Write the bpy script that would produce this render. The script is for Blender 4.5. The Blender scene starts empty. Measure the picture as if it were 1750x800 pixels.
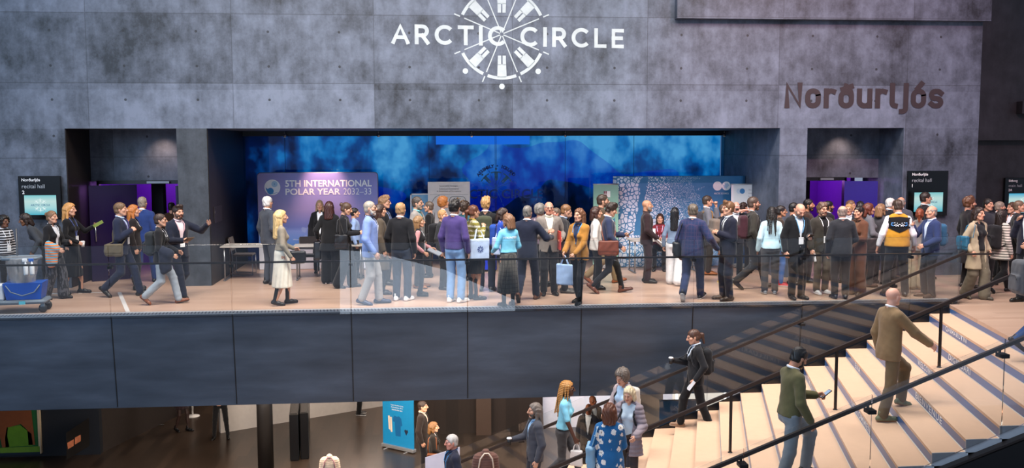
import bpy, math, random
import numpy as np
from mathutils import Matrix, Vector
random.seed(7)
# ------------------------------------------------------------------ camera, world, lights, exposure
SC = bpy.context.scene
COL = SC.collection
CF, CYAW, CPIT, CROL, CH, CX, CD = 1650.0, -0.0875, 0.0912, -0.0024, 2.8442, 5.3239, 16.5904
_r = np.array([math.cos(CYAW), math.sin(CYAW), 0]); _f = np.array([-math.sin(CYAW), math.cos(CYAW), 0]); _u = np.array([0, 0, 1.0])
FW = _f*math.cos(CPIT)-_u*math.sin(CPIT); _u2 = _u*math.cos(CPIT)+_f*math.sin(CPIT)
RT = _r*math.cos(CROL)+_u2*math.sin(CROL); UP = -_r*math.sin(CROL)+_u2*math.cos(CROL)
CAMPOS = np.array([CX, -CD, CH])
cam = bpy.data.objects.new('camera', bpy.data.cameras.new('camera')); COL.objects.link(cam)
cam.data.sensor_width = 36; cam.data.lens = CF/1750*36; cam.data.clip_end = 200
cam.matrix_world = Matrix(((RT[0], UP[0], -FW[0], CX), (RT[1], UP[1], -FW[1], -CD), (RT[2], UP[2], -FW[2], CH), (0, 0, 0, 1)))
SC.camera = cam
SC.view_settings.view_transform = 'Standard'; SC.view_settings.look = 'None'
SC.view_settings.gamma = 1; SC.view_settings.use_curve_mapping = False
SC.view_settings.exposure = 0.0
wd = bpy.data.worlds.new('world'); SC.world = wd; wd.use_nodes = True
wd.node_tree.nodes['Background'].inputs[0].default_value = (0.62, 0.74, 1.0, 1)
wd.node_tree.nodes['Background'].inputs[1].default_value = 0.42
def area(name, loc, to, sx, sy, power, col=(1, 1, 1), spread=180):
    l = bpy.data.lights.new(name, 'AREA'); l.shape = 'RECTANGLE'; l.size = sx; l.size_y = sy; l.energy = power; l.color = col
    l.spread = math.radians(spread)
    o = bpy.data.objects.new(name, l); COL.objects.link(o); o.location = loc
    o.rotation_euler = (Vector(to)-Vector(loc)).to_track_quat('-Z', 'Y').to_euler(); return o
def spot(name, loc, to, power, ang, col=(1, 1, 1), blend=.6, rad=.08):
    l = bpy.data.lights.new(name, 'SPOT'); l.energy = power; l.color = col; l.spot_size = math.radians(ang); l.spot_blend = blend; l.shadow_soft_size = rad
    o = bpy.data.objects.new(name, l); COL.objects.link(o); o.location = loc
    o.rotation_euler = (Vector(to)-Vector(loc)).to_track_quat('-Z', 'Y').to_euler(); return o
# the glazed facade of the hall (behind and left of the photographer) and unseen overhead fill added to brighten gallery and stair
area('facade_daylight', (-10, -17, 9), (4, 3, 1.5), 12, 9, 2500, (.52, .74, 1))
area('ceiling_fill', (7, -2.6, 9.3), (7.2, 1.0, 0), 16, 3, 1700, (1, .90, .82), 115)
area('stair_glow', (9, -6.5, 8.0), (11, -3.2, -1), 6, 4, 120, (1, .93, .87))
spot('pink_fill', (15.5, -7, 9.5), (15.0, 3.4, 4.2), 2600, 56, (1, .42, .50))  # unseen spot added to tint the far end of the wall pink
# ------------------------------------------------------------------ helpers
def at(x, y, axis, val):                 # a pixel of the 1750x800 photograph met with a plane of the place
    d = FW+RT*(x-875)/CF-UP*(y-400)/CF
    return CAMPOS+d*((val-CAMPOS[axis])/d[axis])
def lin(h):
    h = h.lstrip('#'); h = h if len(h) == 6 else ''.join(c*2 for c in h); v = [int(h[i:i+2], 16)/255 for i in (0, 2, 4)]
    return tuple([(c/12.92 if c <= .04045 else ((c+.055)/1.055)**2.4) for c in v])+(1.0,)
MATS = {}
class NT:
    def __init__(s, name):
        s.m = bpy.data.materials.new(name); s.m.use_nodes = True; s.t = s.m.node_tree
        s.b = s.t.nodes['Principled BSDF']; s.out = s.t.nodes['Material Output']
    def n(s, typ, **kw):
        nd = s.t.nodes.new('ShaderNode'+typ)
        for k, v in kw.items():
            if k.startswith('i_'):
                key = k[2:]; key = int(key) if key.isdigit() else key.replace('_', ' ')
                s.set(nd.inputs[key], v)
            else: setattr(nd, k, v)
        return nd
    def set(s, inp, v):
        if isinstance(v, bpy.types.NodeSocket): s.t.links.new(v, inp)
        elif isinstance(v, bpy.types.Node): s.t.links.new(v.outputs[0], inp)
        else: inp.default_value = v
    def math(s, op, a, b=None, c=None):
        nd = s.t.nodes.new('ShaderNodeMath'); nd.operation = op
        for i, v in enumerate((a, b, c)):
            if v is not None: s.set(nd.inputs[i], v)
        return nd.outputs[0]
    def mix(s, f, a, b, blend='MIX'):
        nd = s.t.nodes.new('ShaderNodeMix'); nd.data_type = 'RGBA'; nd.blend_type = blend
        s.set(nd.inputs[0], f); s.set(nd.inputs[6], a); s.set(nd.inputs[7], b); return nd.outputs[2]
    def ramp(s, f, stops, interp='LINEAR'):
        nd = s.t.nodes.new('ShaderNodeValToRGB'); s.set(nd.inputs[0], f); cr = nd.color_ramp; cr.interpolation = interp
        while len(cr.elements) < len(stops): cr.elements.new(.5)
        for e, (p, c) in zip(cr.elements, stops): e.position = p; e.color = c
        return nd.outputs[0]
    def coord(s): return s.n('TexCoord').outputs['Object']
    def sep(s, v=None):
        nd = s.n('SeparateXYZ'); s.set(nd.inputs[0], v if v is not None else s.coord()); return nd.outputs
    def mapping(s, sc, v=None):
        nd = s.n('Mapping'); s.set(nd.inputs[0], v if v is not None else s.coord()); nd.inputs[3].default_value = sc; return nd.outputs[0]
    def noise(s, scale, detail=3, v=None, rough=.55):
        nd = s.n('TexNoise', i_Scale=scale, i_Detail=detail, i_Roughness=rough); s.set(nd.inputs['Vector'], v if v is not None else s.coord()); return nd.outputs[0]
    def bump(s, h, st=.3, d=.01):
        nd = s.n('Bump', i_Strength=st, i_Distance=d); s.set(nd.inputs['Height'], h); s.t.links.new(nd.outputs[0], s.b.inputs['Normal'])
def plain(hexc, rough=.6, metal=0, key='paint', spec=.5, var=.06):
    k = (key, hexc, rough, metal)
    if k in MATS: return MATS[k]
    s = NT(key+'_'+hexc.lstrip('#')); c = lin(hexc)
    n = s.noise(9, 4)
    s.set(s.b.inputs['Base Color'], s.mix(n, tuple(x*(1-var*1.5) for x in c[:3])+(1,), tuple(min(1, x*(1+var*1.5)) for x in c[:3])+(1,)))
    s.b.inputs['Roughness'].default_value = rough; s.b.inputs['Metallic'].default_value = metal; s.b.inputs['Specular IOR Level'].default_value = spec
    MATS[k] = s.m; return s.m
def glow(hexc, strength):
    k = ('glow', hexc, strength)
    if k in MATS: return MATS[k]
    s = NT('glow_'+hexc.lstrip('#')); s.b.inputs['Base Color'].default_value = (0, 0, 0, 1)
    s.b.inputs['Emission Color'].default_value = lin(hexc); s.b.inputs['Emission Strength'].default_value = strength
    MATS[k] = s.m; return s.m
def fabric(hexc, kind='plain', hex2=None):
    k = ('fab', hexc, kind, hex2)
    if k in MATS: return MATS[k]
    s = NT('fabric_'+kind+'_'+hexc.lstrip('#')); c = lin(hexc); c2 = lin(hex2) if hex2 else None
    b = s.b; b.inputs['Roughness'].default_value = .85; b.inputs['Specular IOR Level'].default_value = .25
    b.inputs['Sheen Weight'].default_value = .15
    co = s.coord(); base = s.mix(s.noise(14, 4, co), tuple(x*.82 for x in c[:3])+(1,), tuple(min(1, x*1.18) for x in c[:3])+(1,))
    x, y, z = s.sep(co)
    if kind == 'plaid':
        def lines(v, per, w): return s.math('LESS_THAN', s.math('FRACT', s.math('MULTIPLY', v, 1/per)), w)
        f = s.math('MAXIMUM', s.math('MAXIMUM', lines(x, .06, .14), lines(y, .06, .14)), lines(z, .07, .12))
        base = s.mix(s.math('MULTIPLY', f, .75), base, c2)
    elif kind == 'stripe':
        base = s.mix(s.math('LESS_THAN', s.math('FRACT', s.math('MULTIPLY', z, 1/.05)), .45), base, c2)
    elif kind == 'floral':
        v = s.n('TexVoronoi', i_Scale=9.0, i_Randomness=.7); s.set(v.inputs['Vector'], co)
        d = s.math('ADD', v.outputs['Distance'], s.math('MULTIPLY', s.math('SUBTRACT', s.noise(45, 2, co), .5), .55))
        base = s.mix(s.math('LESS_THAN', d, .36), base, c2)
        base = s.mix(s.math('MULTIPLY', s.math('LESS_THAN', d, .10), .8), base, lin('#8a6a50'))
    elif kind == 'nordic':
        f = s.math('MULTIPLY', s.math('LESS_THAN', s.math('FRACT', s.math('MULTIPLY', z, 1/.085)), .42),
                   s.math('LESS_THAN', s.noise(60, 1, co), .5))
        f = s.math('MAXIMUM', f, s.math('LESS_THAN', s.math('FRACT', s.math('MULTIPLY', z, 1/.17)), .12))
        base = s.mix(s.math('MULTIPLY', f, .8), base, c2)
    elif kind == 'zebra':
        base = s.mix(s.math('GREATER_THAN', s.noise(26, 1, s.mapping((1, 1, .35), co)), .53), base, c2)
    elif kind == 'denim':
        base = s.mix(s.noise(5, 3, co), base, tuple(min(1, q*1.6+.02) for q in c[:3])+(1,))
    s.set(b.inputs['Base Color'], base)
    h = s.noise(30, 4, co) if kind != 'knit' else s.math('SINE', s.math('MULTIPLY', z, 520.0))
    s.bump(h, .25, .008)
    MATS[k] = s.m; return s.m
def skin(hexc):
    k = ('skin', hexc)
    if k in MATS: return MATS[k]
    s = NT('skin_'+hexc.lstrip('#')); c = lin(hexc)
    s.set(s.b.inputs['Base Color'], s.mix(s.noise(22, 3), (c[0]*.9, c[1]*.8, c[2]*.78, 1), (min(1, c[0]*1.06), c[1]*1.05, c[2]*1.03, 1)))
    s.b.inputs['Roughness'].default_value = .5; s.b.inputs['Subsurface Weight'].default_value = .0
    MATS[k] = s.m; return s.m
def hairm(hexc):
    k = ('hair', hexc)
    if k in MATS: return MATS[k]
    s = NT('hair_'+hexc.lstrip('#')); c = lin(hexc); n = s.noise(60, 3, s.mapping((1, 1, .16)))
    s.set(s.b.inputs['Base Color'], s.mix(n, tuple(x*.45 for x in c[:3])+(1,), tuple(min(1, x*1.5) for x in c[:3])+(1,)))
    s.b.inputs['Roughness'].default_value = .45; s.bump(n, .6, .01)
    MATS[k] = s.m; return s.m
def add_obj(name, me, mats, parent=None):
    o = bpy.data.objects.new(name, me); COL.objects.link(o)
    for m in (mats if isinstance(mats, (list, tuple)) else [mats]): me.materials.append(m)
    if parent is not None: o.parent = parent
    return o
def tag(o, label=None, cat=None, group=None, kind=None):
    if label: o['label'] = label
    if cat: o['category'] = cat
    if group: o['group'] = group
    if kind: o['kind'] = kind
    return o
def empty(name, loc=(0, 0, 0), rz=0.0, label=None, cat=None, group=None):
    o = bpy.data.objects.new(name, None); COL.objects.link(o); o.location = loc; o.rotation_euler = (0, 0, rz); o.empty_display_size = .1
    return tag(o, label, cat, group)
class MB:                                 # collects shapes and links them as one mesh object
    def __init__(s): s.v = []; s.f = []; s.mi = []; s.sm = []; s.cur = 0
    def _add(s, vs, fs, smooth=False):
        o = len(s.v); s.v += [tuple(map(float, p)) for p in vs]
        for f in fs: s.f.append(tuple(i+o for i in f)); s.mi.append(s.cur); s.sm.append(smooth)
        return s
    def mat(s, i): s.cur = i; return s
    def hexa(s, b, t): return s._add(list(b)+list(t), [(3, 2, 1, 0), (4, 5, 6, 7), (0, 1, 5, 4), (1, 2, 6, 5), (2, 3, 7, 6), (3, 0, 4, 7)])
    def box(s, x0, y0, z0, x1, y1, z1):
        return s.hexa([(x0, y0, z0), (x1, y0, z0), (x1, y1, z0), (x0, y1, z0)], [(x0, y0, z1), (x1, y0, z1), (x1, y1, z1), (x0, y1, z1)])
    def rbox(s, x0, y0, z0, x1, y1, z1, b=.01):   # box with chamfered edges
        vs = []; ids = {}
        for cx in (0, 1):
            for cy in (0, 1):
                for cz in (0, 1):
                    p = [(x0, x1)[cx], (y0, y1)[cy], (z0, z1)[cz]]; sg = [1-2*cx, 1-2*cy, 1-2*cz]
                    for a in range(3):
                        q = [p[i]+(0 if i == a else sg[i]*b) for i in range(3)]; ids[cx, cy, cz, a] = len(vs); vs.append(q)
        F = []
        for a in range(3):
            o1, o2 = (a+1) % 3, (a+2) % 3
            for ca in (0, 1):
                quad = []
                for (c1, c2) in ((0, 0), (1, 0), (1, 1), (0, 1)):
                    c = [0, 0, 0]; c[a] = ca; c[o1] = c1; c[o2] = c2; quad.append(ids[c[0], c[1], c[2], a])
                F.append(tuple(quad if ca else quad[::-1]))
            for c1 in (0, 1):
                for c2 in (0, 1):
                    q = []
                    for ca in (0, 1):
                        c = [0, 0, 0]; c[a] = ca; c[o1] = c1; c[o2] = c2
                        q.append((ids[c[0], c[1], c[2], o1], ids[c[0], c[1], c[2], o2]))
                    F.append((q[0][0], q[0][1], q[1][1], q[1][0]))
        for cx in (0, 1):
            for cy in (0, 1):
                for cz in (0, 1): F.append(tuple(ids[cx, cy, cz, a] for a in range(3)))
        return s._add(vs, F)
    def tube(s, pts, r, n=8, r2=None, close=False, sq=1.0):
        P = [Vector(p) for p in pts]; m = len(P); vs = []; up = None
        for i in range(m):
            d = (P[(i+1) % m]-P[i-1]) if close else (P[min(i+1, m-1)]-P[max(i-1, 0)])
            d = d.normalized() if d.length > 1e-9 else Vector((0, 0, 1))
            if up is None: up = Vector((0, 0, 1)) if abs(d.z) < .9 else Vector((1, 0, 0))
            a = d.cross(up).normalized(); b = a.cross(d).normalized(); up = b
            rr = r if r2 is None else r+(r2-r)*i/(m-1)
            for k in range(n):
                t = 2*math.pi*(k+.5)/n; vs.append(P[i]+a*(math.cos(t)*rr)+b*(math.sin(t)*rr*sq))
        fs = []
        for i in range(m if close else m-1):
            for k in range(n):
                j = (i+1) % m; fs.append((i*n+k, i*n+(k+1) % n, j*n+(k+1) % n, j*n+k))
        if not close: fs += [tuple(range(n))[::-1], tuple(range((m-1)*n, m*n))]
        return s._add(vs, fs, n > 5)
    def lathe(s, prof, c=(0, 0, 0), n=20, axis='z'):
        vs = []; fs = []
        for (r, z) in prof:
            for k in range(n):
                t = 2*math.pi*k/n; p = (r*math.cos(t), r*math.sin(t), z)
                if axis == 'y': p = (p[0], p[2], p[1])
                vs.append((c[0]+p[0], c[1]+p[1], c[2]+p[2]))
        for i in range(len(prof)-1):
            for k in range(n): fs.append((i*n+k, i*n+(k+1) % n, (i+1)*n+(k+1) % n, (i+1)*n+k))
        fs += [tuple(range(n))[::-1], tuple(range((len(prof)-1)*n, len(prof)*n))]
        return s._add(vs, fs, True)
    def prism(s, poly, a, b, plane='xz'):        # polygon extruded between depths a and b
        n = len(poly)
        def q(p, d): return (p[0], d, p[1]) if plane == 'xz' else ((d, p[0], p[1]) if plane == 'yz' else (p[0], p[1], d))
        vs = [q(p, a) for p in poly]+[q(p, b) for p in poly]
        fs = [tuple(range(n)), tuple(range(n, 2*n))[::-1]]+[(i, (i+1) % n, n+(i+1) % n, n+i) for i in range(n)]
        return s._add(vs, fs)
    def quad(s, a, b, c, d): return s._add([a, b, c, d], [(0, 1, 2, 3)])
    def build(s, name, mats, parent=None, recalc=True):
        me = bpy.data.meshes.new(name); me.from_pydata(s.v, [], s.f); me.update()
        me.polygons.foreach_set('material_index', s.mi); me.polygons.foreach_set('use_smooth', s.sm)
        if recalc:
            import bmesh
            bm = bmesh.new(); bm.from_mesh(me); bmesh.ops.recalc_face_normals(bm, faces=bm.faces); bm.to_mesh(me); bm.free()
        return add_obj(name, me, mats, parent)
def text_mesh(body, size=1.0, bold=0.0, align='LEFT', spacing=1.0, extrude=.0, curve=None):
    cu = bpy.data.curves.new('lettering', 'FONT'); cu.body = body; cu.size = size; cu.offset = bold; cu.align_x = align; cu.space_character = spacing; cu.extrude = extrude
    cu.resolution_u = 4
    o = bpy.data.objects.new('lettering', cu); COL.objects.link(o)
    dg = bpy.context.evaluated_depsgraph_get(); me = bpy.data.meshes.new_from_object(o.evaluated_get(dg)); bpy.data.objects.remove(o); bpy.data.curves.remove(cu)
    me.materials.clear(); return me
def text(name, body, origin, xdir, updir, width=None, height=None, mat=None, parent=None, bold=0.0, align='LEFT', spacing=1.0, capratio=True, extrude=.002):
    """Lettering set on a surface: origin is the lower corner of the writing, width and height its extent."""
    me = text_mesh(body, 1.0, bold, align, spacing, 0)
    n = len(me.vertices); co = np.empty(n*3); me.vertices.foreach_get('co', co); co = co.reshape(-1, 3)
    lo, hi = co.min(0), co.max(0); sx = sy = 1
    if width: sx = width/(hi[0]-lo[0])
    if height: sy = height/(hi[1]-lo[1])
    if not width: sx = sy
    if not height: sy = sx
    x = np.array(xdir, float); u = np.array(updir, float); x /= np.linalg.norm(x); u /= np.linalg.norm(u); nn = np.cross(x, u)
    cx = lo[0] if align == 'LEFT' else ((lo[0]+hi[0])/2 if align == 'CENTER' else hi[0])
    P = np.array(origin, float)+np.outer((co[:, 0]-cx)*sx, x)+np.outer((co[:, 1]-lo[1])*sy, u)+nn*extrude
    me.vertices.foreach_set('co', P.astype(np.float32).ravel()); me.update()
    return add_obj(name, me, mat, parent)
# ------------------------------------------------------------------ people: distance fields turned into smooth meshes
class Field:
    def __init__(s, lo, hi, h):
        s.lo = np.array(lo, float); s.h = h; s.n = np.ceil((np.array(hi)-s.lo)/h).astype(int)+1
        s.ax = [s.lo[i]+h*np.arange(s.n[i]) for i in range(3)]; s.F = np.full(tuple(s.n), .2, np.float32)
    def blk(s, lo, hi):
        a = np.clip(np.floor((np.array(lo)-s.lo)/s.h).astype(int), 0, s.n); b = np.clip(np.ceil((np.array(hi)-s.lo)/s.h).astype(int)+1, 0, s.n)
        if (b <= a).any(): return None
        sl = tuple(slice(a[i], b[i]) for i in range(3))
        return sl, s.ax[0][sl[0]][:, None, None], s.ax[1][sl[1]][None, :, None], s.ax[2][sl[2]][None, None, :]
    def join(s, sl, d, k, sub=False):
        a = s.F[sl]
        if sub:
            d = -d; t = np.clip(.5-.5*(a-d)/k, 0, 1) if k else (d > a)*1.0
            s.F[sl] = a+(d-a)*t+k*t*(1-t); return
        if k <= 0: s.F[sl] = np.minimum(a, d); return
        t = np.clip(.5+.5*(a-d)/k, 0, 1); s.F[sl] = a+(d-a)*t-k*t*(1-t)
    def cap(s, a, b, r1, r2, k=.02, fr=None, fl=1.0, sub=False):
        """Tapered capsule; fr=(R,o): given in a rotated frame; fl: squash along that frame's y."""
        a = np.array(a, float); b = np.array(b, float); m = max(r1, r2)+k+2*s.h
        if fr is None and fl == 1.0:
            B = s.blk(np.minimum(a, b)-m, np.maximum(a, b)+m)
            if B is None: return
            sl, X, Y, Z = B
        else:
            R, o = fr if fr else (np.eye(3), np.zeros(3)); A, Bw = R@a+o, R@b+o
            B = s.blk(np.minimum(A, Bw)-m, np.maximum(A, Bw)+m)
            if B is None: return
            sl, X, Y, Z = B; X, Y, Z = X-o[0], Y-o[1], Z-o[2]
            X, Y, Z = R[0, 0]*X+R[1, 0]*Y+R[2, 0]*Z, R[0, 1]*X+R[1, 1]*Y+R[2, 1]*Z, R[0, 2]*X+R[1, 2]*Y+R[2, 2]*Z
            if fl != 1.0: Y = a[1]+(Y-a[1])/fl
        d = b-a; L = d@d+1e-12
        t = np.clip(((X-a[0])*d[0]+(Y-a[1])*d[1]+(Z-a[2])*d[2])/L, 0, 1)
        D = np.sqrt((X-a[0]-t*d[0])**2+(Y-a[1]-t*d[1])**2+(Z-a[2]-t*d[2])**2)-(r1+(r2-r1)*t)
        s.join(sl, D, k, sub)
    def ell(s, c, r, k=.015, fr=None, sub=False):
        c = np.array(c, float); r = np.array(r, float); m = r.max()+k+2*s.h
        R, o = fr if fr else (np.eye(3), np.zeros(3)); C = R@c+o
        B = s.blk(C-m, C+m)
        if B is None: return
        sl, X, Y, Z = B; X, Y, Z = X-C[0], Y-C[1], Z-C[2]
        if fr: X, Y, Z = R[0, 0]*X+R[1, 0]*Y+R[2, 0]*Z, R[0, 1]*X+R[1, 1]*Y+R[2, 1]*Z, R[0, 2]*X+R[1, 2]*Y+R[2, 2]*Z
        k0 = np.sqrt((X/r[0])**2+(Y/r[1])**2+(Z/r[2])**2); k1 = np.sqrt((X/r[0]**2)**2+(Y/r[1]**2)**2+(Z/r[2]**2)**2)+1e-9
        s.join(sl, k0*(k0-1)/k1, k, sub)
    def rb(s, c, hx, r, k=.0, fr=None, sub=False):     # rounded box
        c = np.array(c, float); hx = np.array(hx, float); m = np.linalg.norm(hx)+k+2*s.h
        R, o = fr if fr else (np.eye(3), np.zeros(3)); C = R@c+o
        B = s.blk(C-m, C+m)
        if B is None: return
        sl, X, Y, Z = B; X, Y, Z = X-C[0], Y-C[1], Z-C[2]
        if fr: X, Y, Z = R[0, 0]*X+R[1, 0]*Y+R[2, 0]*Z, R[0, 1]*X+R[1, 1]*Y+R[2, 1]*Z, R[0, 2]*X+R[1, 2]*Y+R[2, 2]*Z
        q = [np.abs(v)-h+r for v, h in zip((X, Y, Z), hx)]
        D = np.sqrt(np.maximum(q[0], 0)**2+np.maximum(q[1], 0)**2+np.maximum(q[2], 0)**2)+np.minimum(np.maximum(np.maximum(q[0], q[1]), q[2]), 0)-r
        s.join(sl, D, k, sub)
    def grid(s, fr=None):
        X, Y, Z = s.ax[0][:, None, None], s.ax[1][None, :, None], s.ax[2][None, None, :]
        if fr:
            R, o = fr; X, Y, Z = X-o[0], Y-o[1], Z-o[2]
            X, Y, Z = R[0, 0]*X+R[1, 0]*Y+R[2, 0]*Z, R[0, 1]*X+R[1, 1]*Y+R[2, 1]*Z, R[0, 2]*X+R[1, 2]*Y+R[2, 2]*Z
        return X, Y, Z
    def val(s, P):
        q = np.clip((np.atleast_2d(P)-s.lo)/s.h, 0, np.array(s.n)-1.001); i = np.floor(q).astype(int); t = q-i; o = 0
        for a in (0, 1):
            for b in (0, 1):
                for c in (0, 1): o = o+s.F[i[:, 0]+a, i[:, 1]+b, i[:, 2]+c]*(t[:, 0] if a else 1-t[:, 0])*(t[:, 1] if b else 1-t[:, 1])*(t[:, 2] if c else 1-t[:, 2])
        return o
    def mesh(s):
        F = s.F
        F[0] = F[-1] = .1; F[:, 0] = F[:, -1] = .1; F[:, :, 0] = F[:, :, -1] = .1
        S = F < 0; c = np.zeros(tuple(s.n-1), np.uint8); cor = [(i, j, k) for i in (0, 1) for j in (0, 1) for k in (0, 1)]
        n = s.n
        for i, j, k in cor: c += S[i:n[0]-1+i, j:n[1]-1+j, k:n[2]-1+k]
        I = np.argwhere((c > 0) & (c < 8)); N = len(I)
        if N == 0: return np.zeros((0, 3)), np.zeros((0, 4), int)
        idx = np.full(c.shape, -1, np.int64); idx[I[:, 0], I[:, 1], I[:, 2]] = np.arange(N)
        val = np.stack([F[I[:, 0]+i, I[:, 1]+j, I[:, 2]+k] for i, j, k in cor], 1).astype(float); co = np.array(cor, float)
        pos = np.zeros((N, 3)); cnt = np.zeros(N)
        for a in range(8):
            for b in range(a+1, 8):
                if np.abs(co[a]-co[b]).sum() != 1: continue
                fa, fb = val[:, a], val[:, b]; m = (fa < 0) != (fb < 0); t = fa[m]/(fa[m]-fb[m])
                pos[m] += co[a]+t[:, None]*(co[b]-co[a]); cnt[m] += 1
        V = s.lo+(I+pos/cnt[:, None])*s.h; Q = []
        for ax in range(3):
            u, v = (ax+1) % 3, (ax+2) % 3
            A = [slice(1, -1)]*3; Bx = [slice(1, -1)]*3; A[ax] = slice(0, -1); Bx[ax] = slice(1, None)
            sa, sb = S[tuple(A)], S[tuple(Bx)]; E = np.argwhere(sa != sb)
            if len(E) == 0: continue
            fl = sa[E[:, 0], E[:, 1], E[:, 2]]; off = np.ones(3, int); off[ax] = 0; E = E+off
            def cell(du, dv):
                q = E.copy(); q[:, u] -= du; q[:, v] -= dv; return idx[q[:, 0], q[:, 1], q[:, 2]]
            q = np.stack([cell(1, 1), cell(0, 1), cell(0, 0), cell(1, 0)], 1); q[~fl] = q[~fl][:, ::-1]; Q.append(q)
        return V, np.concatenate(Q)
def np_mesh(name, V, Q, mi=None):
    me = bpy.data.meshes.new(name); me.vertices.add(len(V)); me.vertices.foreach_set('co', np.asarray(V, np.float32).ravel())
    me.loops.add(Q.size); me.loops.foreach_set('vertex_index', np.asarray(Q, np.int32).ravel())
    me.polygons.add(len(Q)); me.polygons.foreach_set('loop_start', np.arange(0, Q.size, 4, dtype=np.int32))
    me.polygons.foreach_set('use_smooth', np.ones(len(Q), bool))
    if mi is not None: me.polygons.foreach_set('material_index', np.asarray(mi, np.int32))
    me.update(calc_edges=True); return me
def rot(ax, deg):
    t = math.radians(deg); c, s = math.cos(t), math.sin(t)
    return np.array({'x': [[1, 0, 0], [0, c, -s], [0, s, c]], 'y': [[c, 0, s], [0, 1, 0], [-s, 0, c]], 'z': [[c, -s, 0], [s, c, 0], [0, 0, 1]]}[ax])
CACHE = {}
def cached(key, fn):
    if key not in CACHE: CACHE[key] = fn()
    return CACHE[key]
def base_head(f, fem):       # chin to crown .232, centred on the origin, nose towards +y
    w = .93 if fem else 1.0
    f.ell((0, -.012, .034), (.076*w, .096, .083), 0)
    f.ell((0, .026, -.04), (.058*w, .066, .07), .03)
    f.ell((0, .07, -.094), (.026*w, .022, .02), .025)
    for sx in (-1, 1):
        f.ell((sx*.046*w, .052, -.016), (.026, .03, .026), .02)
        f.cap((sx*.012, .086, .03), (sx*.045*w, .074, .03), .010, .009, .012)
        f.cap((sx*.06*w, .0, -.045), (sx*.03*w, .06, -.092), .016, .014, .03)
def head_mesh(fem, h):
    def mk():
        f = Field((-.11, -.13, -.16), (.11, .15, .14), h); base_head(f, fem)
        for sx in (-1, 1):
            f.ell((sx*.031, .094, .010), (.018, .016, .012), .01, sub=True)
            f.ell((sx*.031, .079, .010), (.0135, .0135, .011), .003)
            f.ell((sx*.077*(.93 if fem else 1), -.006, -.008), (.010, .02, .032), .006)
        f.cap((0, .094, .022), (0, .116, -.022), .008, .0135, .012)
        f.cap((-.012, .102, -.027), (.012, .102, -.027), .009, .009, .008)
        f.cap((-.019, .087, -.054), (.019, .087, -.054), .007, .007, .006); f.cap((-.017, .087, -.066), (.017, .087, -.066), .008, .008, .006)
        f.cap((0, -.03, -.06), (0, -.035, -.15), .052 if not fem else .045, .054 if not fem else .046, .03)
        V, Q = f.mesh(); C = V[Q].mean(1); mi = np.zeros(len(Q), int)
        mi[(((C[:, 0]/.024)**2+((C[:, 2]+.060)/.0125)**2) < 1) & (C[:, 1] > .08)] = 1                 # lips
        for sx in (-1, 1):
            e = ((C[:, 0]-sx*.031)/.0135)**2+((C[:, 2]-.010)/.006)**2
            mi[(e < 1) & (C[:, 1] > .06)] = 2
            mi[(((C[:, 0]-sx*.033)/.0068)**2+((C[:, 2]-.010)/.0068)**2 < 1) & (C[:, 1] > .06)] = 3
            bz = .032-.25*np.abs(np.abs(C[:, 0])-.033)
            mi[(np.abs(C[:, 0]-sx*.033) < .019) & (np.abs(C[:, 2]-bz) < .0055) & (C[:, 1] > .05)] = 4
        return V, Q, mi
    return cached(('head', fem, h), mk)
def wob(P, sc, seed):
    r = np.random.RandomState(seed); o = 0
    X, Y, Z = P
    for i in range(5):
        a = r.normal(size=3); a /= np.linalg.norm(a); q = sc*(1+.45*i); o = o+np.sin((X*a[0]+Y*a[1]+Z*a[2])*q+r.uniform(0, 6.28))/(1+.35*i)
    return o/3
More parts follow.
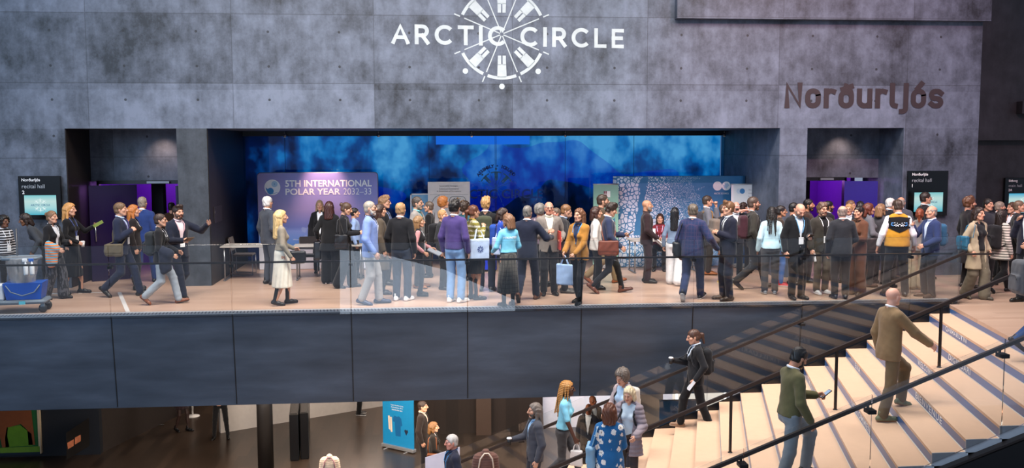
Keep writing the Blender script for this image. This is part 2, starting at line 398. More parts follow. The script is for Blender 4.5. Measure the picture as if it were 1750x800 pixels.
def hair_mesh(style, fem, h):
    def mk():
        longz = {'long': -.42, 'bob': -.17, 'braids': -.5, 'mid': -.26}.get(style, -.2)
        f = Field((-.17, -.24, longz-.03), (.17, .16, .22), h); w = .93 if fem else 1.0
        t = {'short': .010, 'crop': .004, 'fringe': .006, 'curly': .03, 'quiff': .014, 'bun': .010, 'pony': .010, 'tuft': .02}.get(style, .016)
        f.ell((0, -.014, .037), (.076*w+t, .096+t, .083+t), 0)
        if style in ('short', 'crop', 'quiff', 'fringe', 'tuft'): f.ell((0, -.04, -.03), (.068*w+t*.6, .064+t*.5, .062), .02)
        else: f.ell((0, -.035, -.02), (.074*w+t, .075+t, .075), .02)
        if style == 'quiff': f.cap((-.04, .06, .115), (.035, .05, .12), .03, .034, .03)
        if style == 'tuft': f.cap((-.03, .04, .11), (.05, .0, .115), .038, .036, .03)
        X, Y, Z = f.grid()
        if style == 'curly': f.ell((0, -.03, .05), (.105, .115, .105), .03)
        if style not in ('braids',): f.F += .0035*np.sin(X*130+3*np.sin(Y*30)+2*np.sin(Z*25))*(1 if style != 'crop' else .3)
        if style in ('curly', 'tuft'): f.F += .012*wob((X, Y, Z), 95, 3)
        # cut the face free
        face = np.minimum(np.minimum((Y*.78-Z*.62)-(.022 if style != 'quiff' else .03), .085-np.abs(X)*1.0), Z+.3)
        if style in ('long', 'bob', 'mid', 'braids', 'bun', 'pony', 'curly'):
            face = np.minimum((Y*.86-Z*.5)-(.03 if style not in ('bun', 'pony') else .024), (.064*w+.3*(Y-.03))-np.abs(X)) if style not in ('bun', 'pony') else (Y*.8-Z*.6)-.026
        f.F = np.maximum(f.F, face.astype(np.float32))
        if style in ('short', 'crop', 'quiff', 'fringe', 'tuft', 'bun', 'pony'):
            f.F = np.maximum(np.maximum(f.F, -(Z+.068+.0*Y)), np.minimum(-(Z+.03), Y+.012))
        if style == 'fringe': f.F = np.maximum(f.F, (Z-.048)-.25*np.maximum(0, -Y))
        if style in ('long', 'mid', 'bob'):
            L = {'long': -.36, 'mid': -.22, 'bob': -.13}[style]
            for sx in (-1, 1):
                f.cap((sx*.074*w, -.02, .03), (sx*.088, -.012, L*.72), .024, .026, .03)
                f.cap((sx*.05, -.075, .02), (sx*.055, -.10, L), .045, .036, .03)
            f.cap((0, -.085, .02), (0, -.112, L), .05, .04, .03); f.F += .003*np.sin(X*170+5*np.sin(Z*18))
        if style == 'pony':
            f.cap((0, -.105, .03), (0, -.15, .0), .022, .03, .015); f.cap((0, -.15, .0), (0, -.15, -.15), .032, .016, .02)
        if style == 'bun': f.ell((0, -.125, .055), (.042, .036, .04), .012)
        if style == 'braids':
            r = np.random.RandomState(2)
            for i in range(17):
                a = -2.55+5.1*i/16; a += r.normal()*.05; sx, cy = math.sin(a), -math.cos(a)
                if cy > .55: continue
                p = np.array((sx*.082, cy*.10-.012, .06)); q = np.array((sx*.098, cy*.118-.02, -.08)); e = np.array((sx*.10+r.normal()*.012, cy*.12-.03+r.normal()*.012, -.40+r.normal()*.05))
                f.cap(p, q, .012, .012, .002); f.cap(q, e, .012, .009, .002)
            f.F += (.0035*np.sin(Z*240)).astype(np.float32)
        return f.mesh()
    return cached(('hair', style, fem, h), mk)
def beard_mesh(h, big):
    def mk():
        f = Field((-.1, -.05, -.2), (.1, .14, .04), h); f.ell((0, .028, -.048), (.064, .066, .07+.02*big), .0); f.ell((0, .07, -.1-.02*big), (.034, .03, .03), .02)
        for sx in (-1, 1): f.cap((sx*.068, .004, -.005), (sx*.05, .045, -.075), .014, .02, .02)
        f.cap((-.03, .086, -.05), (.03, .086, -.05), .011, .011, .008)
        X, Y, Z = f.grid(); f.F = np.maximum(f.F, (Z+.042-.0*Y)*np.where(np.abs(X) < .055, 1, -1)+np.where(np.abs(X) < .055, 0, -.09))
        f.F = np.maximum(f.F, -(Y+.012)); f.cap((-.016, .1, -.061), (.016, .1, -.061), .008, .008, .003, sub=True); f.F += .0015*np.sin(X*300)*np.sin(Z*260)
        return f.mesh()
    return cached(('beard', h, big), mk)
def hand_mesh(kind, h):
    """Right hand: fingers towards +y, back of the hand +z, thumb at -x; the wrist at the origin."""
    def mk():
        f = Field((-.075, -.04, -.09), (.065, .21, .05), h)
        f.cap((0, -.03, 0), (0, .01, 0), .026, .025, .01, fl=.8)
        for x in (-.026, -.009, .009, .025): f.cap((x*.55, .01, 0), (x, .085, 0), .015, .0115, .012)
        f.cap((-.018, .02, -.006), (-.03, .055, -.008), .016, .014, .012)
        cu = {'relax': (22, 34, 26), 'grip': (62, 75, 50), 'open': (6, 8, 6), 'point': (60, 75, 55)}[kind]
        for i, (x, l) in enumerate(((-.0265, .072), (-.009, .08), (.009, .075), (.0255, .06))):
            p = np.array((x, .085, 0.)); a = 0; d0 = np.array((x*(2.2 if kind == 'open' else .8), 1, 0)); d0 /= np.linalg.norm(d0); cc = cu if not (kind == 'point' and i == 0) else (4, 6, 4)
            for j, (fr, r1, r2) in enumerate(((.45, .0098, .0092), (.32, .0092, .0085), (.23, .0085, .0072))):
                a += cc[j]; t = math.radians(a); q = p+l*fr*np.array((d0[0]*math.cos(t), d0[1]*math.cos(t), -math.sin(t))); f.cap(p, q, r1, r2, .0035); p = q
        p = np.array((-.03, .035, -.006))
        for q, r1, r2 in (((-.05, .07, -.018), .0125, .0108), ((-.052 if kind != 'grip' else -.036, .1, -.026 if kind != 'grip' else -.045), .0108, .0085)):
            f.cap(p, q, r1, r2, .006); p = np.array(q)
        return f.mesh()
    return cached(('hand', kind, h), mk)
def shoe_mesh(kind, h):
    """Ankle joint at (0,0,.08); returns upper and sole."""
    def mk():
        out = []
        for part in (0, 1):
            f = Field((-.075, -.12, -.02), (.075, .24, .40 if kind == 'boot' else .2), h); X, Y, Z = f.grid()
            def foot(g):
                f.cap((0, -.055, .035), (0, .06, .035), .036+g, .042+g, .0); f.cap((0, .06, .03), (.004, .15, .024), .043+g, .034+g, .02)
                f.cap((.004, .15, .024), (.004, .175, .02), .034+g, .026+g, .02)
            if part == 0:
                foot(0); f.cap((0, -.02, .05), (0, -.015, .115 if kind in ('sneaker', 'shoe') else (.36 if kind == 'boot' else .06)), .041, .046, .025)
                if kind == 'flat': f.cap((0, .0, .085), (0, .075, .075), .04, .03, .01, sub=True); f.cap((0, -.02, .1), (0, -.02, .2), .042, .05, .01, sub=True)
                f.F = np.maximum(f.F, (.018 if kind == 'sneaker' else .012)-Z)
                if kind in ('shoe', 'sneaker'): f.F += .0018*np.sin(Y*190)*(Z > .05)*(Y > .02)
            else:
                foot(.004 if kind == 'sneaker' else .002); f.F = np.maximum(np.maximum(f.F, -Z), Z-(.026 if kind == 'sneaker' else .016))
            out.append(f.mesh())
        return out
    return cached(('shoe', kind, h), mk)
def glasses_mesh():
    def mk():
        b = MB()
        for sx in (-1, 1):
            b.tube([(sx*.033+.023*math.cos(t), .101-.1*abs(.023*math.cos(t))*0, .008+.018*math.sin(t)) for t in np.linspace(0, 2*math.pi, 13)[:-1]], .0028, 5, close=True)
            b.tube([(sx*.056, .1, .012), (sx*.074, .07, .012), (sx*.08, .0, .008)], .0026, 5)
        b.tube([(-.011, .103, .012), (.011, .103, .012)], .0026, 5); return b
    return cached('glasses', mk)
def ik(S, W, a, b, pole):
    S = np.array(S, float); W = np.array(W, float); d = W-S; L = np.linalg.norm(d); m = (a+b)*.995
    if L > m: W = S+d*(m/L); d = W-S; L = m
    u = d/L; x = (a*a-b*b+L*L)/(2*L); hgt = math.sqrt(max(a*a-x*x, 1e-6)); p = np.array(pole, float); p = p-u*(p@u); p /= np.linalg.norm(p)+1e-9
    return S+u*x+p*hgt, W
HANDS = {'d': (.245, .03, .89), 'd2': (.26, -.04, .90), 'p': (.09, .30, 1.14), 'b': (.2, .25, 1.03), 'f': (.05, .24, 1.03), 'k': (.23, .06, .95), 'u': (.13, .26, 1.30), 'c': (.06, .19, 1.20),
         'fw': (.24, .3, .98), 'bk': (.25, -.22, .95), 'ph': (.11, .12, 1.56), 'ch': (.06, .15, 1.50), 'st': (.14, .12, 1.36), 'bg': (.27, .03, .93), 'mouth': (.03, .2, 1.53)}
STANCE = {'s': ((-.10, .0, 0, 0), (.10, .02, 0, 0)), 'w': ((-.085, .27, 0, -12), (.085, -.30, .085, 38)), 'w2': ((-.085, -.30, .085, 38), (.085, .27, 0, -12)),
          'h': ((-.09, .12, 0, 0), (.10, -.14, .02, 12)), 'h2': ((-.10, -.14, .02, 12), (.09, .12, 0, 0)), 'wide': ((-.17, .0, 0, 0), (.17, .03, 0, 0)),
          'sit': ((-.11, .42, 0, 0), (.11, .44, 0, 0)), 'x': ((-.02, .05, 0, 0), (.05, -.06, 0, 0))}
NPERS = [0]
class Person: pass
def person(label, x, y, z=0.0, H=1.75, face=0, top=('suit', '#20242e'), shirt='#e8eaee', tie=None, bot=('trousers', '#20242e'), shoes=('shoe', '#17130f'),
           hair=('short', '#2c2018'), skn='#c99a80', fem=False, L='d', R='d', hl='relax', hr='relax', stance='s', lean=0, hp=0, hy=0, roll=0, twist=0, girth=1.0, glasses=None, beard=None,
           lanyard=None, badge=True, res=.0145, sitz=None, group=None, collar=None, cat='person', hpL=None, writing=None, wcol='#ffffff'):
    NPERS[0] += 1; seed = NPERS[0]; P = Person(); s = H/1.75; fine = res < .012; hh = .0062 if fine else .008
    th = math.radians(180+face); Rz = rot('z', 180+face)
    st = STANCE[stance] if isinstance(stance, str) else stance
    hipz = .93
    for (fx, fy, fz, fp), sx in zip(st, (-1, 1)):
        rch = .838*.838-(fx-sx*.09)**2-fy**2; hipz = min(hipz, .085+fz+math.sqrt(max(rch, .05)))
    if sitz is not None: hipz = sitz/s+.07
    hip0 = np.array((0, 0, .96)); dz = hipz-.93
    Rt = rot('z', twist)@rot('y', roll)@rot('x', -lean); hipC = hip0+np.array((0, 0, dz)); fr = (Rt, hipC-Rt@hip0)
    T = lambda p: Rt@np.array(p, float)+fr[1]
    sw = .145 if fem else .167; g = girth
    SH = {-1: np.array((-sw, -.01, 1.405)), 1: np.array((sw, -.01, 1.405))}
    arms = {}
    for sx, spec in ((-1, L), (1, R)):
        if isinstance(spec, str): w = HANDS[spec]; w = np.array((sx*w[0], w[1], w[2])); wl = T(w)
        else: wl = T(np.array((sx*spec[0], spec[1], spec[2])))
        S = T(SH[sx]); pole = Rt@np.array((sx*.45, -.6, -.65)); arms[sx] = (S,)+ik(S, wl, .285, .255, pole)
    legs = {}
    for (fx, fy, fz, fp), sx in zip(st, (-1, 1)):
        hipj = np.array((sx*.092, 0, hipz)); A = np.array((fx, fy, .085+fz)); legs[sx] = (hipj,)+ik(hipj, A, .425, .415, (0.12*sx, 1, .15 if sitz is None else 1.4))+((fx, fy, fz, fp),)
    P.arms = arms; P.fr = fr; P.s = s
    # head placement
    nb = T((0, -.012, 1.495)); Rh = Rt@rot('z', -hy)@rot('x', -hp+lean*.6); hc = nb+Rh@np.array((0, .018, .137)); P.hc, P.Rh = hc, Rh
    root_loc = (x, y, z)
    allp = [hc]+[q for a in arms.values() for q in a]+[q for l in legs.values() for q in l[:3]]+[T((0, 0, 1.4)), T((0, 0, .9))]
    lo = np.min(allp, 0)-.26; hi = np.max(allp, 0)+.26; lo[2] = -.05
    # ---- body (skin): trunk, limbs, neck, head and hands
    bare = top[0] in ('tee', 'dress_short', 'shirt_short'); legbare = bot[0] in ('skirt', 'shorts')
    f = Field(lo, hi, .014 if (bare or legbare) else .024)
    f.cap((0, 0, .96), (0, 0, 1.3), .115, .125, .02, fr, .62); f.cap((-.1, -.01, 1.4), (.1, -.01, 1.4), .045, .045, .03, fr)
    f.cap(T((0, -.02, 1.4)), hc+Rh@np.array((0, -.03, -.09)), .05, .048 if not fem else .042, .03)
    for sx in (-1, 1):
        S, E, W = arms[sx]; f.cap(S, E, .044, .036, .02); f.cap(E, W, .036, .025, .015)
        h_, k_, a_, _ = legs[sx]; f.cap(h_, k_, .075, .048, .02); f.cap(k_, a_, .048, .032, .015); f.cap((k_*.6+a_*.4)+np.array((0, -.012, 0)), k_*.4+a_*.6, .046, .04, .02)
    V, Q = f.mesh(); Vs = [V]; Qs = [Q]; Ms = [np.zeros(len(Q), int)]; n0 = len(V)
    def addp(V2, Q2, m2=None):
        nonlocal n0
        Vs.append(V2); Qs.append(Q2+n0); Ms.append(np.zeros(len(Q2), int) if m2 is None else m2); n0 += len(V2)
    hv, hq, hm = head_mesh(fem, hh); wid = 1+.05*math.sin(seed*2.3); hs = np.array((wid, 1+.03*math.sin(seed*1.7), 1.0))
    addp(hc+(hv*hs)@Rh.T, hq, hm)
    P.hand = {}
    for sx, kind in ((-1, hl), (1, hr)):
        if kind is None: continue
        S, E, W = arms[sx]; v, q = hand_mesh(kind, .0055 if fine else .0065); Yd = (W-E)/np.linalg.norm(W-E)
        out = Rt@np.array((sx*1.0, .15, .25)); out = out-Yd*(out@Yd); out /= np.linalg.norm(out); Xd = np.cross(Yd, out)
        Rm = np.stack([Xd, Yd, out], 1)
        if sx == -1: v = v*np.array((-1, 1, 1)); q = q[:, ::-1]
        addp(W+v@Rm.T*(.92 if fem else 1.0), q); P.hand[sx] = (W, Rm, W+Rm@np.array((0, .085, -.035)))
    V = np.concatenate(Vs)*s; Q = np.concatenate(Qs)
    hcx = hair[1] if hair else '#6b5a4c'
    me = np_mesh('person', V, Q, np.concatenate(Ms))
    lip = lin(skn); lipm = skin('#%02x%02x%02x' % tuple(int(int(skn[i:i+2], 16)*q) for i, q in ((1, .86), (3, .66), (5, .66))))
    root = add_obj('person', me, [skin(skn), lipm, plain('#b3a69c', .4, key='eye'), plain('#1c1612', .2, key='iris'), hairm(hcx)])
    root.location = root_loc; root.rotation_euler = (0, 0, th); tag(root, label, cat, group); P.root = root; P.x, P.y, P.z, P.th = x, y, z, th
    def child(name, V, Q, mat): return add_obj(name, np_mesh(name, np.asarray(V)*s, Q), mat, root)
    # ---- hair, glasses, beard
    if hair and hair[0] != 'bald':
        v, q = hair_mesh(hair[0], fem, hh); child('hair', hc+(v*hs)@Rh.T, q, hairm(hair[1]))
    if beard:
        v, q = beard_mesh(hh, 0 if len(beard) < 8 else 1); child('beard', hc+(v*hs)@Rh.T, q, hairm(beard[:7]))
    if glasses:
        b = glasses_mesh(); m = MB(); m.v = [tuple((hc+Rh@(np.array(p)*hs))*s) for p in b.v]; m.f = b.f; m.mi = b.mi; m.sm = b.sm
        m.build('glasses', plain(glasses, .3, key='frame'), root, recalc=False)
    # ---- legs wear
    mt = fabric(bot[1], bot[2] if len(bot) > 2 else 'plain', bot[3] if len(bot) > 3 else None); bk = bot[0]
    lo2 = lo.copy(); hi2 = hi.copy(); hi2[2] = T((0, 0, 1.12))[2]+.05
    if bk in ('trousers', 'slim', 'wide', 'shorts'):
        f = Field(lo2, hi2, res); rr = {'trousers': (.094, .074, .066), 'slim': (.086, .062, .048), 'wide': (.1, .098, .108), 'shorts': (.1, .085, .08)}[bk]
        pw = .150*g if not fem else .155*g
        f.cap((0, -.005, .95+dz), (0, 0, 1.02+dz), pw, .142*g if not fem else .125*g, .02, None, .72)
        for sx in (-1, 1):
            h_, k_, a_, _ = legs[sx]; f.cap(h_, k_, rr[0]*(.6+.4*g), rr[1], .02)
            f.cap((sx*.062, -.045, hipz-.03), (sx*.062, -.042, hipz+.04), .07*(.5+.5*g), .066*(.5+.5*g), .03)
            if bk != 'shorts':
                e = a_+(k_-a_)*.02; f.cap(k_, e, rr[1], rr[2], .02)
        X, Y, Z = f.grid(); f.F += (.0045*wob((X, Y, Z*1.6), 40, seed)).astype(np.float32)
        v, q = f.mesh(); child('trousers' if bk != 'shorts' else 'shorts', v, q, mt)
    else:
        hem = bot[4] if len(bot) > 4 else .36; f = Field(lo2, hi2, res)
        f.cap((0, 0, 1.06+dz), (0, 0, .96+dz), .125*g, .16*g, .02, None, .75); mid = (legs[-1][2]+legs[1][2])/2
        f.cap((0, 0, .96+dz), (mid[0]*.6, mid[1]*.6, hem), .155*g, .215*g, .03, None, .85)
        X, Y, Z = f.grid(); f.F += ((.010*np.clip((1.0-Z)/.5, 0, 1))*np.sin(np.arctan2(Y, X)*13+2*np.sin(Z*5))).astype(np.float32); f.F = np.maximum(f.F, (hem-Z).astype(np.float32))
        v, q = f.mesh(); child('skirt', v, q, mt)
    # ---- shoes
    if shoes:
        (v0, q0), (v1, q1) = shoe_mesh(shoes[0], .009 if not fine else .007)
        for sx in (-1, 1):
            A = legs[sx][2]; fx, fy, fz, fp = legs[sx][3]; Rf = rot('z', -sx*9)@rot('x', -fp)
            pv = np.array((0, 0, .08)) ; tv = lambda v: A+(v*np.array((sx*(.9 if fem else 1), .92 if fem else 1.05, 1))-pv)@Rf.T
            qa, qb = (q0, q1) if sx == 1 else (q0[:, ::-1], q1[:, ::-1])
            sh = child('shoe', tv(v0), qa, plain(shoes[1], .45, key='leather'))
            so = add_obj('sole', np_mesh('sole', tv(v1)*s, qb), plain(shoes[2] if len(shoes) > 2 else '#15120f', .6, key='rubber'), sh)
    # ---- upper wear
    tk, tc = top[0], top[1]; tm = fabric(tc, top[2] if len(top) > 2 and top[2] else 'plain', top[3] if len(top) > 3 else None)
    def trunk(f, e, hem, sleeve, flare=0.0, slr=1.0):
        if fem:
            prof = ((hem-.06, .168*g+flare), (.97, .16*g), (1.09, .128*g), (1.29, .142*g))
        else:
            prof = ((hem-.06, .163*g+flare), (.97, .156*g), (1.10, .148*g), (1.30, .160))
        if hem > .99: prof = tuple(p for p in prof if p[0] > hem-.12)
        for (z0, r0), (z1, r1) in zip(prof[:-1], prof[1:]): f.cap((0, 0, z0), (0, 0, z1), r0+e, r1+e, .035, fr, .70)
        if hem < 1.0:
            for sx in (-1, 1): f.cap((sx*.062, -.042, max(.90, hem)), (sx*.06, -.035, 1.0), .07*g+e*.8, .06*g+e*.8, .04, fr)
        if fem: f.ell((-.065, .075, 1.27), (.06, .05+e, .06), .03, fr); f.ell((.065, .075, 1.27), (.06, .05+e, .06), .03, fr)
        f.cap((-sw*.68, -.012, 1.375), (sw*.68, -.012, 1.375), .06+e, .06+e, .05, fr)
        for sx in (-1, 1):
            f.cap((sx*sw*.85, -.012, 1.408), (sx*.04, -.02, 1.478), .034+e, .03+e, .05, fr)
            S, E, W = arms[sx]
            if sleeve > 0:
                f.cap(S, E if sleeve >= .5 else S+(E-S)*sleeve*2, (.051 if not fem else .044)*slr+e*.7, (.047 if not fem else .041)*slr+e*.6, .03)
                if sleeve > .5: f.cap(E, E+(W-E)*min(1.0, (sleeve-.5)*2*.97), (.047 if not fem else .041)*slr+e*.6, (.037 if not fem else .033)*slr+e*.5, .02)
    def finish(f, hem, name, mat, amp=.006, neck=1.51, cuthem=True):
        X, Y, Z = f.grid(fr); f.F += (amp*wob((X, Y, Z), 34, seed+5)).astype(np.float32)
        if cuthem: # hem plane near the trunk only (sleeves may hang below it)
            d = hem-Z; near = (np.abs(X) < .27*max(1, g)) & (np.abs(X) < 2)
            f.F = np.where((d > 0) & keepmask(f), np.maximum(f.F, d), f.F).astype(np.float32)
        if neck: f.F = np.maximum(f.F, (Z-neck)-.35*np.maximum(0, -Y)).astype(np.float32)
        v, q = f.mesh(); return child(name, v, q, mat)
    def keepmask(f):            # cells not inside a sleeve
        m = np.ones(f.F.shape, bool)
        for sx in (-1, 1):
            S, E, W = arms[sx]; X, Y, Z = f.grid(); d = W-E; t = np.clip(((X-E[0])*d[0]+(Y-E[1])*d[1]+(Z-E[2])*d[2])/(d@d), 0, 1)
            m &= ((X-E[0]-t*d[0])**2+(Y-E[1]-t*d[1])**2+(Z-E[2]-t*d[2])**2) > .058**2
        return m
    hi3 = hi.copy()
    opens = tk in ('suit', 'coat', 'opencoat', 'cardigan', 'puffer')
    lo3 = lo.copy(); hem = {'suit': .82, 'coat': .5, 'opencoat': .62, 'cardigan': .85, 'sweater': .93, 'tee': .93, 'shirt': .95, 'vest': .92, 'puffer': .78, 'dress': .9, 'crop': 1.0, 'tucked': 1.03, 'shirt_short': 1.0}[tk]
    if hpL is not None: hem = hpL
    lo3[2] = max(lo[2], min(hem-.12+min(dz, 0), min(arms[-1][2][2], arms[1][2][2])-.1)) if lean < 30 else lo[2]
    fU = Field(lo3, hi3, res)
    if opens:
        sp = Field(lo3, hi3, res); trunk(sp, .004, .95, 0); finish(sp, .95, 'shirt', fabric(shirt), .002, 1.525)
        trunk(fU, .024 if tk != 'puffer' else .032, hem, 1.0, .012 if tk in ('suit', 'cardigan') else (.035 if tk == 'puffer' else .06), 1.08 if tk != 'puffer' else 1.18)
        X, Y, Z = fU.grid(fr)
        if tk == 'puffer': fU.F -= (.014*np.abs(np.sin(Z*math.pi/.07))**.6-.006).astype(np.float32)
        if tk != 'coat' or True:
            zb = {'suit': 1.06, 'cardigan': .9, 'opencoat': .5, 'puffer': .5, 'coat': 1.22}[tk]; wtop = {'suit': .075, 'cardigan': .07, 'opencoat': .085, 'puffer': .09, 'coat': .06}[tk]
            hw = wtop*np.clip((Z-zb)/(1.46-zb), 0, 1.15)+(.03 if tk in ('opencoat', 'puffer') else 0)
            wedge = np.maximum(np.maximum(np.abs(X)-hw, .015-Y), zb-Z)
            lap = (np.abs(X) < hw+.055) & (Y > .02) & (Z > zb+.02) & (Z < 1.45)
            if tk in ('suit', 'coat'): fU.F = fU.F-np.where(lap, .009*np.clip((Z-zb)/.2, 0, 1), 0).astype(np.float32)
            fU.F = np.maximum(fU.F, -wedge).astype(np.float32)
            if tk == 'suit':  # fronts cut away below the button
                cut = np.maximum(np.maximum(np.abs(X)-.30*np.clip(.98-Z, 0, 1), .02-Y), Z-.98); fU.F = np.maximum(fU.F, -cut).astype(np.float32)
        finish(fU, hem, {'suit': 'jacket', 'coat': 'coat', 'opencoat': 'coat', 'cardigan': 'cardigan', 'puffer': 'padded_coat'}[tk], tm, .005 if tk != 'puffer' else .003, 1.505)
        if collar or tk == 'suit':   # shirt collar ring
            b = MB(); b.tube([tuple(T((.062*math.cos(t), -.012+.066*math.sin(t), 1.503-.018*math.sin(t)))*s) for t in np.linspace(0, 2*math.pi, 15)[:-1]], .016*s, 6, close=True); b.build('collar', fabric(shirt), root, recalc=False)
    else:
        e = {'sweater': .016, 'tee': .008, 'shirt': .012, 'vest': .02, 'dress': .01, 'crop': .012, 'tucked': .012, 'shirt_short': .012}[tk]
        trunk(fU, e, hem, {'tee': .4, 'vest': 0, 'shirt_short': .42}.get(tk, 1.0), 0.005, 1.0 if tk != 'sweater' else 1.08)
        finish(fU, hem, {'sweater': 'sweater', 'tee': 't_shirt', 'shirt': 'shirt', 'vest': 'vest', 'dress': 'dress_top', 'crop': 'top', 'tucked': 'blouse', 'shirt_short': 'shirt'}[tk], tm, .004, 1.5)
        if tk == 'vest': # shirt sleeves under it
            sp = Field(lo3, hi3, res); trunk(sp, .006, .97, .92, 0, 1.12); finish(sp, .97, 'shirt', fabric(shirt), .003, 1.53)
        if collar:
            b = MB(); b.tube([tuple(T((.062*math.cos(t), -.012+.066*math.sin(t), 1.5-.018*math.sin(t)))*s) for t in np.linspace(0, 2*math.pi, 15)[:-1]], .015*s, 6, close=True); b.build('collar', fabric(collar), root, recalc=False)
    P.top = fU
    def surf(px, pz, back=False, off=.006, yy=None):     # a point on the clothes' surface, in the trunk's frame
        ys = np.linspace(.36, -.1, 150) if not back else np.linspace(-.36, .1, 150)
        pts = np.array([T((px, q, pz)) for q in ys]); vv = fU.val(pts); i = int(np.argmax(vv < 0)) if (vv < 0).any() else 100
        return T((px, ys[i]+(off if not back else -off), pz))
    P.surf = surf; P.T = T
    if tie:
        b = MB(); zs = np.linspace(1.47, 1.07, 7); wd_ = [.014, .018, .022, .025, .028, .03, .012]
        sf = sp if opens else fU
        def sy(pz):
            ys = np.linspace(.3, -.05, 60); vv = sf.val(np.array([T((0, q, pz)) for q in ys])); i = int(np.argmax(vv < 0)) if (vv < 0).any() else 30; return ys[i]+.012
        L_ = [T((-w_, sy(q), q))*s for q, w_ in zip(zs, wd_)]; R_ = [T((w_, sy(q), q))*s for q, w_ in zip(zs, wd_)]; M_ = [T((0, sy(q)+.008, q))*s for q in zs]
        n = len(zs); b._add(L_+M_+R_, [(i, n+i, n+i+1, i+1) for i in range(n-1)]+[(n+i, 2*n+i, 2*n+i+1, n+i+1) for i in range(n-1)], True); b.build('necktie', fabric(tie), root, recalc=False)
    if lanyard:
        b = MB(); pts = []
        for sx in (-1, 1):
            pl = [T((sx*.055, -.06, 1.515)), T((sx*.075, .0, 1.5)), surf(sx*.072, 1.42), surf(sx*.055, 1.33), surf(sx*.03, 1.22), surf(sx*.006, 1.12)]
            b.tube([tuple(p*s) for p in pl], .009*s, 4, sq=.5)
        b.tube([tuple(T((-.055, -.06, 1.515))*s), tuple(T((0, -.085, 1.515))*s), tuple(T((.055, -.06, 1.515))*s)], .009*s, 4)
        b.build('lanyard', fabric(lanyard), root, recalc=False)
        if badge:
            c = surf(0, 1.07, off=.014); m = MB(); X_ = Rt@np.array((1., 0, 0)); Z_ = Rt@np.array((0, 0, 1.)); Y_ = Rt@np.array((0, 1., 0))
            q = [c+X_*a*.045+Z_*bz*.062 for a, bz in ((-1, -1), (1, -1), (1, 1), (-1, 1))]
            m.hexa([tuple((p-Y_*.004)*s) for p in q], [tuple((p+Y_*.004)*s) for p in q]); bd = m.build('badge', plain('#e9ecef', .35, key='card'), root)
    if writing:
        w_ = .29*s
        tx = text('lettering', writing, tuple(T((-.145, -.5, 1.30))*s), tuple(Rt@np.array((1., 0, 0))), tuple(Rt@np.array((0, 0, 1.))), width=w_, mat=fabric(wcol), parent=root, bold=.02)
        co = np.array([v.co[:] for v in tx.data.vertices])/s; loc = (co-fr[1])@Rt
        out = np.array([surf(p[0], p[2], True, .010) for p in loc])*s; tx.data.vertices.foreach_set('co', out.astype(np.float32).ravel()); tx.data.update()
    return P
def to_world(P, p):           # person-frame point (1.75 m scale) to the world
    q = rot('z', math.degrees(P.th))@(np.array(p, float)*P.s); return np.array((P.x, P.y, P.z))+q
# ------------------------------------------------------------------ the setting
YW, SOF, ZL = 3.485, 3.207, -4.8
XW = dict(nl0=-1.869, nl1=.30, r0=.899, r1=12.813, nr0=13.416, nr1=15.559, end=17.24)
XJ = at(147, 80, 1, YW)[0]
def concrete(name, dark, light, joints=True, rough=.55):
    s = NT(name); co = s.coord(); x, y, z = s.sep(co)
    big = s.noise(.9, 7, co, .65); mid = s.noise(3.2, 6, s.mapping((1.2, 1, .85), co), .6); fine = s.noise(26, 5, co, .7); streak = s.noise(2.2, 5, s.mapping((3.5, 1, .3), co), .6)
    v = s.math('ADD', s.math('ADD', s.math('MULTIPLY', big, 1.0), s.math('MULTIPLY', mid, .62)), s.math('ADD', s.math('MULTIPLY', fine, .22), s.math('MULTIPLY', streak, .24)))
    if joints:
        cx = s.math('FLOOR', s.math('DIVIDE', s.math('SUBTRACT', x, XJ), 2.83)); wn = s.n('TexWhiteNoise', noise_dimensions='2D')
        zc = s.math('ADD', s.math('GREATER_THAN', z, 4.11), s.math('GREATER_THAN', z, 5.49)); cv = s.n('CombineXYZ', i_0=cx, i_1=zc); s.set(wn.inputs['Vector'], cv)
        v = s.math('ADD', v, s.math('MULTIPLY', s.math('SUBTRACT', wn.outputs[0], .5), .22))
        v = s.math('ADD', v, s.math('MULTIPLY', s.math('MULTIPLY', s.math('LESS_THAN', z, 3.98), s.math('GREATER_THAN', z, 3.2)), .07))
    col = s.ramp(s.math('SUBTRACT', v, .54), [(.24, lin(dark)), (.50, tuple((a*.55+b*.45) for a, b in zip(lin(dark), lin(light)))), (.80, lin(light))])
    h = s.math('MULTIPLY', v, .5)
    if joints:
        def near(val, w): return s.math('LESS_THAN', s.math('ABSOLUTE', val), w)
        fx = s.math('MULTIPLY', s.math('SUBTRACT', s.math('FRACT', s.math('ADD', s.math('DIVIDE', s.math('SUBTRACT', x, XJ), 2.83), .5)), .5), 2.83)
        j = near(fx, .009)
        for zz in (2.62, 4.11, 5.49, 6.9): j = s.math('MAXIMUM', j, near(s.math('SUBTRACT', z, zz), .010))
        hx = s.math('MULTIPLY', s.math('SUBTRACT', s.math('FRACT', s.math('ADD', s.math('DIVIDE', s.math('SUBTRACT', x, XJ+.72), 1.415), .5)), .5), 1.415)
        hole = None
        for zz in (1.3, 2.2, 3.06, 3.78, 4.45, 5.14, 6.1):
            d = s.math('SQRT', s.math('ADD', s.math('POWER', hx, 2.0), s.math('POWER', s.math('SUBTRACT', z, zz), 2.0)))
            q = s.math('LESS_THAN', d, .026); hole = q if hole is None else s.math('MAXIMUM', hole, q)
        col = s.mix(s.math('MULTIPLY', j, .38), col, lin('#15161a')); col = s.mix(s.math('MULTIPLY', hole, .85), col, lin('#101114'))
        h = s.math('SUBTRACT', h, s.math('MAXIMUM', j, hole))
    s.set(s.b.inputs['Base Color'], col); s.b.inputs['Roughness'].default_value = rough; s.bump(h, .35, .01); return s.m
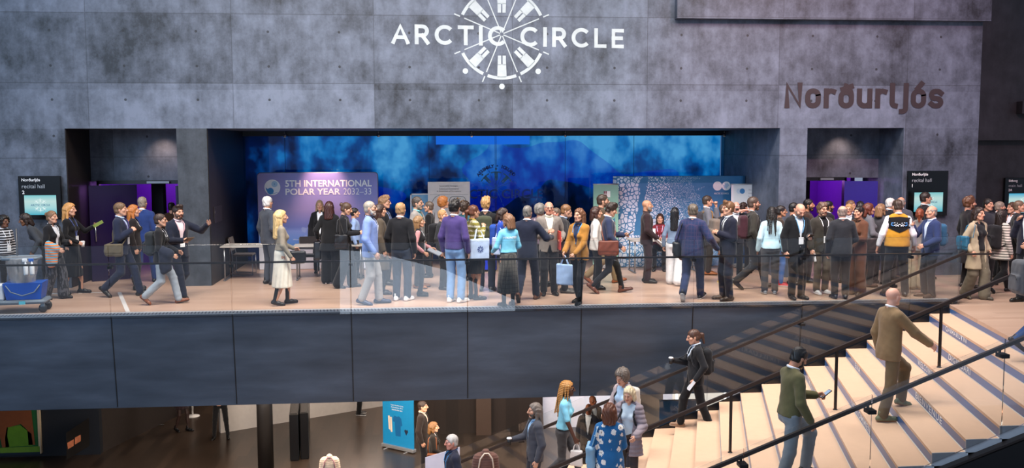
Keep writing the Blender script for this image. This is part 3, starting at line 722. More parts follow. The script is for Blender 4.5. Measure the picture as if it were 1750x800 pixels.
def planks(name, a, b, pw=.14, pl=1.8, rough=.35, axis='x', groove=.35):
    s = NT(name); co = s.coord(); x, y, z = s.sep(co)
    u, v = (x, y) if axis == 'x' else (y, x)
    row = s.math('FLOOR', s.math('DIVIDE', v, pw)); wn = s.n('TexWhiteNoise', noise_dimensions='1D'); s.set(wn.inputs['W'], row)
    sh = s.math('DIVIDE', s.math('ADD', u, s.math('MULTIPLY', wn.outputs[0], 3.0)), pl); wn2 = s.n('TexWhiteNoise', noise_dimensions='2D'); s.set(wn2.inputs['Vector'], s.n('CombineXYZ', i_0=row, i_1=s.math('FLOOR', sh)))
    g = s.noise(7, 5, s.mapping((1, 9, 1) if axis == 'x' else (9, 1, 1), co))
    f = s.math('ADD', s.math('MULTIPLY', wn2.outputs[0], .55), s.math('MULTIPLY', g, .45))
    col = s.mix(f, lin(a), lin(b))
    e = s.math('MAXIMUM', s.math('LESS_THAN', s.math('FRACT', s.math('DIVIDE', v, pw)), .03), s.math('LESS_THAN', s.math('FRACT', sh), .003))
    s.set(s.b.inputs['Base Color'], s.mix(s.math('MULTIPLY', e, groove), col, lin('#20160f'))); s.b.inputs['Roughness'].default_value = rough; s.bump(f, .05, .005); return s.m
def glass(name, tint='#fbfdfd', refl=1.0, ior=1.5):
    s = NT(name); t = s.n('BsdfTransparent'); t.inputs[0].default_value = lin(tint); g = s.n('BsdfGlossy'); g.inputs['Roughness'].default_value = .0
    fr = s.n('Fresnel', i_IOR=ior); mx = s.n('MixShader'); s.set(mx.inputs[0], s.math('MULTIPLY', fr.outputs[0], refl)); s.t.links.new(t.outputs[0], mx.inputs[1]); s.t.links.new(g.outputs[0], mx.inputs[2])
    s.t.links.new(mx.outputs[0], s.out.inputs[0]); return s.m
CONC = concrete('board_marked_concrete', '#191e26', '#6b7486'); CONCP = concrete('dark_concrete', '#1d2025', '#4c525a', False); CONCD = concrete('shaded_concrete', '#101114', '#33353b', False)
WOODF = planks('pale_wood_floor', '#ae8d79', '#c4a692', .16, 2.2, .33)
WOODS = plain('#d6b295', .5, key='stair_wood', var=.05); DARKW = planks('dark_oak_floor', '#241c17', '#4a3c32', .2, 1.6, .28, 'y')
STEEL = NT('blackened_steel')
_n = STEEL.noise(1.1, 6, STEEL.mapping((.5, 1, 2.6)), .6); STEEL.set(STEEL.b.inputs['Base Color'], STEEL.ramp(_n, [(.3, lin('#343c47')), (.55, lin('#414a57')), (.75, lin('#4e5867'))]))
STEEL.b.inputs['Metallic'].default_value = .12; STEEL.set(STEEL.b.inputs['Roughness'], STEEL.math('ADD', STEEL.math('MULTIPLY', _n, .35), .25)); STEEL = STEEL.m
BLK = plain('#0b0b0d', .35, key='black_metal'); RAILM = plain('#3b3330', .38, .5, key='rail_bronze'); WHITE = plain('#e8e6e2', .6, key='white_paint'); GLASS = glass('clear_glass')
def struct(name, mb, m): return tag(mb.build(name, m), kind='structure')
# back wall with its openings
w = MB()
w.box(-12, YW, 0, XW['nl0'], 5.4, SOF); w.box(XW['r1'], YW, 0, XW['nr0'], 7.6, SOF); w.box(XW['nr1'], YW, 0, XW['end'], 5.4, SOF)
w.box(-12, YW, SOF, XW['end'], 8.2, 9.5)
w.box(XW['nl0'], 4.89, 2.1, XW['nl1'], 5.4, SOF); w.box(XW['nr0'], 4.62, 2.1, XW['nr1'], 5.1, SOF)
struct('wall_back', w, CONC)
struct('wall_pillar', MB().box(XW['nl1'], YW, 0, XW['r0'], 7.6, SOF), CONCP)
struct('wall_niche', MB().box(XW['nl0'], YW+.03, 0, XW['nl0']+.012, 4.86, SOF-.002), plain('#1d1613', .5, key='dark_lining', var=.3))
for _x, _y in ((-.35, 4.5), (14.6, 4.25)): spot('niche_lamp', (_x, _y, SOF-.05), (_x+.1, _y+.45, 1.9), 40, 100, (1, .66, .5), .9)
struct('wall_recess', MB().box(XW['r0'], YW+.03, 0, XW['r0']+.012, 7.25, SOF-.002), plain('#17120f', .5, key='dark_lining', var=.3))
struct('trim_upper_box', MB().box(10.5, 3.28, 5.46, 17.3, YW-.002, 9.5), CONC)
# dark walls beyond the end of the concrete
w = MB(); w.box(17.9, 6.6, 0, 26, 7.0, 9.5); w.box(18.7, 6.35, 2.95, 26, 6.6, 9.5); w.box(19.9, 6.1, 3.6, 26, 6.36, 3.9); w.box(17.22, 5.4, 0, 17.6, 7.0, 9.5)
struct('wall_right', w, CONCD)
# gallery floor, its edge, the fascia
w = MB(); w.prism([(-12, .014), (14.9, .014), (14.95, 0), (15.1, 0), (14.585, -.30), (14.577, -.341), (13.23, -6.03), (13.2, -6.2), (27, -6.2), (27, 9), (-12, 9)], -.06, 0, 'xy'); struct('floor', w, WOODF)
s = NT('perforated_strip'); x_, y_, z_ = s.sep(); d_ = s.math('LESS_THAN', s.math('FRACT', s.math('ADD', s.math('MULTIPLY', x_, 17.0), s.math('MULTIPLY', y_, 2.0))), .38)
d_ = s.math('MULTIPLY', d_, s.math('MULTIPLY', s.math('GREATER_THAN', y_, .07), s.math('LESS_THAN', y_, .27)))
s.set(s.b.inputs['Base Color'], s.mix(d_, lin('#f0eeee'), lin('#8c8c92'))); s.b.inputs['Roughness'].default_value = .4
struct('trim_edge_grille', MB().box(-12, .012, 0.001, 14.9, .36, .008), s.m)
def stripe(pts, wd, name='trim_floor_line'):
    b = MB()
    for p, q in zip(pts[:-1], pts[1:]):
        p = Vector(p); q = Vector(q); d = (q-p).normalized(); n = Vector((-d.y, d.x, 0))*wd/2; b.hexa([p-n, q-n, q+n, p+n], [v+Vector((0, 0, .004)) for v in (p-n, q-n, q+n, p+n)])
    struct(name, b, plain('#d9d4d0', .4, key='line'))
pa, pb = at(204, 500, 2, 0), at(208, 540, 2, 0); stripe([(pa[0], pa[1], .001), (pb[0], .37, .001)], .07)
pa, pb = at(-40, 500, 2, 0), at(102, 502, 2, 0); stripe([pa, pb], .05); pa, pb = at(135, 501, 2, 0), at(178, 500, 2, 0); stripe([pa, pb], .05)
w = MB(); w.hexa([(-12, .16, -1.62), (14.9, .16, -1.62), (14.9, .6, -1.62), (-12, .6, -1.62)], [(-12, 0, -.0), (14.9, 0, -.0), (14.9, .3, -.061), (-12, .3, -.061)])
s2 = None
struct('trim_fascia', w, STEEL)
w = MB()
for n in range(-5, 8): w.hexa([(2*n-.008, .152, -1.6), (2*n+.008, .152, -1.6), (2*n+.008, .2, -1.6), (2*n-.008, .2, -1.6)], [(2*n-.008, -.006, -.02), (2*n+.008, -.006, -.02), (2*n+.008, .05, -.02), (2*n-.008, .05, -.02)])
struct('trim_fascia_joints', w, plain('#0c0d10', .5, key='joint'))
struct('ceiling_lower', MB().box(-16, .2, -1.62, 27, 26, -1.45), plain('#15151a', .8, key='soffit'))
# lower hall
struct('floor_lower', MB().box(-18, -22, ZL-.1, 30, 26, ZL), DARKW)
def wall_line(name, p, q, z0, z1, th, m):
    p = Vector((*p, 0)); q = Vector((*q, 0)); d = (q-p).normalized(); n = Vector((-d.y, d.x, 0))*th; b = MB()
    b.hexa([(v.x, v.y, z0) for v in (p, q, q+n, p+n)], [(v.x, v.y, z1) for v in (p, q, q+n, p+n)]); return struct(name, b, m)
DW = plain('#2a2320', .55, key='dark_panel_wall', var=.2)
wall_line('wall_lower_white', (-.25, 9.25), (4.75, 11.98), ZL, -1.62, .15, plain('#cfc9c4', .7, key='white_wall'))
wall_line('wall_lower_left', (-2.86, 7.9), (-1.2, 12.9), ZL, -1.62, .2, DW)
wall_line('wall_lower_picture', (-12, 7.7), (-2.86, 7.7), ZL, -1.62, .2, plain('#161a22', .6, key='navy_wall'))
w = MB(); w.box(5.05, 8.6, ZL, 8.35, 8.8, -1.62)
struct('wall_lower_panelled', w, planks('dark_panelling', '#1c1613', '#3a2e28', .32, 6, .4, 'y', .6)); 
struct('wall_lower_pilaster', MB().box(6.55, 8.38, ZL, 6.95, 8.59, -1.62), plain('#4a392f', .5, key='pilaster'))
wall_line('wall_lower_tiled', (8.36, 8.9), (14, 8.9), ZL, -1.62, .2, plain('#d9d6dc', .5, key='white_tiles'))
wall_line('wall_lower_far', (-12, 20), (27, 20), ZL, -1.62, .2, plain('#4a4440', .7, key='far_wall'))
struct('column_round', MB().lathe([(.185, ZL), (.185, -1.62)], (1.42, 6.3, 0), 28), plain('#1c1a1a', .4, key='column'))
# blue glazed back of the recess; its blurred blue light is painted as a glowing sheet
s = NT('painted_blue_glow'); co = s.coord(); x_, y_, z_ = s.sep(co)
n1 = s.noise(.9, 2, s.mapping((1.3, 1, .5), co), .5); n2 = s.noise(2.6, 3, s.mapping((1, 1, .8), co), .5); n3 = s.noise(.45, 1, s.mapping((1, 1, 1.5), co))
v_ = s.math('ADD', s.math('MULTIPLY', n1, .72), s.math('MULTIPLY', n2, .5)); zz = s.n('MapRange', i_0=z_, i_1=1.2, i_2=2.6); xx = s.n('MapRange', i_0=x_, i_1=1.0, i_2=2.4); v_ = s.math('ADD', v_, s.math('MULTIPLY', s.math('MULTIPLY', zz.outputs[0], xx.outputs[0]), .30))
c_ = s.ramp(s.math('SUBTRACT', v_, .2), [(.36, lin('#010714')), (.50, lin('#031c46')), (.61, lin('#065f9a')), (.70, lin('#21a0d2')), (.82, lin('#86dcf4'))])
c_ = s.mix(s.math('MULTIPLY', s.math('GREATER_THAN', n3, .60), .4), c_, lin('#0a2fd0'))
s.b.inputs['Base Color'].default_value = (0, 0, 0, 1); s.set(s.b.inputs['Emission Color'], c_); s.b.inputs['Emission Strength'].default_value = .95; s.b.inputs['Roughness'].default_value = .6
struct('window_1_glow_sheet', MB().box(XW['r0']-.1, 8.0, -.05, XW['r1']+.1, 8.1, SOF+.1), s.m)
win = MB().box(XW['r0'], 7.3, 0, XW['r1'], 7.32, SOF-.12).build('window_1', glass('blue_glass', '#b9d6ee', .8)); tag(win, kind='structure')
fm = MB(); fm.box(XW['r0'], 7.26, SOF-.12, XW['r1'], 7.36, SOF)
for px_ in (487, 733, 846, 848, 966, 1083, 1237):
    xx = at(px_, 260, 1, 7.3)[0]; fm.box(xx-.004, 7.285, 0, xx+.004, 7.298, SOF-.12)
tag(fm.build('window_frame', plain('#0a1420', .4, key='frame_dark')), kind='structure'); bpy.data.objects['window_frame'].parent = win
# door niches
def doorway(n, x0, x1, Y, leafs, roomcol, lampcol, lamp):
    b = MB(); t = .05
    b.box(x0, Y-.03, 0, x0+t, Y+.1, 2.1); b.box(x1-t, Y-.03, 0, x1, Y+.1, 2.1); b.box(x0, Y-.03, 2.04, x1, Y+.1, 2.12)
    d = tag(b.build('door_%d' % n, BLK), kind='structure')
    MB().box(x0+(x1-x0)*.52, Y-.1, 2.055, x0+(x1-x0)*.75, Y-.04, 2.10).build('door_closer', plain('#8d9096', .3, .6, key='closer'), d)
    for hx, ang, ln, m in leafs:
        lf = MB(); a = math.radians(ang); dx, dy = math.cos(a)*ln, math.sin(a)*ln; nx, ny = -math.sin(a)*.022, math.cos(a)*.022; h0 = Y-.03
        lf.hexa([(hx-nx, h0-ny, .01), (hx+dx-nx, h0+dy-ny, .01), (hx+dx+nx, h0+dy+ny, .01), (hx+nx, h0+ny, .01)], [(hx-nx, h0-ny, 2.03), (hx+dx-nx, h0+dy-ny, 2.03), (hx+dx+nx, h0+dy+ny, 2.03), (hx+nx, h0+ny, 2.03)])
        L = lf.build('door_leaf', m, d); hb = MB(); q = .9
        for sg in (-1, 1): hb.tube([(hx+dx*q+sg*nx*3, h0+dy*q+sg*ny*3, .85), (hx+dx*q+sg*nx*3, h0+dy*q+sg*ny*3, 1.2)], .012, 8); hb.tube([(hx+dx*q+sg*nx*.9, h0+dy*q+sg*ny*.9, 1.02), (hx+dx*q+sg*nx*3, h0+dy*q+sg*ny*3, 1.02)], .01, 6)
        hb.build('door_handle', plain('#a9acb2', .25, .8, key='handle'), L)
    r = MB(); r.box(x0-.4, Y+2.6, 0, x1+.52, Y+2.7, 2.6); r.box(x0-.45, Y+.7, 0, x0-.35, Y+2.7, 2.6); r.box(x1+.42, Y+.7, 0, x1+.52, Y+2.7, 2.6); r.box(x0-.4, Y+.7, 2.5, x1+.52, Y+2.7, 2.6)
    struct('wall_hall_room', r, plain(roomcol, .6, key='purple_room'))  # the room's purple light is also put into its wall colour
    b = MB(); b.prism([(x0+(x1-x0)*.45, Y+.75), (x0+(x1-x0)*.58, Y+.7), (x0+(x1-x0)*.6, Y+.8), (x0+(x1-x0)*.47, Y+.85)], 0, 2.5, 'xy'); struct('trim_curtain', b, plain('#0a0612', .8, key='curtain'))
    l = bpy.data.lights.new('hall_lamp', 'POINT'); l.energy = lamp; l.color = lampcol; l.shadow_soft_size = .25; o = bpy.data.objects.new('hall_lamp', l); COL.objects.link(o); o.location = ((x0+x1)/2-.2, Y+1.6, 2.2)
LEAFP = plain('#1b1036', .25, key='leaf_purple'); LEAFB = plain('#2a1f7a', .35, key='leaf_blue')
doorway(1, XW['nl0']+.12, XW['nl1'], 4.89, [(XW['nl0']+.95, 212, .98, LEAFP), (XW['nl1']-.06, 264, .9, LEAFP)], '#7a2fb0', (.62, .25, 1), 30)
doorway(2, XW['nr0']+.06, XW['nr1']-.75, 4.62, [(XW['nr1']-.8, -14, .72, LEAFB)], '#7a2fb0', (.66, .25, 1), 42)
# ------------------------------------------------------------------ stair
def nos(k, t): return np.array([14.577-.38*k-t*(1.347+.03*k), -.341-5.69*t, -.15*k])   # nosing of step k; t=0 by the gallery, 1 at the open side
NST = 32
st = empty('staircase', (0, 0, 0)); tag(st, kind='structure')
s = NT('printed_riser'); co = s.coord(); x_, y_, z_ = s.sep(co)
s.set(s.b.inputs['Base Color'], s.mix(s.noise(1.3, 3, co), lin('#2a679f'), lin('#575f8c'))); s.b.inputs['Roughness'].default_value = .3; RISER = s.m  # purple-grey from the light is mixed into the blue print
LEDM = glow('#fff4ea', .6); SIDE = plain('#b9bcc0', .6, key='tread_side')
WORDS = {1: ('QAIMARUTIN', .17, .36), 2: ('DIGIDUARI', .42, .60), 3: ('WELCOME', .36, .50), 4: ('BIENVENUE', .60, .83), 5: ('ENA', .16, .24), 6: ('VELKOMMEN', .47, .72), 7: ('TIKILLUARIT', .10, .34), 8: ('VELKOMIN', .45, .62)}
for k in range(1, NST):
    a, b = nos(k, 0), nos(k, 1); c, d = nos(k-1, 0), nos(k-1, 1); dz = np.array([0, 0, -.035]); ov = np.array([.0, 0, 0])
    tr = MB().hexa([a+dz, c+dz-np.array([0, 0, .15])+ov, d+dz-np.array([0, 0, .15])+ov, b+dz], [a, c-np.array([0, 0, .15])+ov, d-np.array([0, 0, .15])+ov, b])
    # keep the tread level: its back edge lies under the next nosing
    tr = MB().hexa([a+dz, np.array([c[0]+.03, c[1], a[2]])+dz, np.array([d[0]+.03, d[1], a[2]])+dz, b+dz], [a, np.array([c[0]+.03, c[1], a[2]]), np.array([d[0]+.03, d[1], a[2]]), b])
    T_ = tr.build('tread', WOODS, st)
for k in range(0, NST):
    a, b = nos(k, 0), nos(k, 1); e = np.array([.001, 0, 0]); lo_ = np.array([0, 0, -.15]); th_ = np.array([.03, 0, 0])
    R_ = MB().hexa([a+e+lo_, a+e+th_+lo_, b+e+th_+lo_, b+e+lo_], [a+e-[0, 0, .004], a+e+th_-[0, 0, .004], b+e+th_-[0, 0, .004], b+e-[0, 0, .004]]).build('riser', RISER, st)
    u = np.array([-.006, 0, -.148]); v = np.array([.001, 0, -.148])
    if k < 24: MB().hexa([a+u, a+v, b+v, b+u], [a+u+[0, 0, .006], a+v+[0, 0, .006], b+v+[0, 0, .006], b+u+[0, 0, .006]]).build('light_strip', LEDM, st)
    if k > 0:
        c = nos(k-1, 1); MB().prism([(b[0]+.0, b[2]-.001), (c[0]+.03, b[2]-.001), (c[0]+.03, b[2]-.15), (b[0], b[2]-.16)], b[1]-.012, b[1]+.001).build('tread_side', SIDE, st)
    if k in WORDS:
        wd_, t0, t1 = WORDS[k]; p0 = nos(k, t0)+[-.001, 0, -.118]; p1 = nos(k, t1)+[-.001, 0, -.118]; L_ = np.linalg.norm(p1-p0)
        text('riser_lettering', wd_, p0, p1-p0, (0, 0, 1), width=L_, height=.09, mat=plain('#e6e8ec', .5, key='white_print'), parent=R_, bold=.012, spacing=1.15, extrude=.003)
w = MB(); w.prism([(nos(0, 0)[0], -.16), (nos(NST-1, 0)[0], -.15*(NST-1)-.16), (nos(NST-1, 0)[0]+.6, ZL+.01), (27, ZL+.01), (27, -.16)], -5.9, -.55); 
def slope_slab(y0, y1, t, top, th, m, name):
    a, b = nos(0, t), nos(NST-1, t); bq = MB(); sl = (b[2]-a[2])/(b[0]-a[0]); x0 = a[0]-.02; x1 = b[0]; f = lambda x: a[2]+(x-a[0])*sl+top
    bq.hexa([(x1, y0, f(x1)-th), (x0, y0, f(x0)-th), (x0, y1, f(x0)-th), (x1, y1, f(x1)-th)], [(x1, y0, f(x1)), (x0, y0, f(x0)), (x0, y1, f(x0)), (x1, y1, f(x1))]); return bq.build(name, m, st)
slope_slab(-6.14, -6.04, 1, -.20, .03, RAILM, 'stringer_cap'); slope_slab(-6.16, -6.05, 1, -.235, 1.1, BLK, 'stringer'); slope_slab(-.335, -.29, 0, -.01, .35, BLK, 'stringer')
a0, a1, b0, b1 = nos(0, 0), nos(0, 1), nos(NST-1, 0), nos(NST-1, 1)
MB().hexa([(b0[0], b0[1], b0[2]-.3), (a0[0], a0[1], a0[2]-.35), (a1[0], a1[1], a1[2]-.35), (b1[0], b1[1], b1[2]-.3)], [(b0[0], b0[1], b0[2]-.18), (a0[0], a0[1], a0[2]-.22), (a1[0], a1[1], a1[2]-.22), (b1[0], b1[1], b1[2]-.18)]).build('soffit', BLK, st)
# ------------------------------------------------------------------ balustrades and rails
def bar(b, p, q, w_=.05, h_=.022, up=(0, 0, 1)):
    p, q, up = Vector(p), Vector(q), Vector(up); d = (q-p).normalized(); s_ = d.cross(up).normalized()*w_/2; u_ = s_.cross(d).normalized()*h_/2
    b.hexa([p-s_-u_, q-s_-u_, q+s_-u_, p+s_-u_], [p-s_+u_, q-s_+u_, q+s_+u_, p+s_+u_]); return b
ba = empty('glass_balustrade', (-10, -.02, 0), 0, 'long level glass balustrade with dark handrail along the gallery edge', 'balustrade'); ox, oy = -10, -.02
for n in range(-4, 8):
    x0, x1 = 2*n+.006-ox, (2*n+2-.006 if n < 7 else 14.9)-ox
    g = MB().rbox(x0, -.009, -.03, x1, .009, 1.195, .003).build('glass_panel', GLASS, ba)
    bk = MB().rbox(x0-.04, .008, .80, x0+.04, .12, .85, .006); bk.box(x0-.012, .06, .84, x0+.012, .1, .86); bk.build('rail_bracket', BLK, ba)
bar(MB(), (-2, .09, .875), (24.8, .09, .875), .05, .03).build('handrail', RAILM, ba)
def sloped(name, label, x0, x1, y, zt, slope, drop, ry, rz, cat='balustrade', splits=()):
    e = empty(name, (0, 0, 0), 0, label, cat); xs = [x0]+list(splits)+[x1]; f = lambda x: zt+(x-x1)*slope
    for p, q in zip(xs[:-1], xs[1:]):
        p += .006; q -= .006
        MB().hexa([(p, y-.009, f(p)-drop), (q, y-.009, f(q)-drop), (q, y+.009, f(q)-drop), (p, y+.009, f(p)-drop)], [(p, y-.009, f(p)), (q, y-.009, f(q)), (q, y+.009, f(q)), (p, y+.009, f(p))]).build('glass_panel', GLASS, e)
    bar(MB(), (x0, ry, f(x0)+rz), (x1, ry, f(x1)+rz), .045, .045).build('handrail', RAILM, e)
    for x in xs[1:-1]: m = MB(); m.rbox(x-.05, min(y, ry)-.02, f(x)+rz-.10, x+.05, max(y, ry)+.01, f(x)+rz-.05, .006); m.box(x-.012, ry-.012, f(x)+rz-.06, x+.012, ry+.012, f(x)+rz); m.build('rail_bracket', BLK, e)
    return e, f
eA, fA = sloped('stair_balustrade', 'sloping glass balustrade between the stair and the dark gallery fascia', 3.0, 14.78, -.28, 1.145, .393, 1.45, -.40, -.205, splits=[6.9, 8.55, 10.2, 11.85, 13.5])
bar(MB(), (14.7, -.4, .915), (15.3, -.4, .915), .05, .03).build('rail_end', RAILM, eA)
eC, fC = sloped('stair_balustrade', 'sloping glass balustrade on the open side of the stair with dark handrail', 4.0, 13.1, -6.05, .632+.385, .392, 1.13, -5.94, -.135, splits=[5.9, 7.4, 8.92, 10.43, 12.02])
eB = empty('stair_handrail', (0, 0, 0), 0, 'dark handrail on slim posts running down the middle of the stair', 'handrail')
zb = lambda x: .89+(x-13.887)*.3955
bar(MB(), (3.6, -3.1, zb(3.6)), (13.887, -3.1, zb(13.887)), .045, .05).build('handrail', RAILM, eB)
for k in (3, 7, 11, 15, 19, 23, 27):
    p = nos(k, .485); X = p[0]+.13; MB().box(X-.018, -3.115, p[2], X+.018, -3.085, zb(X)-.02).lathe([(.035, p[2]), (.035, p[2]+.008), (.018, p[2]+.01)], (X, -3.1, 0), 12).build('post', BLK, eB)
# ------------------------------------------------------------------ writing and marks on the walls
def arc_(cx, cy, rx, ry, a0, a1, n=14): return [(cx+rx*math.cos(math.radians(a)), cy+ry*math.sin(math.radians(a))) for a in np.linspace(a0, a1, n)]
def ring_(w_, h_, y0=0.0, r=.24):       # rounded rectangle outline, closed
    r = min(r, w_/2); pts = arc_(w_-r, y0+h_-r, r, r, 0, 90, 6)+arc_(r, y0+h_-r, r, r, 90, 180, 6)+arc_(r, y0+r, r, r, 180, 270, 6)+arc_(w_-r, y0+r, r, r, 270, 360, 6); return pts+[pts[0], pts[1]]
XH = .72
GLY = {'A': (.86, [[(0, 0), (.43, 1), (.86, 0)], [(.17, .3), (.69, .3)]]), 'R': (.66, [[(0, 0), (0, 1)], [(0, 1), (.36, 1)]+arc_(.36, .72, .27, .28, 90, -90)+[(0, .44)], [(.34, .44), (.66, 0)]]),
       'C': (.86, [arc_(.5, .5, .5, .5, 42, 318, 26)]), 'T': (.74, [[(0, 1), (.74, 1)], [(.37, 0), (.37, 1)]]), 'I': (.0, [[(0, 0), (0, 1)]]), 'L': (.54, [[(0, 1), (0, 0), (.54, 0)]]), 'E': (.54, [[(.54, 1), (0, 1), (0, 0), (.54, 0)], [(0, .52), (.48, .52)]]),
       'N': (.60, [[(0, 0), (0, 1), (.60, 0), (.60, 1)]]), 'o': (.5, [ring_(.5, XH)]), 'r': (.32, [[(0, 0), (0, XH)], [(0, XH-.24)]+arc_(.22, XH-.24, .22, .24, 170, 70, 6)+[(.34, XH-.03)]]),
       'ð': (.5, [ring_(.5, .66), arc_(.08, .42, .42, .58, 0, 74, 10)+[(.12, 1.0)], [(.08, .80), (.48, .94)]]), 'u': (.5, [[(0, XH), (0, .24)]+arc_(.25, .24, .25, .24, 180, 270, 6)+[(.3, 0)]+arc_(.3, .2, .2, .2, 270, 360, 6)[1:], [(.5, 0), (.5, XH)]]),
       'l': (.14, [[(0, 1), (0, .16)]+arc_(.16, .16, .16, .16, 180, 270, 5)]), 'j': (.12, [[(.14, XH), (.14, -.12)]+arc_(-.02, -.12, .16, .16, 0, -90, 5)+[(-.06, -.28)], [(.14, .88), (.14, 1.0)]]), 'ó': (.5, [ring_(.5, XH), [(.2, .86), (.38, 1.08)]]),
       's': (.44, [[(.46, XH-.10)]+arc_(.28, XH-.18, .17, .18, 60, 90, 3)+arc_(.18, XH-.18, .18, .18, 90, 250, 8)+arc_(.28, .18, .18, .18, 70, -90, 8)+arc_(.18, .18, .18, .18, -90, -120, 3)+[(.0, .10)]]), ' ': (.0, [])}
def stroke_text(name, body, origin, xdir, updir, width, cap, th, mat, parent, gap):
    vs = []; fs = []; x = th/2
    k = 1-th
    for ch in body:
        w_, strokes = GLY[ch]
        for pl in strokes:
            pl = [p for i, p in enumerate(pl) if i == 0 or math.hypot(p[0]-pl[i-1][0], p[1]-pl[i-1][1]) > 1e-4]
            P = [np.array((x+a*k, th/2+b*k)) for a, b in pl]; n = len(P); base = len(vs)
            for i in range(n):
                d0 = P[i]-P[i-1] if i else P[1]-P[0]; d1 = P[i+1]-P[i] if i < n-1 else d0
                d0 = d0/(np.linalg.norm(d0)+1e-9); d1 = d1/(np.linalg.norm(d1)+1e-9); m = d0+d1; m = m/(np.linalg.norm(m)+1e-9); nn = np.array((-m[1], m[0])); q = min(1/max(.35, abs(m@d1)), 1.3)*th/2
                e = P[i]-(d1*th/2 if i == 0 and n < 4 or (i == 0 and ch in 'NLEruljs') else 0)+(d0*th/2 if i == n-1 and (n < 4 or ch in 'NLEruljs') else 0)
                vs += [(*(e-nn*q), len(fs)*2e-5), (*(e+nn*q), len(fs)*2e-5)]
            fs += [(base+2*i, base+2*i+1, base+2*i+3, base+2*i+2) for i in range(n-1)]
        x += w_*k+th+gap*(1 if ch != ' ' else 1.1)*.62
    V = np.array([v[:2] for v in vs]); D_ = [v[2] for v in vs]; X3 = np.cross(np.array(xdir, float)/np.linalg.norm(xdir), np.array(updir, float)); sx = width/(V[:, 0].max()-V[:, 0].min()); X = np.array(xdir, float); X /= np.linalg.norm(X); U = np.array(updir, float)
    me = bpy.data.meshes.new(name); me.from_pydata([tuple(np.array(origin, float)+X*((v[0]-V[:, 0].min())*sx)+U*v[1]*cap+X3*dd) for v, dd in zip(V, D_)], [], fs); me.update(); return add_obj(name, me, mat, parent)
s = NT('projected_white'); tb = s.n('BsdfTransparent'); df = s.n('BsdfDiffuse'); df.inputs[0].default_value = lin('#d9e2e4'); mx = s.n('MixShader'); nn = s.noise(5, 5)
s.set(mx.inputs[0], s.math('ADD', s.math('MULTIPLY', nn, .35), .45)); s.t.links.new(tb.outputs[0], mx.inputs[1]); s.t.links.new(df.outputs[0], mx.inputs[2]); s.t.links.new(mx.outputs[0], s.out.inputs[0]); PROJ = s.m  # projected light put in as a half-clear pale coat
def emblem(b, c, R, X, Z, nrm, full=True, skip=()):
    """Wheel of figures: ring, spokes, bodies with two legs, heads outside the ring; 2-D shapes laid on a plane."""
    c = np.array(c, float); X = np.array(X, float); Z = np.array(Z, float); nrm = np.array(nrm, float)
    def pt(r, a, t=0.0): # r along direction a (0 = down, clockwise), t sideways
        d = -Z*math.cos(a)+X*math.sin(a); q = Z*math.sin(a)+X*math.cos(a); return tuple(c+(d*r+q*t)*R+nrm*.003)
    for i in range(8):
        a = i*math.pi/4
        s0 = a+math.pi/8
        b.quad(pt(.04, s0, -.012), pt(.90, s0, -.012), pt(.90, s0, .012), pt(.04, s0, .012)); b.quad(pt(1.0, s0, -.014), pt(1.14, s0, -.014), pt(1.14, s0, .014), pt(1.0, s0, .014))
        if i in skip: continue
        for j in range(10):
            u0, u1 = a-math.pi/8*.86+math.pi/4*.86*j/10, a-math.pi/8*.86+math.pi/4*.86*(j+1)/10
            b.quad(pt(.93, u0), pt(1.0, u0), pt(1.0, u1), pt(.93, u1))
        b.quad(pt(.66, a, -.095), pt(.95, a, -.105), pt(.95, a, .105), pt(.66, a, .095))
        for sg in (-1, 1): b.quad(pt(.47, a, sg*.015), pt(.68, a, sg*.015), pt(.68, a, sg*.095), pt(.47, a, sg*.088))
        ring = [tuple(np.array(pt(1.15, a))+(X*math.cos(q)+Z*math.sin(q))*R*.062) for q in np.linspace(0, 2*math.pi, 17)[:-1]]; b._add(ring, [tuple(range(16))])
hub = at(857.5, 58.5, 1, YW)
lw = empty('wall_projection', (hub[0], YW, hub[2]), 0, 'white lettering and wheel of figures cast high on the concrete wall', 'projection'); off = -np.array([hub[0], YW, hub[2]])
eb = MB(); emblem(eb, np.array([hub[0], YW-.004, hub[2]])+off, .925, (1, 0, 0), (0, 0, 1), (0, -1, 0), skip=(2, 6)); eb.build('emblem', PROJ, lw, recalc=False)
p0, p1, p2 = at(668, 74, 1, YW-.004), at(862, 79, 1, YW-.004), at(1066, 82, 1, YW-.004)
stroke_text('lettering', 'ARCTIC CIRCLE', np.array([p0[0], YW-.008, p0[2]-.01])+off, (p2[0]-p0[0], 0, p2[2]-p0[2]), (0, 0, 1), p2[0]-p0[0], .40, .19, PROJ, lw, .42)
p0, p1 = at(1340, 185, 1, YW), at(1613, 185, 1, YW)
tx = stroke_text('wall_lettering', 'Norðurljós', (p0[0], YW-.01, p0[2]), (1, 0, 0), (0, 0, 1), p1[0]-p0[0], at(1340, 141, 1, YW)[2]-p0[2], .20, plain('#2c2125', .6, key='brown_letter'), None, .17)
tag(tx, 'large dark brown Norðurljós lettering on the concrete above the doorway', 'lettering')
def arc_text(name, body, c, R, a0, a1, size, X, Z, nrm, mat, parent, bold=.01):
    n = len(body); vs = []; fs = []
    for i, ch in enumerate(body):
        if ch == ' ': continue
        me = text_mesh(ch, size, bold, 'CENTER'); a = math.radians(a0+(a1-a0)*i/(n-1)); o = len(vs)
        for v in me.vertices:
            d = np.array(Z)*math.cos(a)+np.array(X)*math.sin(a); t = -np.array(Z)*math.sin(a)+np.array(X)*math.cos(a); vs.append(tuple(np.array(c)+d*(R+v.co.y)+t*v.co.x+np.array(nrm)*.002))
        fs += [tuple(q+o for q in p.vertices) for p in me.polygons]; bpy.data.meshes.remove(me)
    me = bpy.data.meshes.new(name); me.from_pydata(vs, [], fs); return add_obj(name, me, mat, parent)
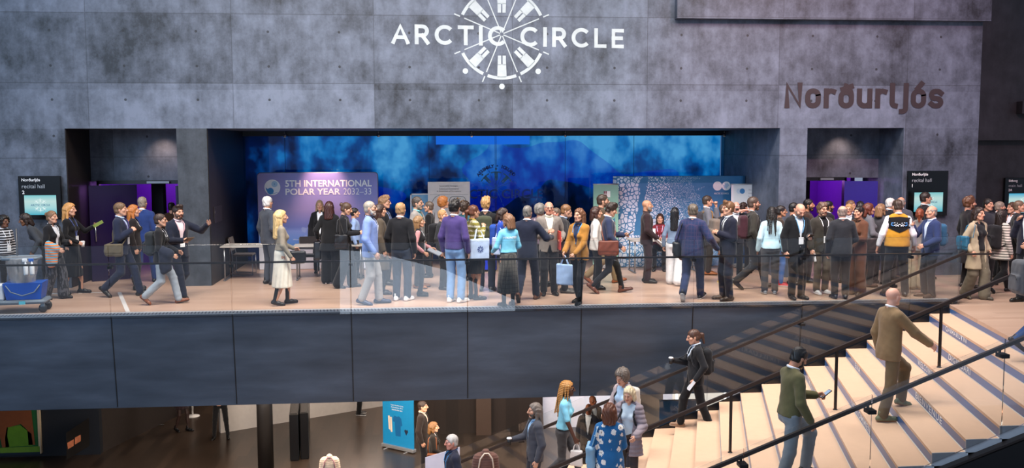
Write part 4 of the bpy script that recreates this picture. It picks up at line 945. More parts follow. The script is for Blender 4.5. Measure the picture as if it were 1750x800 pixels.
gc = at(848, 322, 1, 7.28); gl = empty('window_emblem', (gc[0], 7.28, gc[2]), 0, 'faint dark blue round emblem and lettering on the blue glass behind the crowd', 'emblem')
GM = plain('#0b3c8c', .5, key='glass_print'); GM2 = plain('#2f6f9c', .5, key='glass_print_pale')
arc_text('arc_lettering', 'ASSEMBLY • ICELAND', (0, 0, 0), .52, -52, 52, .105, (1, 0, 0), (0, 0, 1), (0, -1, 0), GM, gl, .006)
eb = MB(); emblem(eb, (0, 0, 0), .42, (1, 0, 0), (0, 0, 1), (0, -1, 0), skip=(0, 1, 2, 6, 7)); eb.build('wheel', GM2, gl, recalc=False)
q0, q1 = at(772, 340, 1, 7.28), at(928, 340, 1, 7.28)
text('lettering', 'ARCTIC CIRCLE', (q0[0]-gc[0], -.002, q0[2]-gc[2]), (1, 0, 0), (0, 0, 1), width=q1[0]-q0[0], height=.23, mat=GM, parent=gl, bold=.02)
lx0, lx1 = at(745, 240, 1, 7.95)[0], at(905, 240, 1, 7.95)[0]; lz0, lz1 = at(800, 247, 1, 7.95)[2], at(800, 231, 1, 7.95)[2]
struct('window_1_lit_panel', MB().box(lx0, 7.93, lz0, lx1, 7.97, min(lz1, SOF-.02)), glow('#1f8cf0', 1.1))
# ------------------------------------------------------------------ signs, stands, furniture
def flat_text(par, body, x, z, w_=None, h_=None, m=None, bold=.0, y=-.002, align='LEFT', name='lettering', spacing=1.0):
    return text(name, body, (x, y, z), (1, 0, 0), (0, 0, 1), width=w_, height=h_, mat=m, parent=par, bold=bold, align=align, spacing=spacing)
WT = plain('#f2f2f2', .5, key='white_print2'); GT = plain('#9aa0a6', .5, key='grey_print'); NAVT = plain('#1d5d86', .5, key='blue_print')
def disc(b, cx, cz, r, y, n=24, r2=None):
    return b._add([(cx+r*math.cos(t), y, cz+(r2 or r)*math.sin(t)) for t in np.linspace(0, 2*math.pi, n+1)[:-1]], [tuple(range(n))])
def screen_sign(label, p0, p1, lines, scr, Y=YW, teal='#7fd0d6', strength=.85, dx=0):
    x0, z1 = at(p0[0], p0[1], 1, Y)[[0, 2]]; x1, z0 = at(p1[0], p1[1], 1, Y)[[0, 2]]; W = x1-x0+dx; Hh = z1-z0
    e = empty('hall_sign', (x0, Y-.01, z0), 0, label, 'sign')
    MB().rbox(0, -.07, 0, W, .008, Hh, .006).build('case', plain('#060708', .18, key='gloss_black'), e)
    zt = Hh-.045
    for t, hgt, m, bd, in lines: flat_text(e, t, .09*W, zt-hgt, None, hgt, m, bd, y=-.073); zt -= hgt*1.0+.045
    sx0, sx1, sz0, sz1 = scr[0]*W, scr[1]*W, scr[2]*Hh, scr[3]*Hh
    s = NT('screen_picture'); x_, y_, z_ = s.sep(); f = s.n('MapRange', i_0=z_, i_1=sz0, i_2=sz1)
    s.b.inputs['Base Color'].default_value = (0, 0, 0, 1); s.set(s.b.inputs['Emission Color'], s.ramp(f.outputs[0], [(0, lin('#48b9d0')), (.35, lin('#a9dfe2')), (.7, lin('#c6e8e4')), (1, lin(teal))])); s.b.inputs['Emission Strength'].default_value = strength
    sc = MB().box(sx0, -.074, sz0, sx1, -.069, sz1).build('screen', s.m, e); cx, cz = (sx0+sx1)/2, (sz0+sz1)/2
    eb = MB(); emblem(eb, (cx, -.075, cz), (sz1-sz0)*.30, (1, 0, 0), (0, 0, 1), (0, -1, 0), skip=(2, 6)); eb.build('emblem', glow('#e8fbfa', .9), sc, recalc=False)
    flat_text(sc, 'ARCTIC CIRCLE', cx, cz-(sz1-sz0)*.05, (sx1-sx0)*.6, (sz1-sz0)*.1, NAVT, .01, y=-.0765, align='CENTER'); return e
screen_sign('black hall sign with teal screen on the concrete by the cleaning cart', (33, 301), (108, 373), (('Norðurljós', .075, WT, .012), ('recital hall', .075, GT, .0), ('2', .07, WT, .015)), (.13, .89, .09, .55))
screen_sign('black hall sign with teal screen behind the tall man with glasses', (1550, 292), (1615, 368), (('Norðurljós', .075, WT, .012), ('recital hall', .075, GT, .0), ('1', .07, WT, .015)), (.16, .88, .09, .52))
screen_sign('black hall sign with blue screen, marked main hall 2A', (1715, 304), (1752, 370), (('Eldborg', .07, WT, .012), ('main hall', .07, GT, .0), ('2A', .06, WT, .015)), (.11, .93, .10, .60), Y=6.58, teal='#3fb4dd', dx=.42)
# -- fifth polar year wall
IY = 6.0; x0, z1 = at(440, 296, 1, IY)[[0, 2]]; x1 = at(645, 296, 1, IY)[0]; W = x1-x0; Hh = z1
ip = empty('exhibition_wall', (x0, IY, 0), 0, 'purple and blue rounded fabric display wall headed fifth international polar year', 'display')
r = .07; poly = [(0, .01), (W, .01)]+[(W-r+r*math.cos(t), Hh-r+r*math.sin(t)) for t in np.linspace(0, math.pi/2, 6)]+[(r+r*math.cos(t), Hh-r+r*math.sin(t)) for t in np.linspace(math.pi/2, math.pi, 6)]
s = NT('polar_print'); co = s.coord(); x_, y_, z_ = s.sep(co); hz = s.n('MapRange', i_0=z_, i_1=0.0, i_2=Hh)
c_ = s.ramp(hz.outputs[0], [(0, lin('#d9dbe6')), (.235, lin('#d9dbe6')), (.24, lin('#4a86d0')), (.40, lin('#7f97d8')), (.44, lin('#6a7cc4')), (.62, lin('#a09ad0')), (.8, lin('#8f90cc')), (1, lin('#8486c4'))])
ic = s.math('MULTIPLY', s.math('LESS_THAN', z_, .98), s.math('GREATER_THAN', s.math('ADD', s.noise(2.1, 4, s.mapping((1, 1, 1.2), co)), s.math('MULTIPLY', z_, -.25)), .36)); ic = s.math('MULTIPLY', ic, s.math('GREATER_THAN', z_, .54))
s.set(s.b.inputs['Base Color'], s.mix(s.math('MULTIPLY', ic, .55), c_, lin('#9fb3dd'))); s.b.inputs['Roughness'].default_value = .6
MB().prism(poly, -.03, .03).build('fabric_print', s.m, ip)
MB().tube([(x, 0, z) for x, z in poly], .016, 6, close=True).build('frame_tube', plain('#9a9aa2', .4, .5, key='alu'), ip)
for q in (.3, W-.3): MB().rbox(q-.05, -.25, 0, q+.05, .25, .015, .004).build('foot', plain('#77777d', .4, .5, key='alu_dark'), ip)
k = W/205.; px_ = lambda x, y: ((x-440)*k, Hh-(y-296)*k)
a, b = px_(487, 320), px_(635, 320); flat_text(ip, '5TH INTERNATIONAL', a[0], a[1], b[0]-a[0], .155, WT, .022, y=-.034)
a, b = px_(487, 334), px_(581, 334); flat_text(ip, 'POLAR YEAR', a[0], a[1], b[0]-a[0], .15, WT, .022, y=-.034)
a, b = px_(586, 334), px_(634, 334); flat_text(ip, '2032–33', a[0], a[1], b[0]-a[0], .15, WT, -.004, y=-.034)
a = px_(465, 320.5); lg = MB(); disc(lg, a[0], a[1], .18, -.033, 32); lg.mat(1); disc(lg, a[0]-.045, a[1]-.085, .075, -.0345, 20); lg._add([(a[0]+.15*math.cos(t), -.034, a[1]+.15*math.sin(t)) for t in np.linspace(math.pi, 1.72*math.pi, 12)]+[(a[0]+.04+.085*math.cos(t), -.034, a[1]-.09+.05*math.sin(t)) for t in np.linspace(1.9*math.pi, 1.0*math.pi, 9)], [tuple(range(21))])
lg.mat(2); disc(lg, a[0]+.05, a[1]+.075, .07, -.0345, 20); lg.mat(1); disc(lg, a[0]+.05, a[1]+.075, .012, -.0352, 10)
lg.build('round_logo', [plain('#dfe9f2', .5, key='logo_pale'), plain('#2f86c8', .5, key='logo_blue'), plain('#9cc4e2', .5, key='logo_mid')], ip, recalc=False)
a = px_(498, 413); flat_text(ip, 'Weathering Tomorrow', a[0], a[1], .55, .035, WT, .0, y=-.034)
spot('wall_lamp', (x0+W*.55, IY-.55, Hh+.75), (x0+W*.55, IY, Hh-.35), 230, 62, (1, .52, .42), .8)
# -- sea-ice wall
AY = 5.55; x0, z1 = at(1063, 302, 1, AY)[[0, 2]]; x1 = at(1278, 302, 1, AY)[0]; W = x1-x0; Hh = z1
ac = empty('exhibition_wall', (x0, AY, 0), 0, 'wide blue and white sea ice photo wall with two round white marks', 'display')
s = NT('sea_ice_print'); co = s.coord(); x_, y_, z_ = s.sep(co); flat = s.n('CombineXYZ', i_0=x_, i_1=z_).outputs[0]
sz = s.n('MapRange', i_0=s.math('ADD', x_, s.math('MULTIPLY', z_, .55)), i_1=.3, i_2=3.7)
wv = s.n('VectorMath', operation='ADD'); s.set(wv.inputs[0], flat); nz = s.n('TexNoise', i_Scale=3.0, i_Detail=3.0); s.set(nz.inputs['Vector'], flat); vm = s.n('VectorMath', operation='SCALE'); s.set(vm.inputs[0], nz.outputs[1]); vm.inputs[3].default_value = .09; s.set(wv.inputs[1], vm.outputs[0])
def floes(scale, thr):
    v = s.n('TexVoronoi', feature='DISTANCE_TO_EDGE', i_Scale=scale); s.set(v.inputs['Vector'], wv.outputs[0]); return s.math('GREATER_THAN', v.outputs[0], thr)
f1, f2, f3 = floes(11, .10), floes(22, .16), floes(46, .24)
f = s.math('ADD', s.math('MULTIPLY', f1, s.math('LESS_THAN', sz.outputs[0], .36)), s.math('MULTIPLY', f2, s.math('MULTIPLY', s.math('GREATER_THAN', sz.outputs[0], .36), s.math('LESS_THAN', sz.outputs[0], .55))))
f = s.math('ADD', f, s.math('MULTIPLY', s.math('MULTIPLY', f3, s.math('GREATER_THAN', sz.outputs[0], .55)), s.math('LESS_THAN', s.math('ADD', sz.outputs[0], s.math('MULTIPLY', s.noise(5, 4, flat), .5)), .98)))
lead = s.math('MULTIPLY', s.math('LESS_THAN', s.math('ABSOLUTE', s.math('SUBTRACT', s.math('ADD', x_, s.math('MULTIPLY', s.noise(2.2, 3, flat), .35)), s.math('ADD', .42, s.math('MULTIPLY', z_, .14)))), .085), s.math('GREATER_THAN', z_, .75))
dens = s.math('GREATER_THAN', s.noise(7, 5, flat), .30); f = s.math('MULTIPLY', s.math('MULTIPLY', f, dens), s.math('SUBTRACT', 1.0, lead))
base = s.mix(s.noise(3, 4, flat), lin('#2a6c9c'), lin('#4b86b4')); s.set(s.b.inputs['Base Color'], s.mix(s.math('MULTIPLY', f, .86), base, lin('#dfe6f2'))); s.b.inputs['Roughness'].default_value = .5
pr = [(0, 0)]+[(-.17*math.sin(t)+0, .2-.2*math.cos(t)) for t in np.linspace(.3, math.pi-.3, 6)]+[(0, .4), (W, .4)]+[(W+.17*math.sin(t)-.17, .2+.2*math.cos(t)) for t in np.linspace(.3, math.pi-.3, 6)]+[(W-.17, 0)]
MB().prism([(p[0], p[1]) for p in pr], .01, Hh, 'xy').build('fabric_print', s.m, ac)
k = W/215.; px_ = lambda x, y: ((x-1063)*k, Hh-(y-302)*k); a = px_(1226, 318.5); b = px_(1241, 318.5); lg = MB(); disc(lg, a[0], a[1], .108, -.003, 28); disc(lg, b[0], b[1], .105, -.0045, 28); lg.mat(1); lg._add([(b[0]+.085*math.cos(t)*q, -.006, b[1]+.085*math.sin(t)*q) for t, q in zip(np.linspace(.3, 5.2, 12), (1, .7, 1, .6, .9, .5, 1, .7, .9, .6, .8, .5))], [tuple(range(12))])
lg.build('round_marks', [WT, plain('#b9cfe4', .5, key='mark_shade')], ac, recalc=False); a = px_(1233, 332.5); flat_text(ac, 'ARCTIC COUNCIL', a[0], a[1], .36, .04, WT, .012, y=-.004, align='CENTER')
# -- roll-up banners and boards
def rollup(label, x, y, w_, h_, m, rz=0.0, z=0.0, name='roll_up_banner'):
    e = empty(name, (x, y, z), rz, label, 'banner'); MB().rbox(-w_/2-.015, -.07, .018, w_/2+.015, .07, .10, .012).build('base_case', plain('#a9abae', .35, .6, key='alu_base'), e)
    for q in (-w_*.32, w_*.32): MB().rbox(q-.02, -.19, 0, q+.02, .19, .018, .005).build('foot', plain('#b9bbbe', .35, .6, key='alu_foot'), e)
    MB().box(-w_/2, -.004, .09, w_/2, .004, h_).build('printed_sheet', m, e); MB().tube([(-w_/2-.005, 0, h_), (w_/2+.005, 0, h_)], .014, 8).build('top_rail', plain('#b0b2b5', .35, .6, key='alu_rail'), e)
    MB().tube([(0, .03, .09), (0, .012, h_)], .009, 6).build('pole', plain('#8c8e92', .35, .6, key='alu_pole'), e); return e
g0, g1 = at(1014, 315, 1, 5.3), at(1057, 315, 1, 5.3)
ge = rollup('mint green roll-up banner with a small maroon and white emblem', (g0[0]+g1[0])/2, 5.3, g1[0]-g0[0], g0[2], plain('#7fae9c', .5, key='mint_print')); gh = g0[2]
lg = MB(); lg.quad((-.05, -.006, gh-.30), (.02, -.006, gh-.30), (.02, -.006, gh-.16), (-.05, -.006, gh-.16)); lg.mat(1); lg.quad((.02, -.006, gh-.30), (.10, -.006, gh-.30), (.10, -.006, gh-.16), (.02, -.006, gh-.16)); lg.quad((-.05, -.007, gh-.235), (.10, -.007, gh-.235), (.10, -.007, gh-.222), (-.05, -.007, gh-.222)); lg.quad((-.022, -.007, gh-.30), (-.010, -.007, gh-.30), (-.010, -.007, gh-.16), (-.022, -.007, gh-.16))
lg.build('emblem', [plain('#6b2038', .5, key='maroon'), plain('#dfe6e2', .5, key='pale')], ge, recalc=False)
for i, ptl in enumerate(([(-.12, .75), (-.07, 1.12), (0, 1.18), (.05, 1.1), (.03, .8)], [(.08, .62), (.07, .85), (.12, 1.05), (.2, 1.18), (.22, .95), (.16, .75), (.24, .66)])): MB().tube([(x, -.008, z) for x, z in ptl], .012, 5).build('outline_drawing', plain('#1f6fae', .5, key='line_blue'), ge)
w0, w1 = at(1250, 315, 1, 5.2), at(1311, 315, 1, 5.2); wh = w0[2]; ww = w1[0]-w0[0]
s = NT('white_navy_print'); x_, y_, z_ = s.sep(); cv = s.math('ADD', 1.22, s.math('MULTIPLY', s.math('SINE', s.math('MULTIPLY', s.math('SUBTRACT', x_, .1), 4.2)), .06))
s.set(s.b.inputs['Base Color'], s.mix(s.math('LESS_THAN', z_, cv), lin('#e9ebee'), lin('#1e3a63'))); we = rollup('white and navy roll-up banner with grey words beside the sea ice wall', (w0[0]+w1[0])/2, 5.2, ww, wh, s.m)
for i, t in enumerate(('We are the leading', 'intergovernmental', 'forum promoting', 'cooperation in')): flat_text(we, t, -.02, wh-.16-i*.075, .36 if i < 2 else .3, .045, GT, .0, y=-.006)
lg = MB(); disc(lg, -.24, wh-.16, .062, -.0055, 20); lg.mat(1); disc(lg, -.165, wh-.16, .062, -.0062, 20); lg.build('round_marks', [plain('#cfdcea', .5, key='mark_a'), plain('#3f7fb8', .5, key='mark_b')], we, recalc=False); disc(MB(), -.2, 1.34, .17, -.006, 24, .11).build('photo_disc', plain('#9c8fb0', .5, key='disc_print'), we, recalc=False)
for i in range(7): flat_text(we, ('members', 'observers', 'participants', 'projects', 'groups', 'states', 'work')[i], .12, 1.02-i*.11, .2, .035, plain('#8fa4c0', .5, key='faint_print'), 0, y=-.006)
# framed blue poster and white board on easels
def board(label, p0, p1, zb, Y, m, lean, fr=None):
    a_, b_ = at(*p0, 1, Y), at(*p1, 1, Y); W_ = b_[0]-a_[0]; h_ = a_[2]-zb; e = empty('poster_board', ((a_[0]+b_[0])/2, Y, 0), 0, label, 'poster')
    p_ = MB(); ly = lean*h_; p_.hexa([(-W_/2, -ly, zb), (W_/2, -ly, zb), (W_/2, .012-ly, zb), (-W_/2, .012-ly, zb)], [(-W_/2, 0, a_[2]), (W_/2, 0, a_[2]), (W_/2, .012, a_[2]), (-W_/2, .012, a_[2])]); p_.build('panel', m, e)
    if fr:
        b2 = MB()
        for q in ((-W_/2, zb, W_/2, zb+.03), (-W_/2, a_[2]-.03, W_/2, a_[2]), (-W_/2, zb, -W_/2+.03, a_[2]), (W_/2-.03, zb, W_/2, a_[2])): b2.box(q[0], -ly-.012, q[1], q[2], .0, q[3])
        b2.build('frame', fr, e)
    for q in (-1, 1): MB().tube([(q*W_*.42, -ly-.02+.0, .0), (q*W_*.3, .03, a_[2]-.05)], .014, 8).build('easel_leg', plain('#5a4636', .5, key='easel_wood'), e)
    MB().tube([(0, .5, 0), (0, .04, a_[2]-.12)], .014, 8).build('easel_leg', plain('#5a4636', .5, key='easel_wood'), e); MB().rbox(-W_*.5, -ly-.03, zb-.03, W_*.5, -ly+.03, zb, .006).build('easel_tray', plain('#5a4636', .5, key='easel_wood'), e)
    return e, W_, a_[2], ly
pe, pw, pz, pl = board('tall white poster board with orange drawing standing behind the crowd', (731, 311), (803, 311), .55, 6.1, plain('#ece3da', .6, key='poster_paper'), .0)
PT = plain('#7d7672', .6, key='poster_print')
for i, (t, w_) in enumerate((('Sustainability Strategies,', .44), ('Cultural and Governmental', .46), ('& Dimensions of Perceptions', .56))): flat_text(pe, t, 0, pz-.12-i*.062, w_, .04, PT, 0, y=-.004, align='CENTER')
MB().tube([(.20+.19*math.cos(t), -.006, pz-.45+.115*math.sin(t)+.02*math.sin(3*t)) for t in np.linspace(0, 6.283, 25)[:-1]], .006, 4, close=True).build('outline_drawing', plain('#3a3634', .6, key='ink'), pe)
lg = MB(); rr_ = np.random.RandomState(4)
for i in range(26): t, q = rr_.uniform(0, 6.28), rr_.uniform(0, 1)**.6; disc(lg, .20+.14*q*math.cos(t), pz-.45+.075*q*math.sin(t), rr_.uniform(.008, .024), -.0045-i*.00005, 8)
lg.build('orange_drawing', plain('#d99a4a', .6, key='orange_ink'), pe, recalc=False)
MB().tube([(-.22+.2*math.cos(t), -.006, pz-.62+.3*math.sin(t)) for t in np.linspace(math.pi*.5, math.pi, 10)], .006, 4).build('arc_drawing', PT, pe)
MB().quad((-pw/2+.04, -.005, pz-.30), (pw/2-.04, -.005, pz-.30), (pw/2-.04, -.005, pz-.295), (-pw/2+.04, -.005, pz-.295)).build('rule_line', PT, pe, recalc=False)
s = NT('ice_poster_print'); x_, y_, z_ = s.sep(); s.set(s.b.inputs['Base Color'], s.mix(s.noise(3, 4), lin('#3f8fbd'), lin('#a9cfe2')))
board('small blue poster in a white frame partly behind the tall white board', (701, 331), (736, 331), .8, 6.25, s.m, .0, WHITE)
# -- tables and chairs in the recess
def table(label, x, y, w_, d_, h_=.74, top='#b5aea6', rz=0):
    e = empty('table', (x, y, 0), rz, label, 'table'); MB().rbox(-w_/2, -d_/2, h_-.028, w_/2, d_/2, h_, .006).build('table_top', plain(top, .5, key='table_top'), e)
    for q in (-1, 1):
        for p in (-1, 1): MB().tube([(q*(w_/2-.08), p*(d_/2-.06), 0), (q*(w_/2-.08), p*(d_/2-.06), h_-.028)], .018, 10).build('leg', plain('#8f9195', .3, .8, key='chrome'), e)
        MB().rbox(q*(w_/2-.08)-.025, -d_/2+.0, 0.001, q*(w_/2-.08)+.025, d_/2, .03, .008).build('foot_bar', plain('#8f9195', .3, .8, key='chrome'), e)
    return e
def chair(label, x, y, rz, seat='#4a3d38'):
    e = empty('chair', (x, y, 0), math.radians(rz), label, 'chair'); m = plain('#8f9195', .3, .8, key='chrome')
    MB().rbox(-.22, -.22, .43, .22, .22, .47, .015).build('seat', fabric(seat), e); bk = MB(); bk.hexa([(-.21, .21, .56), (.21, .21, .56), (.21, .235, .56), (-.21, .235, .56)], [(-.21, .27, .84), (.21, .27, .84), (.21, .295, .84), (-.21, .295, .84)]); bk.build('backrest', fabric(seat), e)
    for q in (-1, 1): MB().tube([(q*.22, -.21, .44), (q*.22, -.22, .012), (q*.22, .22, .012), (q*.22, .21, .44), (q*.22, .29, .82)], .011, 8).build('sled_leg', m, e)
    return e
tp = at(424, 424, 2, .74); table('pale table with chrome legs at the end of the recess beside grey suited man', tp[0]-.05, 4.45, 1.2, .7)
tp = at(530, 426, 2, .74); table('pale table in front of the polar year wall, beside the women in black', tp[0]+.3, 4.3, 1.5, .5)
tp = at(1120, 408, 2, .74); table('table with pale top in front of the sea ice wall', tp[0]-.02, 4.75, 1.2, .7); tp = at(1225, 408, 2, .74); table('table with pale top beside the navy roll-up banner', tp[0]-.1, 4.75, .9, .5, .8)
tp = at(420, 455, 2, .45); chair('brown chair with chrome frame against the dark recess end', 1.25, 5.2, 90); chair('black seated chrome chair standing in front of the polar year wall', at(523, 440, 2, .45)[0], 4.85, 0, '#2a2628')
chair('brown seated chrome chair behind the woman with the shoulder bag', at(588, 440, 2, .45)[0]+.1, 4.95, 20, '#5a4036')
lf = MB().box(0, -.01, 0, .16, .0, .22); lf.build('leaflet_holder', plain('#e6e8ec', .4, key='leaflet'), empty('leaflet_stand', (at(1108, 420, 1, 4.9)[0], at(1108, 420, 1, 4.9)[1], .742), 0, 'white leaflet stand on the table before the sea ice wall', 'leaflet stand'))
# blue lamp box on the floor
lb = empty('blue_light', (at(836, 445, 1, 5.2)[0], 5.2, 0), 0, 'glowing blue stage lamp with a dotted face between the visitors', 'lamp'); MB().rbox(-.17, -.12, .02, .17, .12, .9, .03).build('case', plain('#0a0d2a', .4, key='lamp_case'), lb); MB().rbox(-.15, -.13, .05, .15, -.118, .88, .004).build('face', glow('#1038d8', .9), lb)
dt = MB()
for i in range(4):
    for j in range(2): disc(dt, -.105+i*.07, .40+j*.09, .026, -.1325, 10)
dt.build('bright_dots', glow('#c8e4ff', 2.0), lb, recalc=False)
# -- cleaning cart at the gallery edge
cx, cy = at(40, 520, 2, 0)[:2]; ct = empty('cleaning_cart', (cx+.33, .62, 0), math.radians(8), 'grey cleaning cart with clear waste bag and blue bucket by the glass edge', 'cart')
ct.scale = (1, 1, 1.12); GP = plain('#6f7b86', .5, key='cart_plastic'); WH = plain('#2c2e31', .5, key='cart_wheel')
MB().rbox(-.55, -.24, .14, .42, .24, .21, .03).build('base_tray', GP, ct)
for q, p in ((-.5, -.18), (-.5, .18), (.36, -.18), (.36, .18)):
    wb = MB(); wb.lathe([(.03, -.018), (.065, -.016), (.07, 0), (.065, .016), (.03, .018)], (q, p, .07), 18, 'y'); c_ = wb.build('castor', WH, ct); MB().rbox(q-.035, p-.026, .09, q+.035, p+.026, .15, .01).build('castor_fork', GP, c_)
MB().tube([(-.5, -.2, .2), (-.5, -.2, 1.02), (-.5, .2, 1.02), (-.5, .2, .2)], .018, 8).build('push_frame', GP, ct); MB().tube([(-.1, .2, .2), (-.1, .2, 1.28)], .017, 8).build('mop_pole', plain('#3c3f44', .4, key='pole'), ct)
MB().tube([(-.24, -.2, .84), (.28, -.2, .84), (.33, 0, .84), (.28, .2, .84), (-.24, .2, .84), (-.28, 0, .84)], .024, 8, close=True).build('bag_ring', GP, ct); MB().tube([(-.5, -.18, .84), (-.24, -.18, .84)], .016, 8).tube([(-.5, .18, .84), (-.24, .18, .84)], .016, 8).build('ring_arm', GP, ct)
f = Field((-.36, -.3, .3), (.42, .3, .92), .014); f.cap((0.02, 0, .84), (.02, 0, .45), .26, .2, 0); X, Y, Z = f.grid(); f.F += (.012*wob((X, Y, Z*.6), 38, 9)).astype(np.float32); f.F = np.maximum(f.F, Z-.85); f.F = np.maximum(f.F, -(f.F+.008)) if False else f.F; V, Q = f.mesh()
s = NT('clear_bag'); tb = s.n('BsdfTransparent'); tb.inputs[0].default_value = (.86, .86, .88, 1); pb = s.b; pb.inputs['Base Color'].default_value = lin('#c9c6c4'); pb.inputs['Roughness'].default_value = .2; mx = s.n('MixShader'); mx.inputs[0].default_value = .42; s.t.links.new(tb.outputs[0], mx.inputs[1]); s.t.links.new(pb.outputs[0], mx.inputs[2]); s.t.links.new(mx.outputs[0], s.out.inputs[0])
add_obj('waste_bag', np_mesh('waste_bag', V, Q), s.m, ct)
f = Field((-.3, -.25, .3), (.3, .25, .62), .014); f.cap((.02, 0, .45), (.04, 0, .5), .15, .12, 0); X, Y, Z = f.grid(); f.F += (.03*wob((X, Y, Z), 45, 3)).astype(np.float32); V, Q = f.mesh(); tag(add_obj('crumpled_waste', np_mesh('waste', V, Q), plain('#8a8078', .8, key='waste', var=.5), ct))
bk = MB(); bk.hexa([(-.2, -.21, .215), (.34, -.21, .215), (.34, .17, .215), (-.2, .17, .215)], [(-.25, -.235, .47), (.38, -.235, .47), (.38, .2, .47), (-.25, .2, .47)]); bk = bk.build('blue_bucket', plain('#0f4fae', .4, key='bucket'), ct); MB().tube([(-.2, -.24, .44), (-.12, -.25, .34), (.06, -.255, .28), (.25, -.25, .33), (.34, -.24, .44)], .009, 6).build('bucket_handle', GP, bk)
MB().rbox(-.36, -.2, .21, -.24, .02, .46, .02).build('white_cloth', plain('#dcdce0', .8, key='cloth'), ct)
for i, q in enumerate((.14, .24)):
    sb = MB(); sb.lathe([(.035, 0), (.038, .02), (.038, .12), (.03, .15), (.014, .18), (.014, .21)], (q, -.27, .60), 14); sb = sb.build('spray_bottle', plain('#e4e6ea', .4, key='bottle'), ct); MB().rbox(q-.05, -.285, .80, q+.03, -.255, .85, .008).build('trigger_head', plain('#2f5fb0' if i else '#e8e8ec', .4, key='trigger'), sb)
tt = MB(); tt.hexa([(.0, -.245, .145), (.1, -.245, .145), (.1, -.24, .145), (.0, -.24, .145)], [(.0, -.245, .195), (.1, -.245, .195), (.1, -.24, .195), (.0, -.24, .195)]); tt.build('maker_label', plain('#5fc0d0', .4, key='label_teal'), ct)
# -- lower hall
b0, b1 = at(655, 763, 2, ZL), at(708, 775, 2, ZL); bx, by = (b0[0]+b1[0])/2, (b0[1]+b1[1])/2; brz = math.atan2(b1[1]-b0[1], b1[0]-b0[0]); BW = math.hypot(*(b1-b0)[:2])
be = rollup('bright blue roll-up banner picturing a white tote and blue shirt', bx, by, BW, 2.2, plain('#0f86bf', .5, key='blue_banner'), brz, ZL)
k = BW/390.; P_ = lambda x, y: ((x-245)*k, (640-y)*k*1.02+.1)
def poly(name, pts, m, par, dy=-.006): return MB()._add([(*[P_(*p)[0]], dy, P_(*p)[1]) for p in pts], [tuple(range(len(pts)))]).build(name, m, par, recalc=False)
poly('tote_picture', [(102, 70), (213, 88), (213, 212), (105, 190)], plain('#ead9cc', .5, key='print_cream'), be); MB().tube([(P_(125, 75)[0], -.007, P_(125, 75)[1]), (P_(135, -10)[0], -.007, P_(0, -10)[1]), (P_(165, -10)[0], -.007, P_(0, -10)[1]), (P_(180, 82)[0], -.007, P_(180, 82)[1])], .009, 4).build('tote_handle_picture', plain('#ead9cc', .5, key='print_cream'), be)
c_ = P_(158, 138); disc(MB(), c_[0], c_[1], .045, -.0075, 16).build('round_mark', NAVT, be, recalc=False)
for cx_, cy_, q in ((260, 150, 1), (345, 490, .95)):
    poly('heart_picture', [(cx_-26*q, cy_-8), (cx_-12*q, cy_-24), (cx_, cy_-14), (cx_+14*q, cy_-24), (cx_+26*q, cy_-6), (cx_, cy_+34)], plain('#1b2740', .5, key='print_navy'), be)
poly('shirt_picture', [(205, 352), (230, 362), (255, 352), (285, 372), (298, 440), (277, 446), (275, 545), (212, 548), (203, 415), (180, 412), (186, 370)], plain('#0a5f98', .5, key='print_blue'), be)
poly('bottle_picture', [(118, 365), (140, 362), (148, 505), (126, 490)], plain('#e2cdb8', .5, key='print_sand'), be); poly('bottle_picture', [(146, 375), (166, 372), (172, 515), (152, 518)], plain('#e2cdb8', .5, key='print_sand'), be)
for i, (t, y0) in enumerate((('Support the Arctic Circle', 262), ('by purchasing official', 283), ('merchandise here', 304))): a = P_(235, y0); flat_text(be, t, a[0], a[1], .42-.04*i, .042, WT, 0, y=-.006, align='CENTER')
a = P_(280, 10); flat_text(be, 'SHOP', a[0], a[1], .14, .05, WT, .01, y=-.006, align='CENTER')
# two black gate cabinets
for i, (px0, px1, py) in enumerate(((496, 511, 789), (514, 528, 786))):
    p, q = at(px0, py, 2, ZL), at(px1, py, 2, ZL); e = empty('gate_cabinet', ((p[0]+q[0])/2, p[1], ZL), math.radians(6), ('tall narrow black cabinet beside the round column', 'narrow black cabinet of the pair, farther from the round column')[i], 'cabinet'); wd_ = q[0]-p[0]
    MB().rbox(-wd_/2, 0, 0.02, wd_/2, 2.2, 1.16, .012).build('body', plain('#08080a', .3, key='cabinet_black'), e); MB().box(-wd_/2+.02, .02, .0, wd_/2-.02, 2.15, .02).build('plinth', BLK, e); MB().rbox(-wd_/2+.03, .1, 1.16, wd_/2-.03, 2.1, 1.166, .002).build('top_plate', plain('#131317', .15, key='gate_glass'), e)
